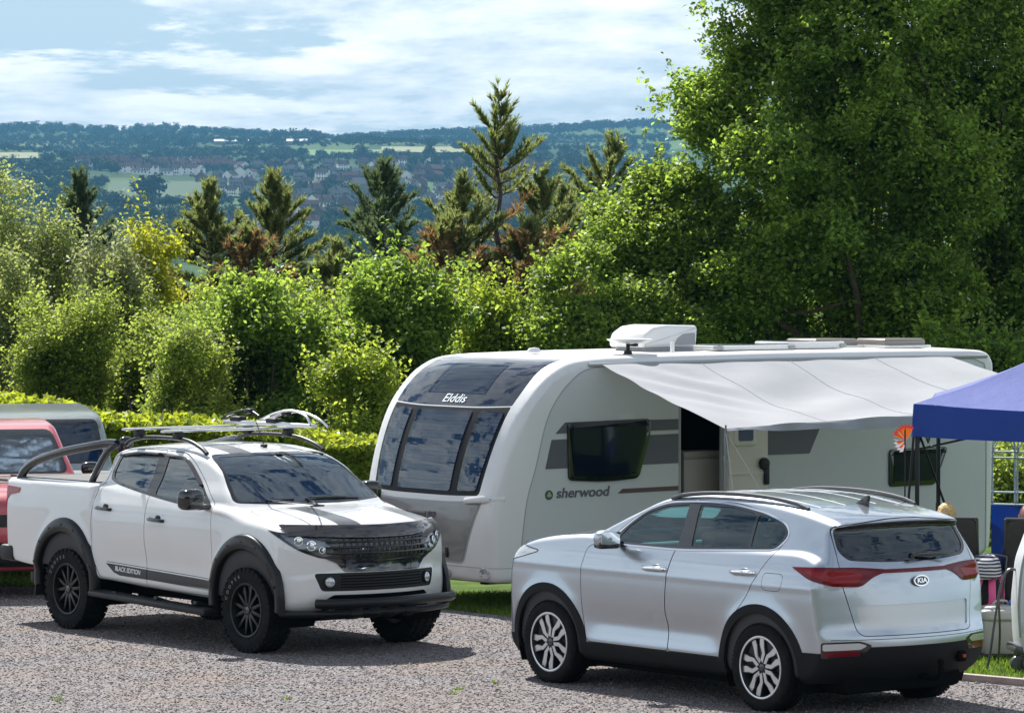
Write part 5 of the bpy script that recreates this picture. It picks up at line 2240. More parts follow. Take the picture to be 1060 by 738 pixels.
def build_caravan():
    root = empty('caravan', (CP[0], CP[1], 0), CP[2], 'white twin axle touring caravan with dark front windows and an awning over its door', 'caravan')
    f, lo, hi = caravan_shape()
    sh = Shell(f, lo, hi, .045)
    seam = ('body',)
    side = spline([(-.17, .30), (-.17, .53), (-.20, .84), (-.25, 1.15), (-.35, 1.46), (-.46, 1.85), (-.58, 2.08), (-.76, 2.27), (-.95, 2.39), (-1.2, 2.435)], 4) + [(-6.30, 2.435), (-6.46, 2.38), (-6.50, 2.25), (-6.49, .36), (-6.44, .30)]
    side0 = list(side)
    sh.both('side_panel', side0, frame='trim', fw=.014)
    dr = round_poly([(-2.20, .50), (-2.20, 2.22), (-2.74, 2.22), (-2.74, .50)], .05)
    sh.both('_x', [(9, 9), (9.1, 9), (9.1, 9.1)])
    sh.region('_door', dr, 'side', 1, over=('side_panel|L',), frame='door_frame', fw=.02)
    sk = [(-.2, .305), (-6.44, .305), (-6.44, .50), (-.185, .50)]
    sh.region('skirt', sk, 'side', 1, over=('side_panel|L',))
    sh.region('skirt', sk, 'side', -1, over=('side_panel|R',))
    for x in (-3.15, -3.98):
        sh.both('_arch', arch_poly(x, .33, .37, .1), over=('side_panel|L', 'side_panel|R', 'skirt', 'body'))
    # front: dark upper panel, three windows, gas locker
    up = round_poly([(.985, 2.055), (1.0, 2.2), (.97, 2.505), (-.97, 2.505), (-1.0, 2.2), (-.985, 2.055), (-.5, 2.035), (.5, 2.035)], [.02, .1, .03, .03, .1, .02, .2, .2])
    low = round_poly([(.985, 2.042), (.955, 1.6), (.90, 1.165), (.5, 1.15), (-.5, 1.15), (-.90, 1.165), (-.955, 1.6), (-.985, 2.042), (-.5, 2.022), (.5, 2.022)], [.02, .2, .05, .2, .2, .05, .2, .02, .2, .2])
    sh.region('upper_panel', up, 'front', extra=lambda c: c[:, 0] > -1.1)
    sh.region('surround', low, 'front')
    sh.region('sun', round_poly([(-.50, 2.155), (.50, 2.155), (.47, 2.44), (-.47, 2.44)], .02), 'front', over=('upper_panel',), extra=lambda c: c[:, 0] > -1.1)
    wc = round_poly([(-.45, 1.195), (.45, 1.195), (.465, 1.99), (-.465, 1.99)], .035)
    sh.region('win_c', wc, 'front', over=('surround',))
    for s, n in ((1, 'win_l'), (-1, 'win_r')):
        sh.region(n, round_poly([(s * .57, 1.20), (s * .85, 1.21), (s * .91, 1.6), (s * .935, 1.995), (s * .585, 1.99)], .035), 'front', over=('surround',))
    lk = round_poly([(-.93, 1.095), (-.5, 1.07), (.5, 1.07), (.93, 1.095), (.68, .50), (-.68, .50)], [.03, .2, .2, .03, .05, .05])
    sh.region('locker', lk, 'front', over=('body',), frame='locker_trim', fw=.022)
    sh.region('front_seam', [(-1.2, .445), (1.2, .445), (1.2, .452), (-1.2, .452)], 'front', over=('body',))
    cen, nor = sh.facedata()
    for i in range(len(sh.C)):
        if sh.C[i] == 'body' and nor[i, 2] > .75 and cen[i, 2] > 2.3 and cen[i, 0] < -.9:
            sh.C[i] = 'roof'
    body = sh.part('body', 'body', M_CARA, root)
    sh.part('roof', 'roof', M_ROOF, root)
    sh.part('trim', 'corner_trim', M_TRIMGREY, root)
    sh.part('front_seam', 'seam', M_TRIMGREY, root, off=-.002)
    for sd in 'LR':
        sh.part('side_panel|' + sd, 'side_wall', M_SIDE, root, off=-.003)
    sh.part('skirt', 'skirt', mat('skirt_grey', (.55, .56, .55), .4), root)
    sh.part('door_frame', 'door_frame', M_TRIMGREY, root, off=.004, thick=.03)
    sh.part('surround', 'window_surround', mat('seal_black', (.006, .006, .007), .45, spec=.2), root)
    sh.part('upper_panel', 'upper_panel', mat('smoked_panel', (.010, .013, .020), .05, spec=.6, coat=1.0), root, off=.002)
    sr = sh.part('sun', 'panoramic_window', G_CARA, root, off=.006)
    sh.part('sun', 'blind', M_BLIND, sr, off=-.02)
    for n in ('win_c', 'win_l', 'win_r'):
        w = sh.part(n, 'front_window', G_CARA, root, off=.010, thick=.012)
        sh.part(n, 'blind', M_BLIND, w, off=-.03)
    lo_ = sh.part('locker', 'gas_locker', M_SILVERPANEL, root, off=.006, thick=.015)
    sh.part('locker_trim', 'locker_trim', M_TRIMGREY, root, off=.002)
    # grab handles on the front corners, lamps, lock
    for s in (1, -1):
        bm = NB()
        add_tube(bm, spline([(.14, s * .74, 1.10), (.22, s * .78, 1.115), (.20, s * .95, 1.13), (.10, s * 1.07, 1.14), (.0, s * 1.13, 1.14)], 5), .028, 10, flat=1.2)
        add_box(bm, (.05, .05, .09), (.155, s * .76, 1.075), bev=.015)
        gh = obj('grab_handle', bm, M_CARA, root)
        bm = NB()
        for q in (.94, 1.0, 1.06):
            add_box(bm, (.012, .028, .016), (.235 - (q - .9) * .62, s * q, 1.135), bev=.003)
        obj('handle_lens', bm, M_GLOSSBLK, gh)
        bm = NB()
        x = rayfront2(f, .985, .40)
        n = Vector((.9, s * .42, .0)).normalized()
        add_lathe(bm, [(.062, .0), (.060, .014), (.045, .018), (.040, .010), (.001, .014)], 'Z', 28)
        bm.transform(Matrix.Translation((x, s * .985, .40)) @ n.to_track_quat('Z', 'Y').to_matrix().to_4x4())
        obj('marker_lamp', bm, M_CLEAR, root)
        bm = NB()
        add_box(bm, (.02, .05, .26), (-.24, s * 1.205, .60), bev=.006)
        obj('side_reflector', bm, M_SIDE, root)
    bm = NB()
    add_box(bm, (.02, .045, .10), (rayfront2(f, .45, .58) + .012, .45, .58), bev=.008)
    obj('lock', bm, M_BLKPLAST, lo_)
    # lettering
    def on_front(txt, size, y, z, m, off, name, bold=.002, shear=0, par=root, sx=1.0):
        x = rayfront2(f, y, z)
        x2 = rayfront2(f, y, z + .05)
        xa, xb = rayfront2(f, y - .05, z), rayfront2(f, y + .05, z)
        M = frame_M((x, y, z), (xb - xa, .1, 0), (x2 - x, 0, .05))
        bm = text_bm(txt, size, .0015, bold, shear, sx=sx)
        bm.transform(M @ Matrix.Translation((0, 0, off)))
        return obj(name, bm, m, par, None)
    on_front('Elddis', .150, .06, 2.10, mat('letter_silver', (.80, .84, .88), .3), .008, 'lettering', .0008, .10, sx=1.12)
    on_front('sherwood 860', .092, .0, .945, M_STRIPE, .012, 'lettering', .0, .12)
    yw = 1.2
    yb = float(raydown(f, -.9, 1.17)) if False else 1.2
    # side graphics: thin vinyl on the wall
    def vinyl(polys, m, name):
        bm = NB()
        for p in polys:
            add_prism(bm, p, yw - .003, yw + .0025, 'Y')
        return obj(name, bm, m, root, None)
    vinyl([[(-.585, 1.775), (-.705, 1.885), (-2.17, 1.885), (-2.17, 1.775)]], M_STRIPE, 'upper_stripe')
    vinyl([[(-.455, 1.425), (-.535, 1.715), (-2.17, 1.735), (-2.17, 1.435)]], M_STRIPE, 'lower_stripe')
    vinyl([[(-1.44, 1.195), (-2.17, 1.200), (-2.17, 1.155), (-1.38, 1.150)]], M_STRIPE2, 'brown_stripe')
    vinyl([[(-2.79, 1.735), (-4.09, 1.735), (-3.95, 1.48), (-2.79, 1.48)]], M_STRIPE, 'lower_stripe')
    bm = text_bm('sherwood', .142, .0015, .0025, .18, sx=1.16)
    bm.transform(frame_M((-.925, yw + .002, 1.175), (-1, 0, 0), (0, 0, 1)))
    obj('lettering', bm, M_STRIPE, root, None)
    bm = NB()
    add_cyl(bm, .048, .006, (-.50, yw + .001, 1.165), (R_(90), 0, 0), 28)
    em = obj('emblem', bm, mat('emblem_green', (.03, .07, .04), .4), root)
    bm = NB()
    for (a, b, r) in ((0, .016, .016), (-.015, -.006, .014), (.015, -.006, .014), (0, -.012, .012)):
        add_cyl(bm, r, .004, (-.50 + a, yw + .0045, 1.165 + b), (R_(90), 0, 0), 14)
    obj('emblem_leaf', bm, mat('emblem_pale', (.30, .36, .22), .5), em)
    acrylic_window(root, round_poly([(-.74, 1.30), (-.725, 1.885), (-1.79, 1.90), (-1.79, 1.72), (-1.64, 1.295), (-1.2, 1.27)], [.05, .05, .05, .06, .06, .2]), yw)
    acrylic_window(root, round_poly([(-5.07, 1.09), (-5.07, 1.49), (-5.92, 1.50), (-5.73, 1.09)], .05), yw)
    # door leaf swung right back against the wall
    bm = NB()
    add_prism(bm, round_poly([(-2.785, .52), (-2.785, 2.20), (-3.315, 2.20), (-3.315, .52)], .05), yw + .030, yw + .075, 'Y', bev=.01)
    door = obj('door', bm, mat('door_cream', (.62, .58, .50), .45), root)
    bm = NB()
    add_prism(bm, rrect(.30, .42, .03, 4, -3.0, 1.80), yw + .070, yw + .088, 'Y', bev=.006)
    dw = obj('door_window', bm, mat('door_trim', (.66, .63, .56), .45), door)
    bm = NB()
    add_prism(bm, rrect(.20, .32, .02, 4, -3.0, 1.80), yw + .084, yw + .092, 'Y')
    obj('pane', bm, mat('blue_blind', (.015, .03, .12), .25, coat=.5), dw)
    bm = NB()
    add_cyl(bm, .062, .05, (-3.245, yw + .095, 1.40), (R_(90), 0, 0), 28, bev=.012)
    add_box(bm, (.07, .03, .20), (-3.285, yw + .085, 1.28), bev=.012)
    obj('handle', bm, M_BLKPLAST, door)
    bm = NB()
    add_box(bm, (.50, .012, .010), (-3.05, yw + .080, 1.30))
    add_box(bm, (.46, .05, .30), (-3.05, yw + .095, .85), bev=.02)
    obj('door_pocket', bm, mat('door_trim', (.66, .63, .56), .45), door)
    # inside, seen through the door
    bm = NB()
    add_box(bm, (5.9, 2.2, .04), (-3.4, 0, .50))
    obj('cabin_floor', bm, mat('cabin_lino', (.10, .08, .06), .6), root)
    bm = NB()
    add_box(bm, (5.1, .03, 1.9), (-3.75, -1.0, 1.45))
    add_box(bm, (.03, 2.1, 1.9), (-1.2, 0, 1.45))
    add_box(bm, (.03, 1.4, 1.9), (-4.0, -.3, 1.45))
    add_box(bm, (5.1, 2.1, .02), (-3.75, 0, 2.40))
    obj('inner_wall', bm, mat('inner_wall', (.07, .06, .055), .8), root)
    bm = NB()
    add_box(bm, (.55, .35, .95), (-2.72, .78, .98), bev=.02)
    add_box(bm, (.50, .28, .08), (-2.72, .78, 1.49), bev=.02)
    obj('cupboard', bm, mat('cupboard_cream', (.40, .37, .33), .5), root)
    # awning rail along the roof edge
    bm = NB()
    add_tube(bm, [(-1.0, yw + .002, 2.452), (-3.5, yw + .002, 2.470), (-6.5, yw + .002, 2.462)], .020, 8)
    obj('awning_rail', bm, M_TRIMGREY, root)
    # roof fittings
    zr = 2.565
    bm = NB()
    P = [(-.36, .0), (-.37, .06), (-.33, .15), (-.22, .215), (-.05, .235), (.36, .225), (.37, .19), (.36, .04), (.34, .0)]
    add_prism(bm, round_poly([(-a, b) for a, b in P], .02, 2), -.29, .29, 'Y', Matrix.Translation((-2.58, .28, zr + .035)), bev=.035)
    ac = obj('air_conditioner', bm, mat('ac_white', (.76, .76, .75), .35, coat=.3), root, 50)
    bm = NB()
    add_box(bm, (.66, .50, .05), (-2.60, .28, zr + .015), bev=.01)
    add_prism(bm, round_poly([(-2.63, zr + .06), (-2.67, zr + .13), (-2.75, zr + .175), (-2.91, zr + .185), (-2.91, zr + .06)], .02), .565, .574, 'Y')
    obj('side_grille', bm, mat('ac_grey', (.30, .31, .33), .5), ac)
    bm = NB()
    add_lathe(bm, [(.001, .0), (.10, .004), (.185, .022), (.225, .045), (.222, .052), (.16, .03), (.001, .012)], 'Z', 40)
    bm.transform(Matrix.Translation((-1.80, .86, zr + .085)) @ Matrix.Diagonal((1.1, .95, 1, 1)))
    ds = obj('satellite_dish', bm, mat('ac_white', (.76, .76, .75), .35, coat=.3), root, 50)
    bm = NB()
    add_cyl(bm, .05, .04, (-1.78, .86, zr + .0), seg=20, r2=.035)
    add_cyl(bm, .02, .10, (-1.78, .86, zr + .05), seg=14)
    add_box(bm, (.05, .10, .05), (-1.84, .88, zr + .085), bev=.01)
    obj('dish_mount', bm, M_BLKPLAST, ds)
    bm = NB()
    add_cyl(bm, .022, .11, (-2.31, .93, zr + .045), seg=16, bev=.005)
    obj('vent_pipe', bm, mat('ac_white', (.76, .76, .75), .35, coat=.3), root)
    bm = NB()
    add_lathe(bm, [(.001, .05), (.05, .045), (.07, .02), (.075, .0)], 'Z', 24, (-1.15, .1, zr - .005))
    obj('roof_vent', bm, M_CARA, root)
    for (x, y, lx, ly, h, mm) in ((-3.50, .55, 1.05, .62, .05, 'solar'), (-4.42, .50, .80, .55, .075, 'light')):
        bm = NB()
        add_box(bm, (lx, ly, h), (x, y, zr + h / 2), bev=.012)
        w = obj('solar_panel' if mm == 'solar' else 'roof_light', bm, mat('ac_white', (.76, .76, .75), .35, coat=.3), root)
        bm = NB()
        add_box(bm, (lx - .08, ly - .08, .012), (x, y, zr + h + .003), bev=.003)
        obj('cell_sheet' if mm == 'solar' else 'pane', bm, mat('cells', (.02, .025, .04), .12, coat=.8), w)
        bm = NB()
        for sx in (-1, 1):
            for sy in (-1, 1):
                add_box(bm, (.09, .07, .04), (x + sx * (lx / 2 - .03), y + sy * (ly / 2 - .02), zr + .03), bev=.008)
        obj('corner_bracket', bm, M_TRIMGREY, w)
    for (x, y, lx, ly) in ((-5.0, .20, .62, .52), (-5.68, .55, .60, .50)):
        bm = NB()
        add_box(bm, (lx, ly, .10), (x, y, zr + .045), bev=.04, seg=4)
        sk_ = obj('roof_hatch', bm, mat('hatch_bronze', (.22, .19, .165), .28, coat=.5), root)
        bm = NB()
        add_box(bm, (lx + .08, ly + .08, .03), (x, y, zr + .008), bev=.01)
        obj('hatch_frame', bm, M_CARA, sk_)
    # running gear and drawbar
    for x in (-3.15, -3.98):
        for s in (1, -1):
            bm = NB()
            add_cyl(bm, .17, .17, (x, s * 1.06, .33), (R_(90), 0, 0), 28, bev=.02)
            w = obj('wheel', bm, M_ALLOY, root)
            bm = NB()
            add_lathe(bm, [(.19, -.09), (.30, -.10), (.325, -.07), (.33, 0), (.325, .07), (.30, .10), (.19, .09)], 'Y', 40, (x, s * 1.05, .33))
            obj('tyre', bm, M_TYRE, w)
    bm = NB()
    add_box(bm, (6.0, .10, .12), (-3.2, .5, .30))
    add_box(bm, (6.0, .10, .12), (-3.2, -.5, .30))
    obj('chassis', bm, M_UNDER, root)
    bm = NB()
    add_tube(bm, [(-.1, .55, .36), (1.15, .06, .42)], .035, 8)
    add_tube(bm, [(-.1, -.55, .36), (1.15, -.06, .42)], .035, 8)
    add_box(bm, (.30, .10, .10), (1.22, 0, .44), bev=.02)
    obj('drawbar', bm, M_TRIMGREY, root)
    bm = NB()
    add_tube(bm, [(.85, .14, .10), (.85, .14, .75)], .025, 10)
    add_cyl(bm, .10, .06, (.85, .14, .10), (R_(90), 0, 0), 20)
    obj('jockey_wheel', bm, M_BLKPLAST, root)
    for x in (-.45, -6.2):
        for s in (1, -1):
            bm = NB()
            add_tube(bm, [(x, s * .85, .31), (x - .12, s * .85, .03)], .022, 8)
            add_box(bm, (.16, .16, .03), (x - .13, s * .85, .018), bev=.006)
            obj('corner_steady', bm, M_TRIMGREY, root)
    # rear lamp cluster on the far corner
    bm = NB()
    add_box(bm, (.05, .14, .55), (-6.615, 1.08, 1.05), bev=.02)
    obj('tail_light', bm, M_RED, root)
    return root


def rayfront2(f, y, z):
    xs = np.linspace(-1.5, .6, 4201)
    v = f(xs, np.full_like(xs, abs(y)), np.full_like(xs, z))
    i = np.where(v < 0)[0]
    return float(xs[i[-1]]) if len(i) else 0.0


build_caravan()


def car_xy(x, y, z=0.0):
    """caravan coordinates -> world"""
    c, s = math.cos(CP[2]), math.sin(CP[2])
    return Vector((CP[0] + x * c - y * s, CP[1] + x * s + y * c, z))


# ------------------------------------------------------------------ awning canopy, a cloth of its own
def fabric(name, col, trans=.3, rough=.75, bump=.25, bscale=14, sheen=.0, col2=None):
    m, nt, b = nt_new(name)
    N, L = nt.nodes, nt.links
    o = [n for n in N if n.type == 'OUTPUT_MATERIAL'][0]
    tc = N.new('ShaderNodeTexCoord')
    nz = N.new('ShaderNodeTexNoise')
    nz.inputs['Scale'].default_value = bscale
    nz.inputs['Detail'].default_value = 5
    L.new(tc.outputs['Object'], nz.inputs['Vector'])
    bp = N.new('ShaderNodeBump')
    bp.inputs['Strength'].default_value = bump
    bp.inputs['Distance'].default_value = .02
    L.new(nz.outputs[0], bp.inputs['Height'])
    mr = N.new('ShaderNodeMix')
    mr.data_type = 'RGBA'
    mr.inputs[6].default_value = (*col, 1)
    c2 = col2 or tuple(v * .8 for v in col)
    mr.inputs[7].default_value = (*c2, 1)
    nz2 = N.new('ShaderNodeTexNoise')
    nz2.inputs['Scale'].default_value = 1.7
    nz2.inputs['Detail'].default_value = 6
    L.new(tc.outputs['Object'], nz2.inputs['Vector'])
    L.new(nz2.outputs[0], mr.inputs[0])
    L.new(mr.outputs[2], b.inputs['Base Color'])
    b.inputs['Roughness'].default_value = rough
    L.new(bp.outputs[0], b.inputs['Normal'])
    tr = N.new('ShaderNodeBsdfTranslucent')
    L.new(mr.outputs[2], tr.inputs[0])
    L.new(bp.outputs[0], tr.inputs['Normal'])
    mx = N.new('ShaderNodeMixShader')
    mx.inputs[0].default_value = trans
    L.new(b.outputs[0], mx.inputs[1])
    L.new(tr.outputs[0], mx.inputs[2])
    L.new(mx.outputs[0], o.inputs[0])
    MATS[name] = m
    return m


def cloth(name, A, B, C_, D, nu, nv, fn, mats, parent=None):
    """bilinear sheet A-B (top edge) to D-C (lower edge) with a displacement fn(u,v)->Vector"""
    V, Fq = [], []
    A, B, C_, D = [Vector(p) for p in (A, B, C_, D)]
    for j in range(nv + 1):
        for i in range(nu + 1):
            u, v = i / nu, j / nv
            p = A.lerp(B, u).lerp(D.lerp(C_, u), v)
            V.append(p + Vector(fn(u, v)))
    for j in range(nv):
        for i in range(nu):
            a = j * (nu + 1) + i
            Fq.append((a, a + 1, a + nu + 2, a + nu + 1))
    return npmesh(name, V, Fq, mats, parent, True)


M_AWN = fabric('awning_grey', (.50, .515, .545), .30, .8, .18, 9)
aw = empty('awning', (CP[0], CP[1], 0), CP[2], 'pale grey fabric sun canopy stretched from the caravan roof over its open door', 'awning')


def awn_fn(u, v):
    sag = -.105 * math.sin(math.pi * v) * (.12 + .88 * math.sin(math.pi * min(1, u * 1.05)))
    w1 = .035 * math.sin((u * 5.2 + v * 3.4) * math.pi) * math.exp(-((u - .28 - .22 * v) / .16) ** 2) * math.sin(math.pi * v)
    w2 = .022 * math.sin((u * 13 - v * 7.) * math.pi) * math.exp(-((u - .12) / .12) ** 2 - ((v - .35) / .3) ** 2)
    w3 = .012 * math.sin((u * 9 + 3 * v) * math.pi) * v
    w4 = .010 * noise.noise((u * 9, v * 6, 1.3))
    return (0, 0, sag + w1 + w2 + w3 + w4)


cloth('canopy', (-1.16, 1.225, 2.455), (-5.95, 1.225, 2.465), (-5.95, 3.30, 2.03), (-1.03, 3.30, 1.885), 90, 46, awn_fn, M_AWN, aw)


def val_fn(u, v):
    return (0, .03 * v * math.sin(u * 26) * (.3 + u) + .02 * v * math.sin(u * 61 + 1), .008 * math.sin(u * 31) * v)


cloth('valance', (-1.03, 3.302, 1.886), (-5.95, 3.302, 2.03), (-5.95, 3.33, 1.80), (-1.03, 3.31, 1.862), 120, 8, val_fn, M_AWN, aw)
# sewn seams across the cloth and the guy ropes
bm = NB()
for u in (.27, .52, .77):
    P = []
    for k in range(25):
        v = k / 24
        p = Vector((-1.16, 1.225, 2.455)).lerp(Vector((-5.95, 1.225, 2.465)), u).lerp(Vector((-1.03, 3.30, 1.885)).lerp(Vector((-5.95, 3.30, 2.03)), u), v) + Vector(awn_fn(u, v))
        P.append(p + Vector((0, 0, .004)))
    add_tube(bm, P, .003, 5)
obj('seam', bm, mat('seam_grey', (.46, .47, .50), .8), aw)
bm = NB()
add_tube(bm, [(-1.03, 3.31, 1.86), (-.55, 4.25, .02)], .004, 5)
add_tube(bm, [(-1.03, 3.31, 1.86), (-1.6, 4.35, .02)], .004, 5)
obj('guy_rope', bm, mat('rope', (.45, .45, .42), .8), aw)
for x in (-1.03, -5.95):
    bm = NB()
    add_cyl(bm, .016, 1.86, (x, 3.31, .93), seg=12)
    add_cyl(bm, .010, .08, (x, 3.31, 1.88), seg=10)
    add_cyl(bm, .024, .05, (x, 3.31, 1.60), seg=12)
    add_cyl(bm, .026, .03, (x, 3.31, .016), seg=12)
    obj('pole', bm, mat('pole_grey', (.22, .23, .24), .35, metal=.7), aw)
# ------------------------------------------------------------------ red car and camper van behind the pickup's tail
M_PINKRED = mat('faded_red_paint', (.36, .032, .052), .34, coat=.7, dirt=(.40, .12, .12), dscale=2.0, damt=.4)
M_VAN = mat('van_pale', (.26, .32, .32), .36, coat=.6, dirt=(.5, .5, .46), dscale=1.5, damt=.3)
G_VAN = glass_mat('van_glass', (.46, .55, .60), (.9, .97, 1.0), base=.03)


def boxcar(root, low, top, gw, hw, h=.035, lo=(-2.7, 0, .15), hi=(2.6, 1.15, 2.3), bowf=.18, bowr=-.1):
    SL, SG = Prof(spline(low, 4, True), .012), Prof(spline(top, 4, True), .012)
    wz = pchip([.2, .35, .6, .95, 1.25, 1.5], [hw - .08, hw - .03, hw, hw, hw - .05, hw - .12])
    gz = pchip([.9, 1.2, 1.5, 1.8, 2.2], gw)

    def f(X, Y, Z):
        xb = X + (bowf * sstep(.3, 1.8, X) + bowr * sstep(-1.2, -2.2, X)) * (np.minimum(Y, 1.1) / hw) ** 2.2
        a = rint(SL(xb, Z), Y - wz(Z), .06)
        b = rint(SG(xb, Z), (Y - gz(Z)) * .95, .06)
        return runi(a, b, .03)
    return f, Shell(f, lo, hi, h)


def red_car():
    p = at_y(-9, 560, 43.6)
    root = empty('red_car', (p.x, p.y, 0), R_(-77), 'faded red car with a silver sunshade inside its windscreen', 'car')
    low = [(1.75, .28), (2.02, .36), (2.06, .55), (2.04, .85), (1.98, 1.02), (1.75, 1.12), (1.2, 1.19), (.85, 1.22), (0, 1.22), (-1.6, 1.20), (-1.95, 1.10), (-2.0, .6), (-1.9, .3), (0, .26)]
    top = [(.98, 1.1), (.88, 1.22), (.55, 1.48), (.25, 1.68), (.0, 1.745), (-.6, 1.77), (-1.3, 1.74), (-1.7, 1.66), (-1.86, 1.4), (-1.95, 1.1), (-.5, 1.0)]
    f, sh = boxcar(root, low, top, [.86, .82, .73, .66, .6], .87)
    for x in (1.25, -1.25):
        sh.both('_arch', arch_poly(x, .33, .39, .1))
    ws = round_poly([(.72, 1.265), (.60, 1.665), (-.60, 1.665), (-.72, 1.265)], .06)
    sh.region('windscreen', ws, 'front', frame='ws_trim', fw=.025)
    sh.region('cowl', [(.74, 1.175), (.74, 1.235), (-.74, 1.235), (-.74, 1.175)], 'front', over=('body', 'ws_trim'))
    dl = round_poly([(.70, 1.27), (.20, 1.62), (-.15, 1.685), (-1.5, 1.66), (-1.65, 1.30), (-.2, 1.26)], .06)
    sh.both('side_window', dl)
    sh.region('grille', rrect(.95, .13, .03, 4, 0, .82), 'front')
    sh.region('bumper', round_poly([(-.95, .60), (.95, .60), (.95, .35), (-.95, .35)], .02), 'front', over=('body',))
    k = .7071
    for s, sd in ((1, 'L'), (-1, 'R')):
        sh.region('headlight|' + sd, round_poly([(.92, .98), (1.20, .95), (1.22, .78), (.95, .80)], .03), (k, -s * k, k, s * k), over=('body',))
    sh.part('body', 'body', M_PINKRED, root)
    w = sh.part('windscreen', 'windscreen', G_WS2, root)
    ss = sh.part('windscreen', 'sunshade', mat('silver_shade', (.92, .95, .98), .27, metal=.85, bump=.5, bscale=9), w, off=-.06)
    for v in ss.data.vertices:
        q = v.co.copy()
        v.co.x += .045 * noise.noise(q * 5) + .022 * noise.noise(q * 13)
        v.co.z += .03 * noise.noise(q * 6 + Vector((5, 0, 0)))
    ss.data.shade_flat()
    sh.part('ws_trim', 'windscreen_trim', M_GLOSSBLK, root)
    sh.part('cowl', 'cowl', M_BLKPLAST, root, off=.004)
    sh.part('grille', 'grille', M_BLKPLAST, root)
    sh.part('bumper', 'bumper', M_BLKPLAST, root, off=.012, thick=.03)
    for sd in 'LR':
        sh.part('side_window|' + sd, 'side_window', G_SHADE, root)
        sh.part('headlight|' + sd, 'headlight', M_CLEAR, root)
    sh.part([q for q in set(sh.C) if q not in ('windscreen', '_arch', 'side_window|L', 'side_window|R')], 'interior_lining', M_CABIN, root, off=-.04)
    bm = NB()
    for y0, y1 in ((.55, -.02), (-.05, -.60)):
        add_tube(bm, [(rayfront(f, y0, 1.25) + .02, y0, 1.25), (rayfront(f, y1, 1.30) + .02, y1, 1.30)], .011, 6)
    obj('wiper', bm, M_GLOSSBLK, root)
    for s in (1, -1):
        bm = NB()
        add_super(bm, (.13, .20, .14), (.62, s * 1.0, 1.28), (0, 0, s * R_(-10)), 3)
        obj('mirror', bm, M_GLOSSBLK, root, 70)
    arch_liner(root, 1.25, .33, .395, .45, .84)
    for x in (1.25, -1.25):
        for s in (1, -1):
            bm = NB()
            add_cyl(bm, .19, .14, (x, s * .78, .31), (R_(90), 0, 0), 24, bev=.02)
            wo = obj('wheel', bm, M_ALLOY, root)
            bm = NB()
            add_lathe(bm, [(.19, -.08), (.29, -.09), (.312, -.06), (.312, .06), (.29, .09), (.19, .08)], 'Y', 36, (x, s * .77, .31))
            obj('tyre', bm, M_TYRE, wo)
    bm = NB()
    add_box(bm, (2.6, 1.3, .04), (-.4, 0, .55))
    obj('cabin_floor', bm, M_CABIN, root)


G_WS2 = glass_mat('clear_windscreen', (.80, .86, .88), (.95, 1, 1), base=.05)


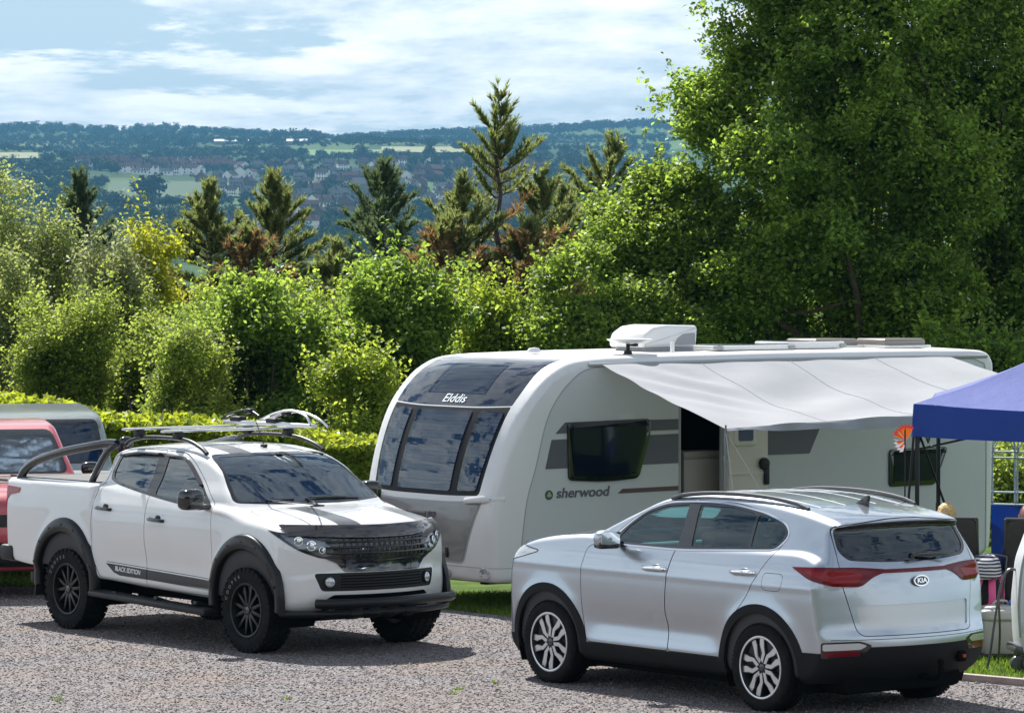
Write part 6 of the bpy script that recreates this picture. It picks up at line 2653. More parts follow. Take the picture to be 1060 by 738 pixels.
def camper():
    p = at_y(26, 560, 47.6)
    root = empty('camper_van', (p.x, p.y, 0), R_(-80), 'pale grey camper van with dark blue curtains drawn across its windows', 'van')
    low = [(1.9, .30), (2.2, .36), (2.25, .6), (2.22, .95), (2.05, 1.03), (1.75, 1.10), (1.2, 1.15), (0, 1.16), (-2.2, 1.16), (-2.4, 1.08), (-2.42, .5), (-2.3, .3), (0, .28)]
    top = [(1.72, 1.0), (1.60, 1.14), (1.42, 1.40), (1.25, 1.62), (1.02, 1.71), (.4, 1.75), (-1.6, 1.75), (-2.2, 1.72), (-2.34, 1.58), (-2.40, 1.05), (-.5, 1.0)]
    f, sh = boxcar(root, low, top, [.95, .92, .865, .80, .72], .94, bowf=.22)
    for x in (1.45, -1.45):
        sh.both('_arch', arch_poly(x, .34, .40, .1))
    ws = round_poly([(.82, 1.20), (.745, 1.655), (-.745, 1.655), (-.82, 1.20)], .05)
    sh.region('windscreen', ws, 'front', frame='ws_trim', fw=.02)
    sh.region('pillar', [(-.03, 1.15), (.03, 1.15), (.03, 1.70), (-.03, 1.70)], 'front', over=('windscreen',))
    sh.both('side_window', round_poly([(1.30, 1.24), (1.10, 1.60), (-2.0, 1.62), (-2.15, 1.24)], .06))
    sh.region('grille', rrect(1.0, .14, .03, 4, 0, .85), 'front')
    k = .7071
    for s, sd in ((1, 'L'), (-1, 'R')):
        sh.region('headlight|' + sd, round_poly([(1.02, .98), (1.30, .96), (1.32, .78), (1.05, .80)], .03), (k, -s * k, k, s * k), over=('body',))
    sh.part('body', 'body', M_VAN, root)
    cen, nor = sh.facedata()
    for i in range(len(sh.C)):
        if sh.C[i] == 'body' and nor[i, 2] > .6 and cen[i, 2] > 1.5:
            sh.C[i] = 'roof'
    sh.part('roof', 'roof', mat('van_roof', (.70, .71, .70), .4, coat=.4), root)
    w = sh.part('windscreen', 'windscreen', G_VAN, root)
    cb = fabric('curtain_blue', (.05, .11, .25), .1, .9, 0)
    o = sh.part('windscreen', 'curtain', cb, w, off=-.07)
    for i, v in enumerate(o.data.vertices):
        v.co.x += .022 * math.sin(v.co.y * 60)
    sh.part('pillar', 'centre_pillar', M_GLOSSBLK, root)
    sh.part('ws_trim', 'windscreen_trim', M_GLOSSBLK, root)
    sh.part('grille', 'grille', M_BLKPLAST, root)
    for sd in 'LR':
        sw = sh.part('side_window|' + sd, 'side_window', G_VAN, root)
        sh.part('side_window|' + sd, 'curtain', cb, sw, off=-.06)
        sh.part('headlight|' + sd, 'headlight', M_CLEAR, root)
    sh.part([q for q in set(sh.C) if q not in ('windscreen', '_arch', 'side_window|L', 'side_window|R')], 'interior_lining', M_CABIN, root, off=-.04)
    for s in (1, -1):
        bm = NB()
        add_super(bm, (.14, .18, .24), (1.40, s * 1.08, 1.36), (0, 0, 0), 3)
        obj('mirror', bm, M_GLOSSBLK, root, 70)
    arch_liner(root, 1.45, .34, .405, .5, .9)
    for x in (1.45, -1.45):
        for s in (1, -1):
            bm = NB()
            add_cyl(bm, .19, .14, (x, s * .84, .32), (R_(90), 0, 0), 24, bev=.02)
            wo = obj('wheel', bm, M_ALLOY, root)
            bm = NB()
            add_lathe(bm, [(.19, -.09), (.30, -.10), (.325, -.06), (.325, .06), (.30, .10), (.19, .09)], 'Y', 36, (x, s * .83, .325))
            obj('tyre', bm, M_TYRE, wo)


red_car()
camper()

# ------------------------------------------------------------------ blue gazebo
M_BLUE = fabric('gazebo_blue', (.002, .040, .29), .18, .55, .25, 7, col2=(.003, .052, .35))
M_BLUE.node_tree.nodes['Principled BSDF'].inputs['Sheen Weight'].default_value = .45
M_BLUE.node_tree.nodes['Principled BSDF'].inputs['Specular IOR Level'].default_value = .5
M_BLUE.node_tree.nodes['Principled BSDF'].inputs['Sheen Tint'].default_value = (.75, .72, .95, 1)
A = at_y(946, 418, 37.0)
gx, gy = Vector((.985, -.17, 0)).normalized(), Vector((.17, .985, 0)).normalized()
ZE, ZP, GW = A.z, A.z + .62, 3.0
gz = empty('gazebo', (A.x, A.y, 0), math.atan2(gx.y, gx.x), 'blue pop-up gazebo with a pale sunlit roof at the right edge', 'gazebo')


def gaz_roof():
    V, Fq = [], []
    n, m = 16, 12
    cs = [(0, 0), (GW, 0), (GW, GW), (0, GW)]
    P = (GW / 2, GW / 2)
    for s in range(4):
        a, b = cs[s], cs[(s + 1) % 4]
        base = len(V)
        for j in range(m + 1):
            for i in range(n + 1):
                u, v = i / n, j / m
                ex, ey = lerp(a[0], b[0], u), lerp(a[1], b[1], u)
                x, y = lerp(ex, P[0], v), lerp(ey, P[1], v)
                # cloth hangs slightly between ridge poles
                z = lerp(ZE, ZP, v) - .07 * math.sin(math.pi * u) * (1 - v) - .05 * math.sin(math.pi * v) + .008 * noise.noise((x * 3, y * 3, 0))
                V.append((x, y, z))
        for j in range(m):
            for i in range(n):
                q = base + j * (n + 1) + i
                Fq.append((q, q + 1, q + n + 2, q + n + 1))
    o = npmesh('canopy', V, Fq, M_BLUE, gz, True)


gaz_roof()
V, Fq = [], []
cs = [(0, 0), (GW, 0), (GW, GW), (0, GW), (0, 0)]
for s in range(4):
    base = len(V)
    a, b = cs[s], cs[s + 1]
    nx_, ny_ = (b[1] - a[1]) / GW, -(b[0] - a[0]) / GW
    for j in range(7):
        for i in range(41):
            u, v = i / 40, j / 6
            sag = .07 * math.sin(math.pi * u)
            x, y = lerp(a[0], b[0], u), lerp(a[1], b[1], u)
            o = .004 + .02 * v * math.sin(u * 17 + s) + .035 * v * math.sin(math.pi * u)
            V.append((x + nx_ * o, y + ny_ * o, ZE - sag * (1 - v) - v * (.30 + .05 * math.sin(math.pi * u))))
    for j in range(6):
        for i in range(40):
            q = base + j * 41 + i
            Fq.append((q, q + 1, q + 42, q + 41))
npmesh('valance', V, Fq, M_BLUE, gz, True)
for (x, y) in ((.03, .03), (GW - .03, .03), (GW - .03, GW - .03), (.03, GW - .03)):
    bm = NB()
    add_box(bm, (.04, .04, ZE - .04), (x, y, (ZE - .04) / 2 + .01), bev=.006)
    add_box(bm, (.05, .05, 1.1), (x, y, .56), bev=.006)
    add_box(bm, (.12, .12, .012), (x, y, .008), bev=.003)
    obj('leg', bm, mat('leg_black', (.02, .02, .022), .4, metal=.4), gz)
bm = NB()
for (a, b) in (((.03, .03), (GW - .03, .03)), ((.03, .03), (.03, GW - .03))):
    for k in range(2):
        p0, p1 = (Vector((*a, 0)), Vector((*b, 0)))
        q0, q1, q2 = p0.lerp(p1, k / 2), p0.lerp(p1, k / 2 + .25), p0.lerp(p1, k / 2 + .5)
        add_tube(bm, [(q0.x, q0.y, ZE - .08), (q2.x, q2.y, ZE - .42)], .010, 6)
        add_tube(bm, [(q0.x, q0.y, ZE - .42), (q2.x, q2.y, ZE - .08)], .010, 6)
obj('truss', bm, mat('leg_black', (.02, .02, .022), .4, metal=.4), gz)
# storm straps at the near corner
bm = NB()
for (p0, p1, w) in (((.05, .02, ZE - .28), (.30, .8, 1.05), .011), ((.30, .8, 1.05), (.52, 1.4, .25), .011), ((.0, -.03, ZE - .3), (-.14, -.1, .02), .012)):
    add_tube(bm, [p0, p1], w, 6)
obj('strap', bm, M_BLKPLAST, gz)
# rear side wall: blue cloth below, clear panel with white lattice loops above
bm = NB()
yb = GW + .02
x0, x1 = .55, 3.0
V, Fq = [], []
for j in range(9):
    for i in range(41):
        u, v = i / 40, j / 8
        V.append((lerp(x0, x1, u), yb + .02 * math.sin(u * 40), lerp(.04, 1.02 - .10 * math.sin(math.pi * min(1, u * 1.2)) + .10, v)))
for j in range(8):
    for i in range(40):
        q = j * 41 + i
        Fq.append((q, q + 1, q + 42, q + 41))
npmesh('side_wall', V, Fq, M_BLUE, gz, True)
M_LACE = mat('lattice_white', (.62, .72, .78), .5)
bm = NB()
for k in range(9):
    cx = x0 + .12 + k * .245
    arch = [(cx - .11, yb, 1.12)] + [(cx - .11 + .11 * (1 - math.cos(t)), yb, 1.62 + .26 * math.sin(t)) for t in np.linspace(0, math.pi, 13)] + [(cx + .11, yb, 1.12)]
    add_tube(bm, arch, .009, 6)
    add_tube(bm, spline([(cx - .11, yb, 1.62), (cx, yb, 1.80), (cx + .11, yb, 1.62)], 6), .007, 6)
for z in (1.10, 1.22, 1.56, 1.62):
    add_tube(bm, [(x0, yb, z), (x1, yb, z - .03)], .010, 6)
obj('window_lattice', bm, M_LACE, gz)

# ------------------------------------------------------------------ windsock on the gazebo leg
wb = at_y(943, 450, 36.85)
ws = empty('windsock', (wb.x, wb.y, wb.z), R_(200), 'small orange and red pleated wind spinner on a stick by the gazebo corner', 'windsock')
bm = NB()
add_tube(bm, [(0.06, 0, -1.6), (0.06, 0, .06)], .008, 6)
obj('stick', bm, M_BLKPLAST, ws)
M_OR = fabric('sock_orange', (.75, .16, .02), .35, .7, .0)
M_RD = fabric('sock_red', (.60, .05, .04), .35, .7, .0)
M_YL = fabric('sock_yellow', (.70, .68, .72), .35, .7, .0)
for nm, a0, a1, r0, npl, cols in (('sock', 20, 125, .150, 8, [M_OR, M_RD, M_YL]), ('streamers', -75, 5, .125, 5, [M_RD, M_YL, M_OR])):
    V, Fq, mi = [], [], []
    for k in range(npl * 2 + 1):
        a = R_(lerp(a0, a1, k / (npl * 2)))
        for j in range(6):
            r = lerp(.008, r0 * (1 - .12 * (k % 2)), j / 5)
            V.append((.045 + r * math.cos(a), .018 * (1 if k % 2 else -1) * j / 5, -.05 + r * math.sin(a)))
    for k in range(npl * 2):
        for j in range(5):
            q = k * 6 + j
            Fq.append((q, q + 1, q + 7, q + 6))
            mi.append((0, 1, 0, 2)[k % 4] if j < 4 else 1)
    npmesh(nm, V, Fq, cols, ws, False, mi)

# ------------------------------------------------------------------ people in folding chairs under the gazebo, seen from behind
M_CHAIRCLOTH = mat('chair_cloth', (.040, .034, .032), .85, var=.2, vscale=25)
M_TUBE = mat('chair_tube', (.12, .12, .125), .35, metal=.8)


def camp_chair(loc, rz, label):
    c = empty('camping_chair', loc, rz, label, 'chair', 'padded camping chairs by the gazebo')
    bm = NB()
    # x forward; high padded back leaning rearwards
    add_super(bm, (.06, .58, .82), (-.30, 0, .80), (0, R_(-14), 0), 12)
    obj('backrest', bm, M_CHAIRCLOTH, c, 60)
    bm = NB()
    add_super(bm, (.52, .54, .08), (.02, 0, .44), (0, R_(-4), 0), 5)
    obj('seat', bm, M_CHAIRCLOTH, c, 60)
    for s in (1, -1):
        bm = NB()
        add_tube(bm, spline([(.30, s * .29, .02), (-.05, s * .30, .45), (-.22, s * .29, .60), (-.42, s * .29, 1.20)], 5), .013, 8)
        add_tube(bm, [(-.36, s * .29, .02), (.25, s * .29, .52)], .013, 8)
        obj('side_frame', bm, M_TUBE, c)
        bm = NB()
        add_box(bm, (.42, .055, .03), (.05, s * .31, .66), bev=.012)
        obj('armrest', bm, M_BLKPLAST, c)
    for x, z in ((-.415, 1.20), (-.36, .03), (.30, .03)):
        bm = NB()
        add_tube(bm, [(x, -.29, z), (x, .29, z)], .013, 8)
        obj('crossbar', bm, M_TUBE, c)
    return c


def skin_body(name, verts, edges, radii, mats, parent, sub=2):
    me = bpy.data.meshes.new(name)
    me.from_pydata(verts, edges, [])
    o = bpy.data.objects.new(name, me)
    COL.objects.link(o)
    md = o.modifiers.new('skin', 'SKIN')
    me.skin_vertices[0].data  # layer made by the modifier
    for i, r in enumerate(radii):
        rr = r if isinstance(r, tuple) else (r, r)
        me.skin_vertices[0].data[i].radius = rr
        me.skin_vertices[0].data[i].use_root = (i == 0)
    sd = o.modifiers.new('sub', 'SUBSURF')
    sd.levels = sub
    sd.render_levels = sub
    dg = bpy.context.evaluated_depsgraph_get()
    nm = bpy.data.meshes.new_from_object(o.evaluated_get(dg))
    bpy.data.objects.remove(o)
    nm.shade_smooth()
    nm.materials.clear()
    return link(name, nm, mats, parent)


def seated_person(loc, rz, label, skin, top, hair, bald=False):
    p = empty('person', loc, rz, label, 'person')
    p.scale = (.90, .90, .90)
    v = [(-.10, 0, .56), (-.16, 0, .80), (-.20, 0, 1.00), (-.19, 0, 1.11), (-.17, 0, 1.19),
         (-.18, .17, 1.03), (-.06, .24, .80), (.16, .20, .72), (.30, .16, .72),
         (-.18, -.17, 1.03), (-.06, -.24, .80), (.16, -.20, .72), (.30, -.16, .72),
         (.02, .10, .54), (.40, .12, .55), (.44, .12, .12), (.56, .13, .07),
         (.02, -.10, .54), (.40, -.12, .55), (.44, -.12, .12), (.56, -.13, .07)]
    e = [(0, 1), (1, 2), (2, 3), (3, 4), (2, 5), (5, 6), (6, 7), (7, 8), (2, 9), (9, 10), (10, 11), (11, 12), (0, 13), (13, 14), (14, 15), (15, 16), (0, 17), (17, 18), (18, 19), (19, 20)]
    r = [(.15, .13), (.15, .12), (.14, .12), .06, .055, .065, .05, .042, .034, .065, .05, .042, .034, .09, .07, .05, .045, .09, .07, .05, .045]
    skin_body('body', v, e, r, top, p)
    bm = NB()
    add_sphere(bm, .1, (-.15, 0, 1.29), (1.02, .80, 1.22), u=28, v=20)
    for q in bm.verts:
        d = q.co - Vector((-.15, 0, 1.29))
        if d.x > 0:
            q.co.x += .018 * max(0, -d.z / .12)           # jaw
    add_sphere(bm, .016, (-.043, 0, 1.275), (1.1, .8, 1.3))
    for s in (1, -1):
        add_sphere(bm, .026, (-.155, s * .082, 1.285), (.75, .4, 1.2))
        add_sphere(bm, .012, (-.062, s * .032, 1.30), (.6, 1.2, .7))
    add_sphere(bm, .02, (-.055, 0, 1.225), (.6, 1.3, .35))
    obj('head', bm, skin, p, 80)
    bm = NB()
    if bald:
        add_sphere(bm, .101, (-.172, 0, 1.275), (.86, .815, 1.02), u=24, v=16)
        bmesh.ops.delete(bm, geom=[q for q in bm.verts if q.co.z > 1.315 or q.co.z < 1.19 or q.co.x > -.13], context='VERTS')
    else:
        add_sphere(bm, .108, (-.165, 0, 1.305), (1.06, .90, 1.20), u=40, v=28)
        bmesh.ops.delete(bm, geom=[q for q in bm.verts if q.co.x > -.095 and q.co.z < 1.335], context='VERTS')
        for q in bm.verts:
            q.co += (q.co - Vector((-.165, 0, 1.3))).normalized() * (.013 * noise.noise(q.co * 24) + .007 * noise.noise(q.co * 60))
    obj('hair', bm, hair, p, 80)
    return p


M_SKIN = mat('skin', (.52, .27, .21), .5)
c1 = at_y(981, 560, 36.6)
camp_chair((c1.x, c1.y, 0), R_(80), 'dark padded camping chair holding the blonde person')
seated_person((c1.x, c1.y, .03), R_(80), 'person with short blonde hair sitting in a dark camping chair, seen from behind', M_SKIN, mat('dark_top', (.03, .03, .05), .8), mat('hair_blonde', (.60, .42, .17), .55, var=.45, vscale=60, bump=.6, bscale=120))
c2 = at_y(1075, 560, 36.4)
camp_chair((c2.x, c2.y, 0), R_(82), 'dark padded camping chair holding the person with the shaved head')
seated_person((c2.x - .10, c2.y, .05), R_(82), 'person with a shaved pink head sitting beside the gazebo wall, seen from behind', mat('skin_pink', (.60, .27, .23), .5), mat('blue_top', (.02, .05, .25), .8), mat('hair_stubble', (.42, .22, .18), .8), True)

# ------------------------------------------------------------------ pushchair with striped hood and pink straps
pc = at_y(1020, 610, 35.9)
pr = empty('pushchair', (pc.x, pc.y, 0), R_(250), 'pushchair with a black and white striped hood and pink straps', 'pushchair')
pr.scale = (.72, .72, .86)


def stripes_mat():
    m, nt, b = nt_new('striped_cloth')
    N, L = nt.nodes, nt.links
    tc = N.new('ShaderNodeTexCoord')
    w = N.new('ShaderNodeTexWave')
    w.bands_direction = 'Z'
    w.inputs['Scale'].default_value = 9
    w.inputs['Distortion'].default_value = 1.2
    w.inputs['Detail'].default_value = 0
    L.new(tc.outputs['Object'], w.inputs['Vector'])
    r = N.new('ShaderNodeValToRGB')
    r.color_ramp.interpolation = 'CONSTANT'
    r.color_ramp.elements[0].color = (.03, .03, .05, 1)
    r.color_ramp.elements[1].color = (.62, .60, .62, 1)
    r.color_ramp.elements[1].position = .5
    L.new(w.outputs[0], r.inputs[0])
    L.new(r.outputs[0], b.inputs['Base Color'])
    b.inputs['Roughness'].default_value = .85
    return m


bm = NB()
add_super(bm, (.34, .36, .34), (-.06, 0, .86), (0, R_(25), 0), 2.6)
bmesh.ops.delete(bm, geom=[q for q in bm.verts if q.co.z < .78], context='VERTS')
obj('hood', bm, stripes_mat(), pr, 60)
bm = NB()
add_super(bm, (.10, .34, .50), (-.08, 0, .56), (0, R_(-14), 0), 4)
add_super(bm, (.32, .34, .09), (.08, 0, .36), (0, R_(-6), 0), 4)
obj('seat', bm, mat('pushchair_black', (.02, .02, .022), .8), pr, 60)
M_PINK = mat('pink_webbing', (.70, .10, .26), .7)
bm = NB()
for s in (1, -1):
    P = spline([(-.10, s * .06, .84), (.02, s * .09, .70), (.06, s * .10, .56), (.02, s * .05, .42)], 6)
    add_tube(bm, P, .045, 8, flat=.4)
    P = spline([(-.16, s * .13, .82), (-.20, s * .15, .66), (-.19, s * .13, .50), (-.14, s * .06, .42)], 6)
    add_tube(bm, P, .050, 8, flat=.4)
obj('strap', bm, M_PINK, pr)
bm = NB()
for s in (1, -1):
    add_tube(bm, [(.34, s * .22, .10), (-.10, s * .20, .62), (-.32, s * .20, 1.0)], .011, 8)
    add_tube(bm, [(-.30, s * .22, .10), (.10, s * .20, .40)], .011, 8)
add_tube(bm, [(-.32, -.20, 1.0), (-.36, 0, 1.02), (-.32, .20, 1.0)], .014, 8)
obj('frame', bm, M_TUBE, pr)
for (x, r) in ((.34, .085), (-.30, .10)):
    for s in (1, -1):
        bm = NB()
        add_lathe(bm, [(r * .7, -.015), (r, -.018), (r, .018), (r * .7, .015)], 'Y', 28, (x, s * .22, r + .002), True)
        add_cyl(bm, r * .68, .012, (x, s * .22, r + .002), (R_(90), 0, 0), 20)
        obj('wheel', bm, M_BLKPLAST, pr)

# ------------------------------------------------------------------ waste water tank, folding stand, white panel
wt = at_y(1036, 676, 35.2)
wt = at_z(1036, 680, 0)
t = empty('waste_tank', (wt.x, wt.y, 0), R_(8), 'grey plastic waste water tank with a ribbed lid on the grass', 'water tank')
t.scale = (.78, .85, .92)
M_TANK = mat('tank_grey', (.36, .34, .31), .5, var=.08, vscale=10)
bm = NB()
add_box(bm, (.46, .30, .34), (0, 0, .20), bev=.03, taper=(1.06, 1.06))
obj('body', bm, M_TANK, t)
bm = NB()
add_super(bm, (.54, .37, .12), (0, 0, .415), (0, 0, 0), 5)
add_super(bm, (.44, .28, .08), (0, 0, .465), (0, 0, 0), 4)
for x in (-.15, 0, .15):
    add_box(bm, (.03, .30, .03), (x, 0, .478), bev=.01)
obj('lid', bm, mat('tank_lid', (.40, .39, .37), .5), t, 60)
bm = NB()
add_tube(bm, spline([(-.10, 0, .49), (-.06, 0, .54), (.06, 0, .54), (.10, 0, .49)], 5), .013, 8)
obj('handle', bm, mat('tank_lid', (.40, .39, .37), .5), t)
bm = NB()
add_box(bm, (.56, .36, .035), (0, 0, .03), bev=.012)
obj('base', bm, M_BLKPLAST, t)
bm = NB()
add_cyl(bm, .05, .05, (.13, -.05, .53), seg=24, bev=.01)
tap = obj('filler_cap', bm, mat('cap_blue', (.02, .15, .55), .4), t)
sd = at_z(1037, 690, 0)
st = empty('folding_stand', (sd.x, sd.y - .25, 0), R_(6), 'grey metal hoop stand leaning over the waste tank', 'stand')
bm = NB()
P = [(-.16, 0, .012)] + spline([(-.14, 0, .10), (-.05, .05, .62), (.0, .06, .80), (.06, .065, .86), (.13, .06, .82), (.17, .05, .62), (.16, 0, .10)], 6) + [(.165, 0, .012)]
add_tube(bm, P, .011, 8)
obj('hoop', bm, M_TUBE, st)
bm = NB()
P = spline([(-.05, .05, .62), (.02, .30, .30), (.03, .40, .014)], 5)
add_tube(bm, P, .010, 8)
add_tube(bm, spline([(.17, .05, .62), (.17, .30, .30), (.17, .40, .014)], 5), .010, 8)
obj('rear_leg', bm, M_TUBE, st)
wp = at_z(1090, 693, 0)
wbx = empty('water_carrier', (wp.x, wp.y, 0), R_(4), 'tall white rolling water carrier with dark castors at the right edge', 'water carrier')
M_WPL = mat('white_plastic', (.72, .75, .78), .4, coat=.2)
bm = NB()
prof = [(-.30, .12), (-.32, .30), (-.335, .60), (-.30, .95), (-.20, 1.22), (-.05, 1.32), (.30, 1.32), (.34, .12)]
add_prism(bm, round_poly(prof, .06, 4), -.22, .22, 'Y', bev=.05)
obj('shell', bm, M_WPL, wbx, 50)
bm = NB()
add_tube(bm, spline([(-.325, -.225, .30), (-.34, -.225, .60), (-.305, -.225, .95), (-.205, -.225, 1.23)], 6), .012, 8)
obj('seam', bm, M_TRIMGREY, wbx)
bm = NB()
add_box(bm, (.36, .40, .07), (-.20, 0, .15), (0, R_(18), 0), .025)
obj('bracket', bm, mat('bracket_grey', (.10, .105, .11), .4, metal=.4), wbx)
for (x, y) in ((-.33, -.16), (-.24, -.20), (.25, -.2), (.25, .2)):
    bm = NB()
    add_lathe(bm, [(.03, -.03), (.065, -.03), (.072, -.015), (.072, .015), (.065, .03), (.03, .03)], 'Y', 24, (x, y, .075), True)
    add_cyl(bm, .03, .05, (x, y, .075), (R_(90), 0, 0), 16)
    obj('castor', bm, mat('bracket_grey', (.10, .105, .11), .4, metal=.4), wbx)

# a dark rucksack leaning by the pushchair
rb = at_z(1014, 664, 0)
rk_ = empty('rucksack', (rb.x, rb.y + .5, 0), R_(20), 'dark rucksack with green loops on the grass behind the silver car', 'rucksack')
bm = NB()
add_super(bm, (.30, .22, .46), (0, 0, .24), (R_(8), 0, 0), 3.5)
obj('bag', bm, mat('rucksack_navy', (.015, .02, .04), .8), rk_, 60)
bm = NB()
add_super(bm, (.22, .08, .20), (0, -.12, .18), (0, 0, 0), 3.5)
obj('pocket', bm, mat('rucksack_black', (.01, .01, .012), .8), rk_, 60)
bm = NB()
add_tube(bm, spline([(-.08, -.06, .44), (-.06, -.10, .54), (.06, -.10, .54), (.08, -.06, .44)], 5), .010, 6)
add_tube(bm, spline([(.12, -.10, .40), (.15, -.16, .28), (.13, -.13, .10)], 5), .010, 6)
obj('loop', bm, mat('strap_green', (.25, .45, .05), .7), rk_)
# ------------------------------------------------------------------ leaves, crowns, hedges
M_BARK = mat('bark', (.075, .060, .048), .9, spec=.15, var=.4, vscale=9, bump=.6, bscale=30)
M_BARKPALE = mat('bark_pale', (.16, .14, .12), .9, spec=.15, var=.4, vscale=9, bump=.5, bscale=30)


def leaf_quads(C_, size, rng, up=.35, elong=1.6):
    """one small folded leaf at every centre"""
    n = len(C_)
    nrm = rng.normal(0, 1, (n, 3))
    nrm[:, 2] = np.abs(nrm[:, 2]) * (1 - up) + up * 1.6
    nrm /= np.linalg.norm(nrm, axis=1, keepdims=True)
    t = np.cross(nrm, rng.normal(0, 1, (n, 3)))
    t /= np.linalg.norm(t, axis=1, keepdims=True) + 1e-9
    b = np.cross(nrm, t)
    s = (size * rng.uniform(.65, 1.35, n))[:, None]
    A = C_ - t * s * .5 * elong
    B = C_ + b * s * .5 + nrm * s * .10
    D = C_ + t * s * .5 * elong - nrm * s * .12
    E = C_ - b * s * .5 + nrm * s * .10
    V = np.stack([A, B, D, E], 1).reshape(-1, 3)
    return V


def crown_points(lobes, nclump, per, rng, clump_r, flat=.7, shell=.55, ztrim=None):
    """leaf centres: clumps spread through the outer volume of overlapping lobes (x,y,z,rx,ry,rz)"""
    L_ = np.array(lobes, float)
    vol = (L_[:, 3] * L_[:, 4] * L_[:, 5]) ** .75
    li = rng.choice(len(L_), nclump, p=vol / vol.sum())
    d = rng.normal(0, 1, (nclump, 3))
    d /= np.linalg.norm(d, axis=1, keepdims=True)
    r = rng.uniform(shell, 1.0, nclump) ** .6
    # ragged outline with pockets left empty
    ph = rng.uniform(.62, 1.22, nclump)
    C_ = L_[li, :3] + d * L_[li, 3:] * (r * ph)[:, None]
    k = 2.6 / clump_r * .28
    q = np.sin(C_[:, 0] * k + 1.7 * np.sin(C_[:, 2] * k * .8)) + np.sin(C_[:, 2] * k * 1.15 + 2 * np.sin(C_[:, 1] * k * .7)) + np.sin(C_[:, 1] * k * .9 + C_[:, 0] * k * .4)
    C_ = C_[q > -.95 + .5 * rng.random(nclump)]
    if ztrim is not None:
        C_ = C_[C_[:, 2] > ztrim]
    n = len(C_)
    cr = clump_r * rng.uniform(.55, 1.35, n)
    P = np.repeat(C_, per, 0) + rng.normal(0, .5, (n * per, 3)) * np.repeat(cr, per)[:, None] * np.array([1, 1, flat])
    return C_, P


def branch_bm(bm, p0, p1, r0, r1, rng, bend=.12, seg=6, n=6):
    p0, p1 = Vector(p0), Vector(p1)
    L_ = (p1 - p0).length
    pts, rr = [], []
    off = Vector(rng.normal(0, 1, 3)) * bend * L_
    for k in range(n + 1):
        t = k / n
        pts.append(p0.lerp(p1, t) + off * math.sin(math.pi * t) * .5 + Vector(rng.normal(0, .015, 3)) * L_ * (1 if 0 < k < n else 0))
        rr.append(lerp(r0, r1, t))
    add_tube(bm, pts, rr, seg)
    return pts


def broadleaf(name, label, base, lobes, mleaf, nclump, per, clump_r, leaf, seed, trunk_r=.12, stems=1, limbs=14, group=None, cat='tree', bark=None, up=.35, shell=.5, twigs=60, crown_name='crown', flat=.7, elong=1.5):
    rng = np.random.default_rng(seed)
    root = empty(name, base, 0, label, cat, group)
    C_, P = crown_points(lobes, nclump, per, rng, clump_r, flat, shell)
    # young shoots sticking out of the outline
    top_ = np.quantile(C_[:, 2], .45)
    cand = C_[C_[:, 2] > top_]
    cen_ = C_.mean(0)
    m_ = min(len(cand), max(60, nclump // 7))
    S0 = cand[rng.permutation(len(cand))[:m_]]
    dr = S0 - cen_
    dr /= np.linalg.norm(dr, axis=1, keepdims=True) + 1e-9
    dr = dr * .7 + np.array([0, 0, .75]) + rng.normal(0, .25, (m_, 3))
    ln = rng.uniform(.9, 2.3, m_) * clump_r
    t_ = rng.uniform(0, 1, (m_, 26))
    Q = S0[:, None] + dr[:, None] * (t_ * ln[:, None])[:, :, None] + rng.normal(0, .035, (m_, 26, 3))
    P = np.concatenate([P, Q.reshape(-1, 3)])
    V = leaf_quads(P, leaf, rng, up, elong)
    npmesh(crown_name, V, np.arange(len(V)).reshape(-1, 4), mleaf, root)
    bm = NB()
    top = max(l[2] + l[5] * .5 for l in lobes)
    cx, cy = np.mean([l[0] for l in lobes]), np.mean([l[1] for l in lobes])
    ends = C_[rng.permutation(len(C_))]
    spines = []
    for s in range(stems):
        q = Vector((cx * .7 + rng.normal(0, .25 * (stems > 1)) * stems ** .5, cy * .7 + rng.normal(0, .25 * (stems > 1)), top * rng.uniform(.55, .8)))
        b0 = Vector((rng.normal(0, .10) * (stems > 1), rng.normal(0, .1) * (stems > 1), -.3))
        spines.append(branch_bm(bm, b0, q, trunk_r * (1 if stems == 1 else rng.uniform(.5, 1)), trunk_r * .25, rng, .06, 8, 10))
    e = 0
    lim = []
    for k in range(limbs):
        sp = spines[k % stems]
        i = int(rng.uniform(2, 8))
        tgt = Vector(ends[e % len(ends)])
        e += 1
        lim.append(branch_bm(bm, sp[i], sp[i].lerp(tgt, .9), trunk_r * .42 * (1 - i / 14), trunk_r * .09, rng, .14, 6, 6))
    for k in range(twigs):
        l = lim[k % len(lim)] if lim else spines[0]
        i = int(rng.uniform(2, 6))
        cand = ends[rng.integers(0, len(ends), 24)]
        d = np.linalg.norm(cand - np.array(l[i]), axis=1)
        tgt = Vector(cand[int(np.argmin(d))])
        branch_bm(bm, l[i], tgt, trunk_r * .12, trunk_r * .04, rng, .12, 4, 4)
    obj('trunk', bm, bark or M_BARK, root, 60)
    return root


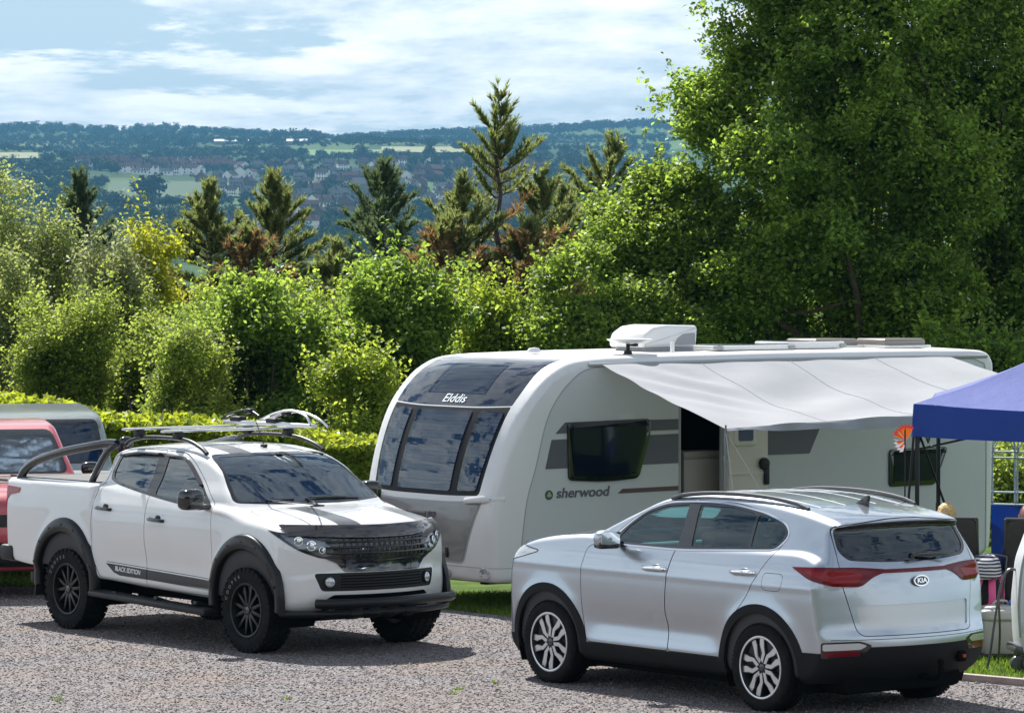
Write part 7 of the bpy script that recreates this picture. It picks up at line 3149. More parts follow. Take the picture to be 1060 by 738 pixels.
ML_BIRCH = leafmat('leaf_birch', (.13, .165, .065), (.50, .58, .15), .46, .5, .4, .3, .9, (.13, .15, .075))
ML_WILLOW = leafmat('leaf_willow', (.17, .20, .115), (.44, .50, .20), .42, .5, .4, .3)
ML_YELLOW = leafmat('leaf_yellow', (.21, .225, .022), (.64, .66, .05), .50, .5, .3, .25, 1.2, (.15, .19, .02))
ML_LIME = leafmat('leaf_lime', (.12, .165, .040), (.50, .62, .10), .47, .5, .4, .28)
ML_HAZEL = leafmat('leaf_hazel', (.085, .145, .030), (.42, .60, .08), .48, .48, .45, .35, .7)
ML_OAK2 = leafmat('leaf_oak_light', (.085, .145, .028), (.44, .60, .08), .46, .48, .45, .35, .8)
ML_OAK = leafmat('leaf_oak', (.078, .138, .028), (.42, .60, .08), .50, .48, .5, .35, .6)
ML_LAUREL = leafmat('leaf_laurel', (.20, .245, .024), (.58, .66, .045), .43, .45, .35, .4, 2.0, (.12, .19, .02))
ML_SMALL = leafmat('leaf_small', (.11, .165, .028), (.55, .68, .08), .48, .5, .4, .3, 1.5)


def px_tree(px0, px1, pytop, Y, zb):
    """world base and size of a crown seen between two columns of the photograph"""
    c = at_y((px0 + px1) / 2, pytop, Y)
    w = (px1 - px0) / F_PX * Y / 2
    return Vector((c.x, Y, zb)), w, c.z - zb


def gz_(x, y):
    return float(ground_z(np.array([x]), np.array([y]))[0])


def shrub(name, label, px0, px1, pytop, Y, mleaf, nclump, per, clump_r, leaf, seed, lob=13, depth=None, group='shrubs and small trees behind the hedge', low=.12, **k):
    c = at_y((px0 + px1) / 2, pytop, Y)
    zb = gz_(c.x, Y)
    base, w, h = px_tree(px0, px1, pytop, Y, zb)
    rng = np.random.default_rng(seed + 500)
    d = depth or w * .9
    lobes = [(0, 0, h * .50, w * .58, d * .7, h * .42)]
    for i in range(lob):
        a = rng.uniform(0, 6.28)
        r = rng.uniform(.35, .85)
        z = rng.uniform(low + .1, .86)
        tp = 1 - .55 * max(0, z - .5) / .5
        s = rng.uniform(.17, .36) * tp
        lobes.append((math.cos(a) * w * r * tp, math.sin(a) * d * r * tp, h * z, w * s, d * s, h * s * .62))
    # top shoots
    for i in range(5):
        lobes.append((rng.normal(0, .34) * w, rng.normal(0, .3) * d, h * rng.uniform(.80, .95), w * .11, d * .11, h * rng.uniform(.07, .12)))
    return broadleaf(name, label, base, lobes, mleaf, nclump, per, clump_r, leaf, seed, group=group, **k)


shrub('birch_tree', 'grey green silver birch with loose small leaves at the left edge', -70, 100, 172, 63, ML_BIRCH, 1300, 75, .30, 0.038, 1, trunk_r=.07, stems=3, limbs=16, bark=M_BARKPALE, cat='tree')
shrub('willow_shrub', 'silvery grey willow shrub between the birch and the yellow maple', 70, 165, 238, 61, ML_WILLOW, 600, 70, .27, 0.037, 2, trunk_r=.05, stems=3, cat='shrub', elong=2.2)
shrub('maple_shrub', 'bright yellow leaved maple lit from behind, left of the pines', 85, 205, 222, 62, ML_YELLOW, 850, 70, .25, 0.044, 3, trunk_r=.06, stems=2, cat='tree')
shrub('lime_shrub', 'yellow green bush with thin bare stems low above the grey van', -20, 135, 300, 58, ML_LIME, 1200, 70, .24, 0.036, 4, trunk_r=.045, stems=5, limbs=18, cat='shrub')
shrub('lime_shrub', 'airy lime green sapling thicket between yellow maple and hazel', 100, 240, 318, 59, ML_LIME, 950, 70, .24, 0.037, 5, trunk_r=.045, stems=5, limbs=18, cat='shrub')
shrub('hazel_bush', 'broad green hazel bush behind the pickup roof, dark underneath', 165, 365, 278, 56.5, ML_HAZEL, 1600, 72, .25, 0.050, 6, trunk_r=.06, stems=5, limbs=18, cat='shrub')
shrub('hazel_bush', 'tall rounded hazel bush left of the caravan roof', 300, 492, 268, 57, ML_HAZEL, 1600, 72, .25, 0.050, 7, trunk_r=.06, stems=5, limbs=18, cat='shrub')
shrub('elder_bush', 'lighter green small leaved bush rising above the front of the caravan', 408, 590, 300, 58.5, ML_SMALL, 1150, 70, .24, 0.043, 8, trunk_r=.05, stems=4, cat='shrub')
shrub('thorn_bush', 'small pale green bush between the maple and the hazel, under the pines', 150, 265, 300, 64, ML_SMALL, 700, 67, .25, 0.042, 9, trunk_r=.05, stems=4, cat='shrub')
shrub('thorn_bush', 'low dark bush filling the gap below the brown pines', 395, 560, 345, 64, ML_HAZEL, 800, 67, .28, 0.048, 10, trunk_r=.05, stems=4, cat='shrub')

shrub('birch_tree', 'low birch regrowth at the far left, under the grey green birch', -60, 70, 262, 60, ML_BIRCH, 700, 70, .25, 0.036, 11, trunk_r=.04, stems=3, bark=M_BARKPALE, cat='shrub')
shrub('lime_shrub', 'yellow green bush filling the gap under the willow and the maple', 60, 190, 290, 60.5, ML_LIME, 800, 70, .25, 0.037, 12, trunk_r=.04, stems=4, cat='shrub')
shrub('lime_shrub', 'yellow green bush beyond the left edge of the red car', -230, -70, 300, 59, ML_LIME, 700, 56, .25, .040, 16, trunk_r=.04, stems=4, cat='shrub')
shrub('birch_tree', 'second grey green birch, further out to the left', -260, -90, 190, 65, ML_BIRCH, 900, 60, .30, .040, 17, trunk_r=.06, stems=3, bark=M_BARKPALE, cat='tree')
# the spreading oak at the middle right and the great oak behind the caravan
Y = 60
zb = gz_(3, Y)


def L_at(px, py, Y_, rpx, rpy=None, dy=0, base=None):
    c = at_y(px, py, Y_)
    s = Y_ / F_PX
    return (c.x - base.x, Y_ - base.y + dy, c.z - base.z, rpx * s, rpx * s * .9, (rpy or rpx) * s)


b = at_y(668, 400, 58.5)
b = Vector((b.x, 58.5, gz_(b.x, 58.5)))
lob = [L_at(*q, base=b) for q in ((612, 300, 58, 52, 44), (600, 345, 57.5, 50, 34), (660, 262, 59, 48, 44), (690, 215, 59.5, 42, 40), (575, 330, 58.5, 34, 32), (655, 320, 58, 50, 40), (712, 270, 59, 48, 50), (700, 330, 58, 44, 36), (640, 226, 60, 26, 22), (556, 352, 58, 26, 24))]
broadleaf('oak_tree', 'lower bright green oak leaning left in front of the great oak', b, lob, ML_OAK2, 2300, 78, .23, 0.048, 21, trunk_r=.14, stems=2, limbs=22, twigs=90, group=None)
b = at_y(905, 400, 60.5)
b = Vector((b.x, 60.5, gz_(b.x, 60.5)))
lob = [L_at(*q, base=b) for q in ((785, 40, 60, 52, 54), (742, 122, 59.5, 54, 50), (720, 190, 59, 46, 44), (800, 190, 58.2, 66, 56), (860, 110, 58.6, 70, 64), (900, 30, 59.5, 90, 76), (800, -50, 60.5, 90, 76), (930, -110, 61, 130, 90), (1010, 60, 60.5, 90, 84), (960, 180, 58.8, 80, 66), (870, 240, 58.2, 72, 56), (775, 235, 59, 52, 46), (780, 290, 58.4, 60, 50), (930, 300, 58.8, 80, 60), (1040, 190, 60.5, 80, 76), (1030, 300, 60, 80, 66), (1110, 100, 61.5, 100, 110), (1120, 270, 61, 90, 90), (850, 330, 59, 70, 44), (1000, 360, 60, 80, 40), (760, 345, 59, 40, 30))]
broadleaf('oak_tree', 'great dark green oak filling the upper right corner behind the caravan', b, lob, ML_OAK, 8200, 70, .25, 0.054, 22, trunk_r=.34, stems=2, limbs=40, twigs=160, shell=.45)
shrub('holly_bush', 'dark bush under the great oak behind the caravan roof', 905, 1130, 330, 56.5, ML_OAK, 900, 61, .26, 0.054, 23, trunk_r=.06, stems=4, cat='shrub')
shrub('hawthorn_bush', 'sunlit yellow green bush seen through the gazebo window', 985, 1120, 470, 50, ML_LIME, 420, 50, .22, 0.048, 24, trunk_r=.04, stems=4, cat='shrub', group=None)


shrub('hazel_bush', 'mid green bush joining the two hazels behind the pickup roof', 255, 400, 292, 58, ML_SMALL, 900, 70, .25, 0.045, 13, trunk_r=.05, stems=4, cat='shrub')
shrub('dogwood_bush', 'low light green bush just over the hedge between pickup and caravan', 300, 430, 352, 54.5, ML_SMALL, 650, 67, .23, 0.042, 14, trunk_r=.035, stems=4, cat='shrub')
shrub('dogwood_bush', 'low yellowish bush just over the hedge above the pickup cab', 120, 260, 342, 55, ML_LIME, 650, 67, .23, 0.038, 15, trunk_r=.035, stems=4, cat='shrub')


# ------------------------------------------------------------------ clipped laurel hedge with fresh yellow shoots
def hedge():
    rng = np.random.default_rng(31)
    root = empty('laurel_hedge', (0, 0, 0), 0, 'yellow green laurel hedge running behind the parked vehicles', 'hedge')

    def top(x, y):
        px = 530 + F_PX * x / y
        py = np.interp(px, [-250, 0, 60, 110, 220, 300, 390, 600, 1200], [404, 404, 410, 424, 428, 438, 448, 452, 452])
        return CAM_H + (268 - py) / F_PX * y - .22
    n = 120000
    x = rng.uniform(-14, 13, n)
    # front face, top face and a little of the inside
    k = rng.random(n)
    y0 = 51.5 + .25 * np.sin(x * 1.1) + .12 * np.sin(x * 3.7)
    t = top(x, y0)
    face = k < .55
    z = np.where(face, rng.uniform(.05, 1.0, n) ** .8 * t, t + rng.normal(0, .045, n))
    y = np.where(face, y0 + np.abs(rng.normal(0, .10, n)) - .03 * np.sin(z * 5 + x * 4), y0 + rng.uniform(0, 1.15, n))
    bump = .12 * np.sin(x * 5.1 + z * 3) * np.sin(z * 4.3 - x * 2)
    P = np.stack([x, y - bump * face, z + .05 * np.sin(x * 6.3) * np.sin(y * 7)], 1)
    V1 = leaf_quads(P, .050, rng, .3, 2.0)
    # upright shoots along the top
    ns = 2000
    sx = rng.uniform(-14, 13, ns)
    sy = 51.5 + rng.uniform(0, 1.0, ns)
    sz = top(sx, sy)
    per = 16
    h = rng.uniform(.06, .24, ns)
    tt = rng.uniform(0, 1, (ns, per))
    Q = np.stack([np.repeat(sx, per).reshape(ns, per) + rng.normal(0, .035, (ns, per)), np.repeat(sy, per).reshape(ns, per) + rng.normal(0, .035, (ns, per)), sz[:, None] - .03 + tt * h[:, None]], 2).reshape(-1, 3)
    V2 = leaf_quads(Q, .048, rng, .05, 2.2)
    V = np.concatenate([V1, V2])
    npmesh('foliage', V, np.arange(len(V)).reshape(-1, 4), ML_LAUREL, root)
    bm = NB()
    for xx in np.arange(-13.8, 13, .45):
        yy = 52.0 + rng.normal(0, .15)
        hh = float(top(np.array([xx]), np.array([yy]))[0])
        for q in range(3):
            branch_bm(bm, (xx, yy, -.05), (xx + rng.normal(0, .3), yy + rng.normal(0, .3), hh * rng.uniform(.7, .95)), .022, .006, rng, .1, 5, 4)
    obj('stems', bm, M_BARK, root, 60)


hedge()

# ------------------------------------------------------------------ Scots pines with browned lower branches
ML_PINE = leafmat('needles_green', (.13, .165, .06), (.40, .46, .13), .42, .5, .4, .4, 1.0, (.12, .135, .05))
ML_PINEB = leafmat('needles_blue', (.075, .12, .065), (.22, .30, .12), .36, .5, .4, .4, 1.0, (.065, .095, .052))
ML_BROWN = leafmat('needles_brown', (.30, .19, .09), (.52, .33, .13), .38, .6, .4, .2, 1.0, (.18, .14, .06))


def pine_mesh(h, seed, sparse=1.0, brown_from=.55, wid=.34, needles=44):
    rng = np.random.default_rng(seed)
    bm = NB()
    tr = [(rng.normal(0, .02) * h * k / 10, rng.normal(0, .02) * h * k / 10, h * k / 10) for k in range(11)]
    add_tube(bm, tr, [lerp(.10, .014, k / 10) * h / 7 for k in range(11)], 7)
    V, mi = [], []
    z = h * .10
    nd = []
    while z < h * .985:
        f = 1 - z / h                       # 0 at the tip
        reach = wid * h * min(1, (f * 2.0) ** .8) * (.55 if f < .12 else 1)
        nb = int(rng.integers(4, 7))
        a0 = rng.uniform(0, 6.28)
        for k in range(nb):
            if rng.random() > sparse:
                continue
            a = a0 + 6.28 * k / nb + rng.normal(0, .2)
            L_ = reach * rng.uniform(.55, 1.1)
            el = R_(lerp(22, 62, max(0, 1 - f * 2.6))) + rng.normal(0, .12)
            p0 = Vector((tr[min(10, int(z / h * 10))][0], tr[min(10, int(z / h * 10))][1], z))
            pts = []
            for q in range(7):
                t = q / 6
                r = L_ * t * math.cos(el)
                zz = L_ * t * math.sin(el) * (.6 + .5 * t)
                pts.append(p0 + Vector((math.cos(a) * r, math.sin(a) * r, zz)))
            add_tube(bm, pts, [lerp(.024, .006, q / 6) * h / 7 for q in range(7)], 5)
            # side shoots and tufts
            sh = [(pts[-1], (pts[-1] - pts[-3]).normalized(), .26)]
            for q in range(2, 7):
                for sgn in (-1, 1):
                    d = (pts[min(q, 5) + 1] - pts[min(q, 5)]).normalized()
                    sd = Vector((-d.y, d.x, 0)) * sgn
                    dd = (d * .7 + sd * rng.uniform(.3, .8) + Vector((0, 0, rng.uniform(.1, .5)))).normalized()
                    sh.append((pts[q], dd, rng.uniform(.16, .34) * min(1, L_)))
            br = f > brown_from and rng.random() < .75
            br2 = f > brown_from * .85 and rng.random() < .35
            for (p, d, l) in sh:
                nd.append((p, d, l * h / 7 * 1.2, br or br2))
        z += h * rng.uniform(.032, .048)
    # leader
    nd.append((Vector(tr[-1]) - Vector((0, 0, .3)), Vector((0, 0, 1)), .45, False))
    for (p, d, l, br) in nd:
        m = needles
        t = rng.uniform(0, 1, m)
        dv = np.array(d)
        rad = rng.normal(0, 1, (m, 3))
        rad -= (rad @ dv)[:, None] * dv
        rad /= np.linalg.norm(rad, axis=1, keepdims=True) + 1e-9
        dirn = dv * .85 + rad * .55
        dirn /= np.linalg.norm(dirn, axis=1, keepdims=True)
        c0 = np.array(p) + dv * (t * l)[:, None]
        ln = rng.uniform(.09, .16, m)[:, None]
        sidev = np.cross(dirn, rng.normal(0, 1, (m, 3)))
        sidev /= np.linalg.norm(sidev, axis=1, keepdims=True) + 1e-9
        w = .013
        V.append(np.stack([c0 - sidev * w, c0 + sidev * w, c0 + dirn * ln], 1).reshape(-1, 3))
        mi += [1 if br else 0] * m
    V = np.concatenate(V)
    return bm, V, np.array(mi)


def pine(label, px, pytop, Y, h, seed, green, **k):
    c = at_y(px, pytop, Y)
    bm, V, mi = pine_mesh(h, seed, **k)
    root = empty('pine_tree', (c.x, Y, c.z - h), seed * 1.3, label, 'pine tree', 'pines standing above the bushes')
    obj('trunk', bm, M_BARK, root, 60)
    npmesh('crown', V, np.arange(len(V)).reshape(-1, 3), [green, ML_BROWN], root, mi=mi)
    return root


pine('tallest pine, thin and open, with a tufted tip against the sky', 517, 92, 74, 6.4, 41, ML_PINE, sparse=.52, brown_from=.46, wid=.19, needles=34)
pine('broad blue green pine left of the tallest pine, above the hazel', 400, 170, 82, 5.4, 42, ML_PINEB, sparse=.95, brown_from=2, wid=.30, needles=48)
pine('olive green pine with brown lower branches, second from the left', 285, 184, 76, 4.6, 43, ML_PINE, sparse=.9, brown_from=.62, wid=.29)
pine('slender pine with rust brown lower branches beside the yellow maple', 217, 194, 74, 4.4, 44, ML_PINE, sparse=.8, brown_from=.52, wid=.25)
pine('small dark pine poking up behind the birch at the far left', 84, 182, 88, 5.2, 45, ML_PINEB, sparse=.9, brown_from=2, wid=.22)
pine('short pine crowding the left side of the tallest pine, brown below', 478, 188, 73, 4.6, 46, ML_PINE, sparse=.85, brown_from=.42, wid=.27)
pine('dark topped pine just left of the oak', 630, 147, 80, 5.8, 47, ML_PINE, sparse=.7, brown_from=.60, wid=.27)
pine('ragged pine with bare brown twigs right of the tallest pine', 556, 178, 75, 4.6, 48, ML_PINE, sparse=.6, brown_from=.35, wid=.30, needles=34)
pine('narrow pine between the ragged pine and the dark topped one', 588, 196, 77, 4.8, 49, ML_PINE, sparse=.75, brown_from=.5, wid=.22)
pine('rust brown dying young pine left of the tallest trunk', 462, 226, 72, 3.6, 51, ML_PINE, sparse=.9, brown_from=.10, wid=.30, needles=40)
pine('rust brown dying young pine right of the tallest trunk', 545, 232, 72.5, 3.4, 52, ML_PINE, sparse=.9, brown_from=.10, wid=.34, needles=40)
pine('brown bare twigged young pine beside the olive green pine', 258, 238, 73, 3.0, 53, ML_PINE, sparse=.8, brown_from=.12, wid=.34, needles=36)
pine('low pine tip showing over the bushes left of the blue green pine', 345, 256, 70, 3.4, 50, ML_PINE, sparse=.85, brown_from=.7, wid=.26)
HAZE = 1.15e-4
# ------------------------------------------------------------------ the far side of the valley
ML_FAR = [mat('far_leaf_%s' % n, c, .95, spec=.1, var=.5, vscale=.35) for n, c in (('dark', (.018, .040, .014)), ('mid', (.032, .062, .018)), ('grey', (.075, .105, .050)), ('light', (.055, .095, .022)))]


def far_crown(seed, r=5.0, tall=1.0):
    """rounded far tree: leaf masses heaped into an uneven crown, metres across"""
    rng = np.random.default_rng(seed)
    lob = [(0, 0, r * .8 * tall, r * .75, r * .75, r * .65 * tall)]
    for i in range(7):
        a = rng.uniform(0, 6.28)
        q = rng.uniform(.3, .65) * r
        lob.append((math.cos(a) * q, math.sin(a) * q, r * tall * rng.uniform(.45, 1.15), r * rng.uniform(.3, .48), r * rng.uniform(.3, .48), r * tall * rng.uniform(.25, .42)))
    C_, P = crown_points(lob, 90, 7, rng, r * .28, .8, .6)
    return leaf_quads(P, r * .20, rng, .4, 1.2)


FAR_MESH = []
for i in range(8):
    V = far_crown(100 + i, 5.0, (1.0, .9, 1.15, 1.0, 1.3, .85, 1.0, 1.1)[i])
    o = npmesh('deciduous_tree', V, np.arange(len(V)).reshape(-1, 4), ML_FAR[(0, 1, 2, 1, 0, 3, 1, 0)[i]])
    FAR_MESH.append(o)


def ground_at(px, Y):
    x = (px - 530) / F_PX * Y
    return Vector((x, Y, gz_(x, Y)))


def Y_for(px, py):
    """distance at which the ground shows at a pixel of the photograph"""
    Ys = np.linspace(1400, 6000, 400)
    X = (px - 530) / F_PX * Ys
    z = ground_z(X, Ys)
    P = 268 - (z - CAM_H) / Ys * F_PX
    i = np.where(P <= py)[0]
    return float(Ys[i[0]]) if len(i) else 6000.0


rng = random.Random(5)
used = [False] * 8


def far_tree(px, py, kind, s, sz=1.0, label=None, group='trees across the far valley'):
    o0 = FAR_MESH[kind]
    if not used[kind]:
        o = o0
        used[kind] = True
    else:
        o = o0.copy()
        COL.objects.link(o)
    Y = Y_for(px, py)
    p = ground_at(px, Y)
    o.location = p
    o.scale = (s, s, s * sz)
    o.rotation_euler = (0, 0, rng.uniform(0, 6.28))
    lab = label or ['round dark tree on the hazy far side of the valley', 'round green tree on the hazy far side of the valley', 'pale grey green tree on the hazy far side of the valley', 'light green tree on the hazy far side of the valley'][(0, 1, 2, 1, 0, 3, 1, 0)[kind]]
    g = (group or '') + {'dark': ', dark', 'gree': ', green', 'pale': ', pale', 'ligh': ', light'}[(['dark', 'green', 'pale', 'light'][(0, 1, 2, 1, 0, 3, 1, 0)[kind]])[:4]]
    tag(o, lab, 'tree', None if label else g)
    return o


# wooded slopes: single trees, thick above the town, fewer among the fields
def fields_gap(px, py):
    """open fields kept free of trees"""
    for (x0, x1, y0, y1) in ((112, 205, 190, 214), (185, 262, 186, 204), (300, 490, 154, 163), (0, 42, 160, 168), (150, 240, 214, 226)):
        if x0 < px < x1 and y0 < py < y1:
            return True
    return False


nT = 0
while nT < 250:
    px, py = rng.uniform(-12, 690), rng.triangular(137, 262, 165)
    if fields_gap(px, py):
        continue
    if 165 < py < 232 and 195 < px < 560 and rng.random() < .25:
        continue
    s = rng.uniform(.75, 1.45) * (1.15 if py < 160 else 1)
    far_tree(px, py, rng.choice((0, 1, 1, 2, 3, 4, 5, 6, 7)), s, rng.uniform(.8, 1.1))
    nT += 1
for (px, py, kd, s, lb) in ((150, 208, 0, 2.5, 'big dark clump of trees in the middle of the green field'), (121, 216, 2, 1.5, 'grey green tree at the lower edge of the green field'), (147, 232, 2, 1.8, 'pale round tree below the green field'), (372, 168, 2, 2.1, 'pale broad tree beside the light green meadow')):
    far_tree(px, py, kd, s, .8, lb, None)


# woods along the ridge and hedgerows, too thick to count: one mass
def woodland():
    r2 = np.random.default_rng(9)
    P = []
    S_ = []
    for _ in range(900):            # woods on the skyline
        px = r2.uniform(-40, 760)
        Y = r2.uniform(5300, 6000) if px > 400 or r2.random() < .5 else r2.uniform(4700, 5900)
        P.append(ground_at(px, Y))
        S_.append(r2.uniform(.9, 1.6))
    rows = [((0, 146), (340, 149)), ((0, 147), (335, 150)), ((0, 157), (300, 159)), ((345, 147), (690, 144)), ((345, 148), (690, 145)), ((0, 151), (200, 153)), ((60, 163), (310, 163)), ((0, 172), (60, 176)), ((60, 176), (180, 178)), ((200, 178), (330, 184)), ((70, 200), (112, 192)), ((110, 216), (240, 212)), ((60, 226), (160, 226)), ((150, 228), (260, 224)), ((0, 182), (70, 196)), ((290, 166), (500, 166)), ((250, 172), (310, 160)), ((340, 150), (660, 150)), ((440, 168), (560, 166)), ((500, 176), (700, 172)), ((470, 156), (690, 156)), ((260, 230), (330, 236)), ((300, 236), (450, 246)), ((330, 210), (360, 238)), ((0, 210), (70, 215)), ((440, 230), (560, 238)), ((120, 250), (420, 255)), ((380, 226), (470, 222))]
    for (a, b_) in rows:
        n = int(abs(b_[0] - a[0]) / 2.4) + 4
        for k in range(n):
            t = (k + r2.uniform(-.3, .3)) / n
            px, py = lerp(a[0], b_[0], t), lerp(a[1], b_[1], t) + r2.normal(0, 1.0)
            P.append(ground_at(px, Y_for(px, py)))
            S_.append(r2.uniform(.45, 1.0))
    for (n, x0, x1, y0, y1) in ((330, -20, 700, 138, 171), (230, 190, 580, 168, 236), (520, 60, 640, 236, 276), (160, -20, 110, 176, 240), (140, 540, 690, 160, 240), (260, -700, -20, 138, 176), (240, -700, -20, 176, 276), (300, 700, 1500, 138, 276)):
        for _ in range(n):
            px, py = r2.uniform(x0, x1), r2.uniform(y0, y1)
            if fields_gap(px, py):
                continue
            P.append(ground_at(px, Y_for(px, py)))
            S_.append(r2.uniform(.5, 1.15))
    base = [far_crown(200 + i, 5.0)[np.r_[0:4 * 220]] for i in range(4)]
    VV = []
    for p, s in zip(P, S_):
        a = r2.uniform(0, 6.28)
        c, d = math.cos(a), math.sin(a)
        B = base[int(r2.integers(0, 4))] * s
        VV.append(np.stack([B[:, 0] * c - B[:, 1] * d + p.x, B[:, 0] * d + B[:, 1] * c + p.y, B[:, 2] + p.z], 1))
    V = np.concatenate(VV)
    o = npmesh('far_woodland', V, np.arange(len(V)).reshape(-1, 4), mat('far_wood', (.026, .052, .018), .95, spec=.1, var=.6, vscale=.012, coords='Object'))
    tag(o, 'dark woods along the far ridge and tree lines between the far fields', 'woodland', kind='stuff')


woodland()


def bank():  # unseen trees added behind the camera for darker reflections in paint and glass
    r2 = np.random.default_rng(77)
    VV = []
    for k in range(100):
        x, y = r2.uniform(-75, 75), r2.uniform(-75, -30)
        B = far_crown(300 + k % 5, 4.2) * r2.uniform(.8, 1.5)
        VV.append(B + np.array([x, y, gz_(x, y)]))
    V = np.concatenate(VV)
    tag(npmesh('reflection_trees', V, np.arange(len(V)).reshape(-1, 4), ML_FAR[1]), 'unseen trees added behind the camera to darken reflections in the cars', 'woodland', kind='stuff')


bank()

# ------------------------------------------------------------------ the town: small houses, each its own object
M_REND = mat('render_white', (.80, .79, .76), .85)
M_BRICK = mat('brick_red', (.11, .06, .05), .9)
M_STONE = mat('stone_grey', (.17, .165, .16), .9)
M_TILE = mat('tile_brown', (.055, .043, .040), .95, spec=.05)
M_SLATE = mat('slate_grey', (.065, .066, .072), .95, spec=.05)
M_TILER = mat('tile_red', (.075, .042, .036), .95, spec=.05)
M_PANE = mat('far_pane', (.03, .035, .045), .2)


def house_bm(w, d, h, rh, chim=True, wins=True):
    V, Fq, mi = [], [], []
    bm = NB()

    def face(vs, m):
        f = bm.faces.new([bm.verts.new(v) for v in vs])
        f.material_index = m
    x, y = w / 2, d / 2
    for (a, b_) in (((-x, -y), (x, -y)), ((x, -y), (x, y)), ((x, y), (-x, y)), ((-x, y), (-x, -y))):
        face([(*a, -3), (*b_, -3), (*b_, h), (*a, h)], 0)
    for s in (-1, 1):
        face([(s * x, -y, h), (s * x, y, h), (s * x, 0, h + rh)], 0)
    o = .4
    zo = h - o * rh / y
    for s in (-1, 1):
        face([(-x - o, s * (y + o), zo), (x + o, s * (y + o), zo), (x + o, 0, h + rh + .12), (-x - o, 0, h + rh + .12)], 1)
    if chim:
        for cx in (-x * .75, x * .75):
            for (a, b_) in (((-.5, -.35), (.5, -.35)), ((.5, -.35), (.5, .35)), ((.5, .35), (-.5, .35)), ((-.5, .35), (-.5, -.35))):
                face([(cx + a[0], a[1], h + rh - .6), (cx + b_[0], b_[1], h + rh - .6), (cx + b_[0], b_[1], h + rh + 1.3), (cx + a[0], a[1], h + rh + 1.3)], 1)
            face([(cx - .5, -.35, h + rh + 1.3), (cx + .5, -.35, h + rh + 1.3), (cx + .5, .35, h + rh + 1.3), (cx - .5, .35, h + rh + 1.3)], 1)
    if wins:
        for zz in (1.0, 3.6):
            if zz + 1.2 > h:
                continue
            for q in (-.62, -.2, .22, .62):
                face([(q * x - .55, -y - .03, zz), (q * x + .55, -y - .03, zz), (q * x + .55, -y - .03, zz + 1.2), (q * x - .55, -y - .03, zz + 1.2)], 2)
    return bm


def house_obj(name, w, d, h, rh, wall, roof, **k):
    bm = house_bm(w, d, h, rh, **k)
    me = bpy.data.meshes.new(name)
    bm.to_mesh(me)
    bm.free()
    return link(name, me, [wall, roof, M_PANE])


KINDS = [('house', 9, 8, 5.2, 3.0, M_REND, M_TILE, 'white rendered house with a brown tiled roof in the valley town', 'white houses with brown roofs'),
         ('house', 8.5, 8, 5.2, 3.2, M_BRICK, M_TILE, 'red brick house with a brown roof in the valley town', 'brick houses'),
         ('house', 10, 8, 5.0, 2.8, M_STONE, M_SLATE, 'grey stone house with a slate roof in the valley town', 'grey stone houses'),
         ('terraced_house', 24, 8, 5.2, 2.8, M_REND, M_TILER, 'white terrace of houses under one red roof in the valley town', 'white terraces'),
         ('terraced_house', 26, 8, 5.2, 3.0, M_BRICK, M_TILER, 'brick terrace of houses under one red roof in the valley town', 'brick terraces'),
         ('bungalow', 13, 8, 2.8, 2.4, M_REND, M_SLATE, 'low white bungalow with a grey roof in the valley town', 'white bungalows')]
PROTO = [house_obj(k[0], *k[1:5], k[5], k[6]) for k in KINDS]
seen = [False] * len(KINDS)
nH = 0


def put_house(px, py, kd, rz, s=1.0):
    o = PROTO[kd]
    if seen[kd]:
        o = o.copy()
        COL.objects.link(o)
    seen[kd] = True
    p = ground_at(px, Y_for(px, py))
    o.location = (p.x, p.y, p.z)
    o.rotation_euler = (0, 0, rz)
    o.scale = (s, s, s)
    tag(o, KINDS[kd][7], 'house', KINDS[kd][8])


# rows above the green field, then the town spreading to the right
for i in range(22):
    put_house(85 + i * 6.6 + rng.uniform(-1, 1), 173 + rng.uniform(-1.2, 1.2) + (i % 2) * 3, rng.choice((3, 4, 1, 0)), rng.uniform(-.25, .25))
for i in range(12):
    put_house(140 + i * 6 + rng.uniform(-1, 1), 181 + rng.uniform(-1, 1), rng.choice((3, 0, 0, 5)), rng.uniform(-.2, .2))
streets = [(200, 560, 177, 174), (210, 560, 184, 181), (205, 560, 190, 188), (225, 545, 197, 196), (240, 520, 204, 203), (285, 560, 211, 212), (290, 470, 218, 222), (310, 420, 226, 230), (440, 560, 205, 226), (250, 330, 236, 238)]
for (x0, x1, y0, y1) in streets:
    n = int((x1 - x0) / 17)
    for k in range(n):
        t = (k + rng.uniform(-.3, .3)) / n
        px = lerp(x0, x1, t)
        py = lerp(y0, y1, t) + rng.uniform(-2.2, 2.2)
        put_house(px, py, rng.choice((0, 0, 1, 1, 2, 2, 3, 4, 5)), rng.choice((rng.uniform(-.4, .4), rng.uniform(1.0, 2.0))), rng.uniform(.78, 1.1))
# two long pale farm sheds on the hill
M_SHED = mat('shed_roof_pale', (.50, .50, .49), .6)
for (px, py, w, lb) in ((240, 150.5, 38, 'long pale roofed farm shed on the far hillside'), (308, 150.5, 22, 'shorter white roofed shed right of the long farm shed')):
    o = house_obj('farm_shed', w, 16, 3.5, 2.4, M_STONE, M_SHED, chim=False, wins=False)
    p = ground_at(px, Y_for(px, py))
    o.location = p
    tag(o, lb, 'shed')
o = house_obj('school_hall', 34, 16, 7.5, 4, M_STONE, M_SLATE, chim=False)
o.location = ground_at(392, Y_for(392, 203))
tag(o, 'large grey hall with a slate roof in the middle of the town', 'hall')
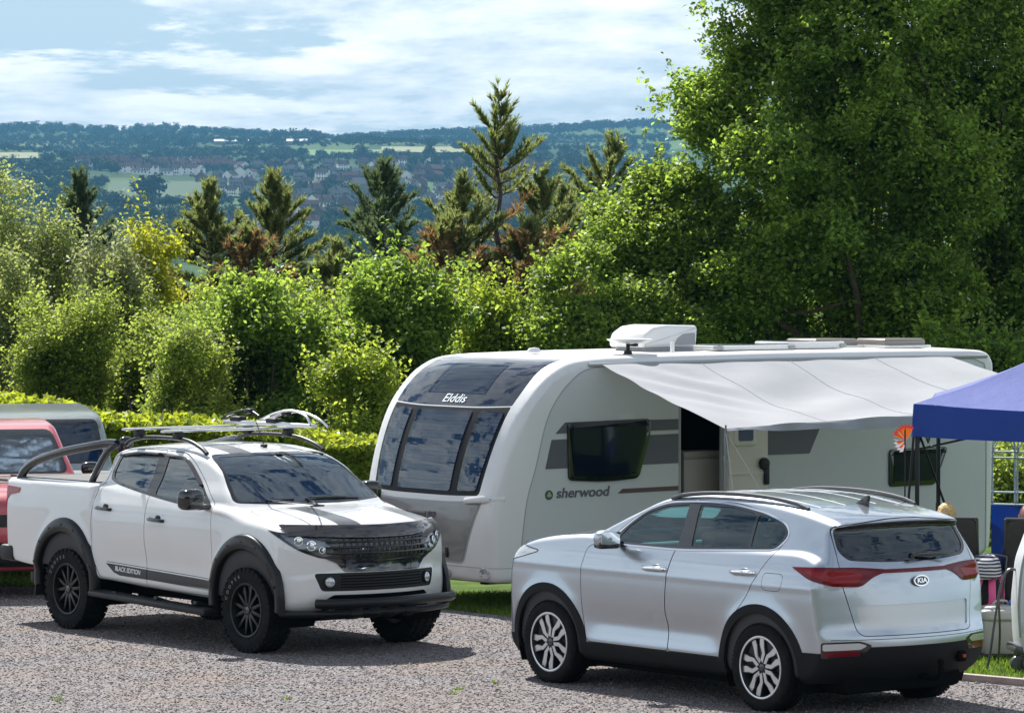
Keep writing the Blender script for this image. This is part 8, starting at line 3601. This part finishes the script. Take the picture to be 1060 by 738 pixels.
# pale meadow strips on the hill, draped on the land
def meadow(pts, m, name, lb=None):
    bm = NB()
    nx_, ny_ = 40, 6
    (xa, xb, ya, yb_) = pts
    vs = []
    for j in range(ny_ + 1):
        row = []
        for i in range(nx_ + 1):
            px = lerp(xa, xb, i / nx_)
            Y0, Y1 = Y_for(px, yb_), Y_for(px, ya)
            q = ground_at(px, lerp(Y0, Y1, j / ny_))
            row.append(bm.verts.new((q.x, q.y, q.z + 1.2)))
        vs.append(row)
    for j in range(ny_):
        for i in range(nx_):
            bm.faces.new((vs[j][i], vs[j][i + 1], vs[j + 1][i + 1], vs[j + 1][i]))
    tag(obj(name, bm, m, None, 80), kind='structure')


meadow((314, 400, 157, 164), mat('meadow_green', (.12, .20, .045), .95), 'field')
meadow((395, 500, 154, 160), mat('meadow_pale', (.24, .25, .12), .95), 'field')
meadow((0, 40, 160, 166), mat('meadow_pale', (.24, .25, .12), .95), 'field')
meadow((112, 204, 190, 211), mat('field_green', (.045, .085, .028), .95), 'field')
meadow((186, 262, 190, 206), mat('field_green', (.045, .085, .028), .95), 'field')
meadow((150, 240, 215, 226), mat('field_dark', (.055, .105, .03), .95), 'field')

# ------------------------------------------------------------------ the air of the valley
bm = NB()
bmesh.ops.create_cube(bm, size=1.0)
hz = obj('haze', bm, [], None, 0)
hz.scale = (6400, 7300, 345)
hz.location = (0, 3400, 100)
tag(hz, kind='stuff')
hz['label'] = 'pale blue haze filling the valley air'
hz['category'] = 'haze'
m = bpy.data.materials.new('air')
m.use_nodes = True
N, L = m.node_tree.nodes, m.node_tree.links
for q in [n for n in N if n.type != 'OUTPUT_MATERIAL']:
    N.remove(q)
o_ = [n for n in N if n.type == 'OUTPUT_MATERIAL'][0]
pv = N.new('ShaderNodeVolumePrincipled')
pv.inputs['Color'].default_value = (.15, .40, .64, 1)
pv.inputs['Density'].default_value = HAZE
pv.inputs['Anisotropy'].default_value = .0
L.new(pv.outputs[0], o_.inputs['Volume'])
hz.data.materials.clear()
hz.data.materials.append(m)
print('SCRIPT TIME', time.time() - T0)
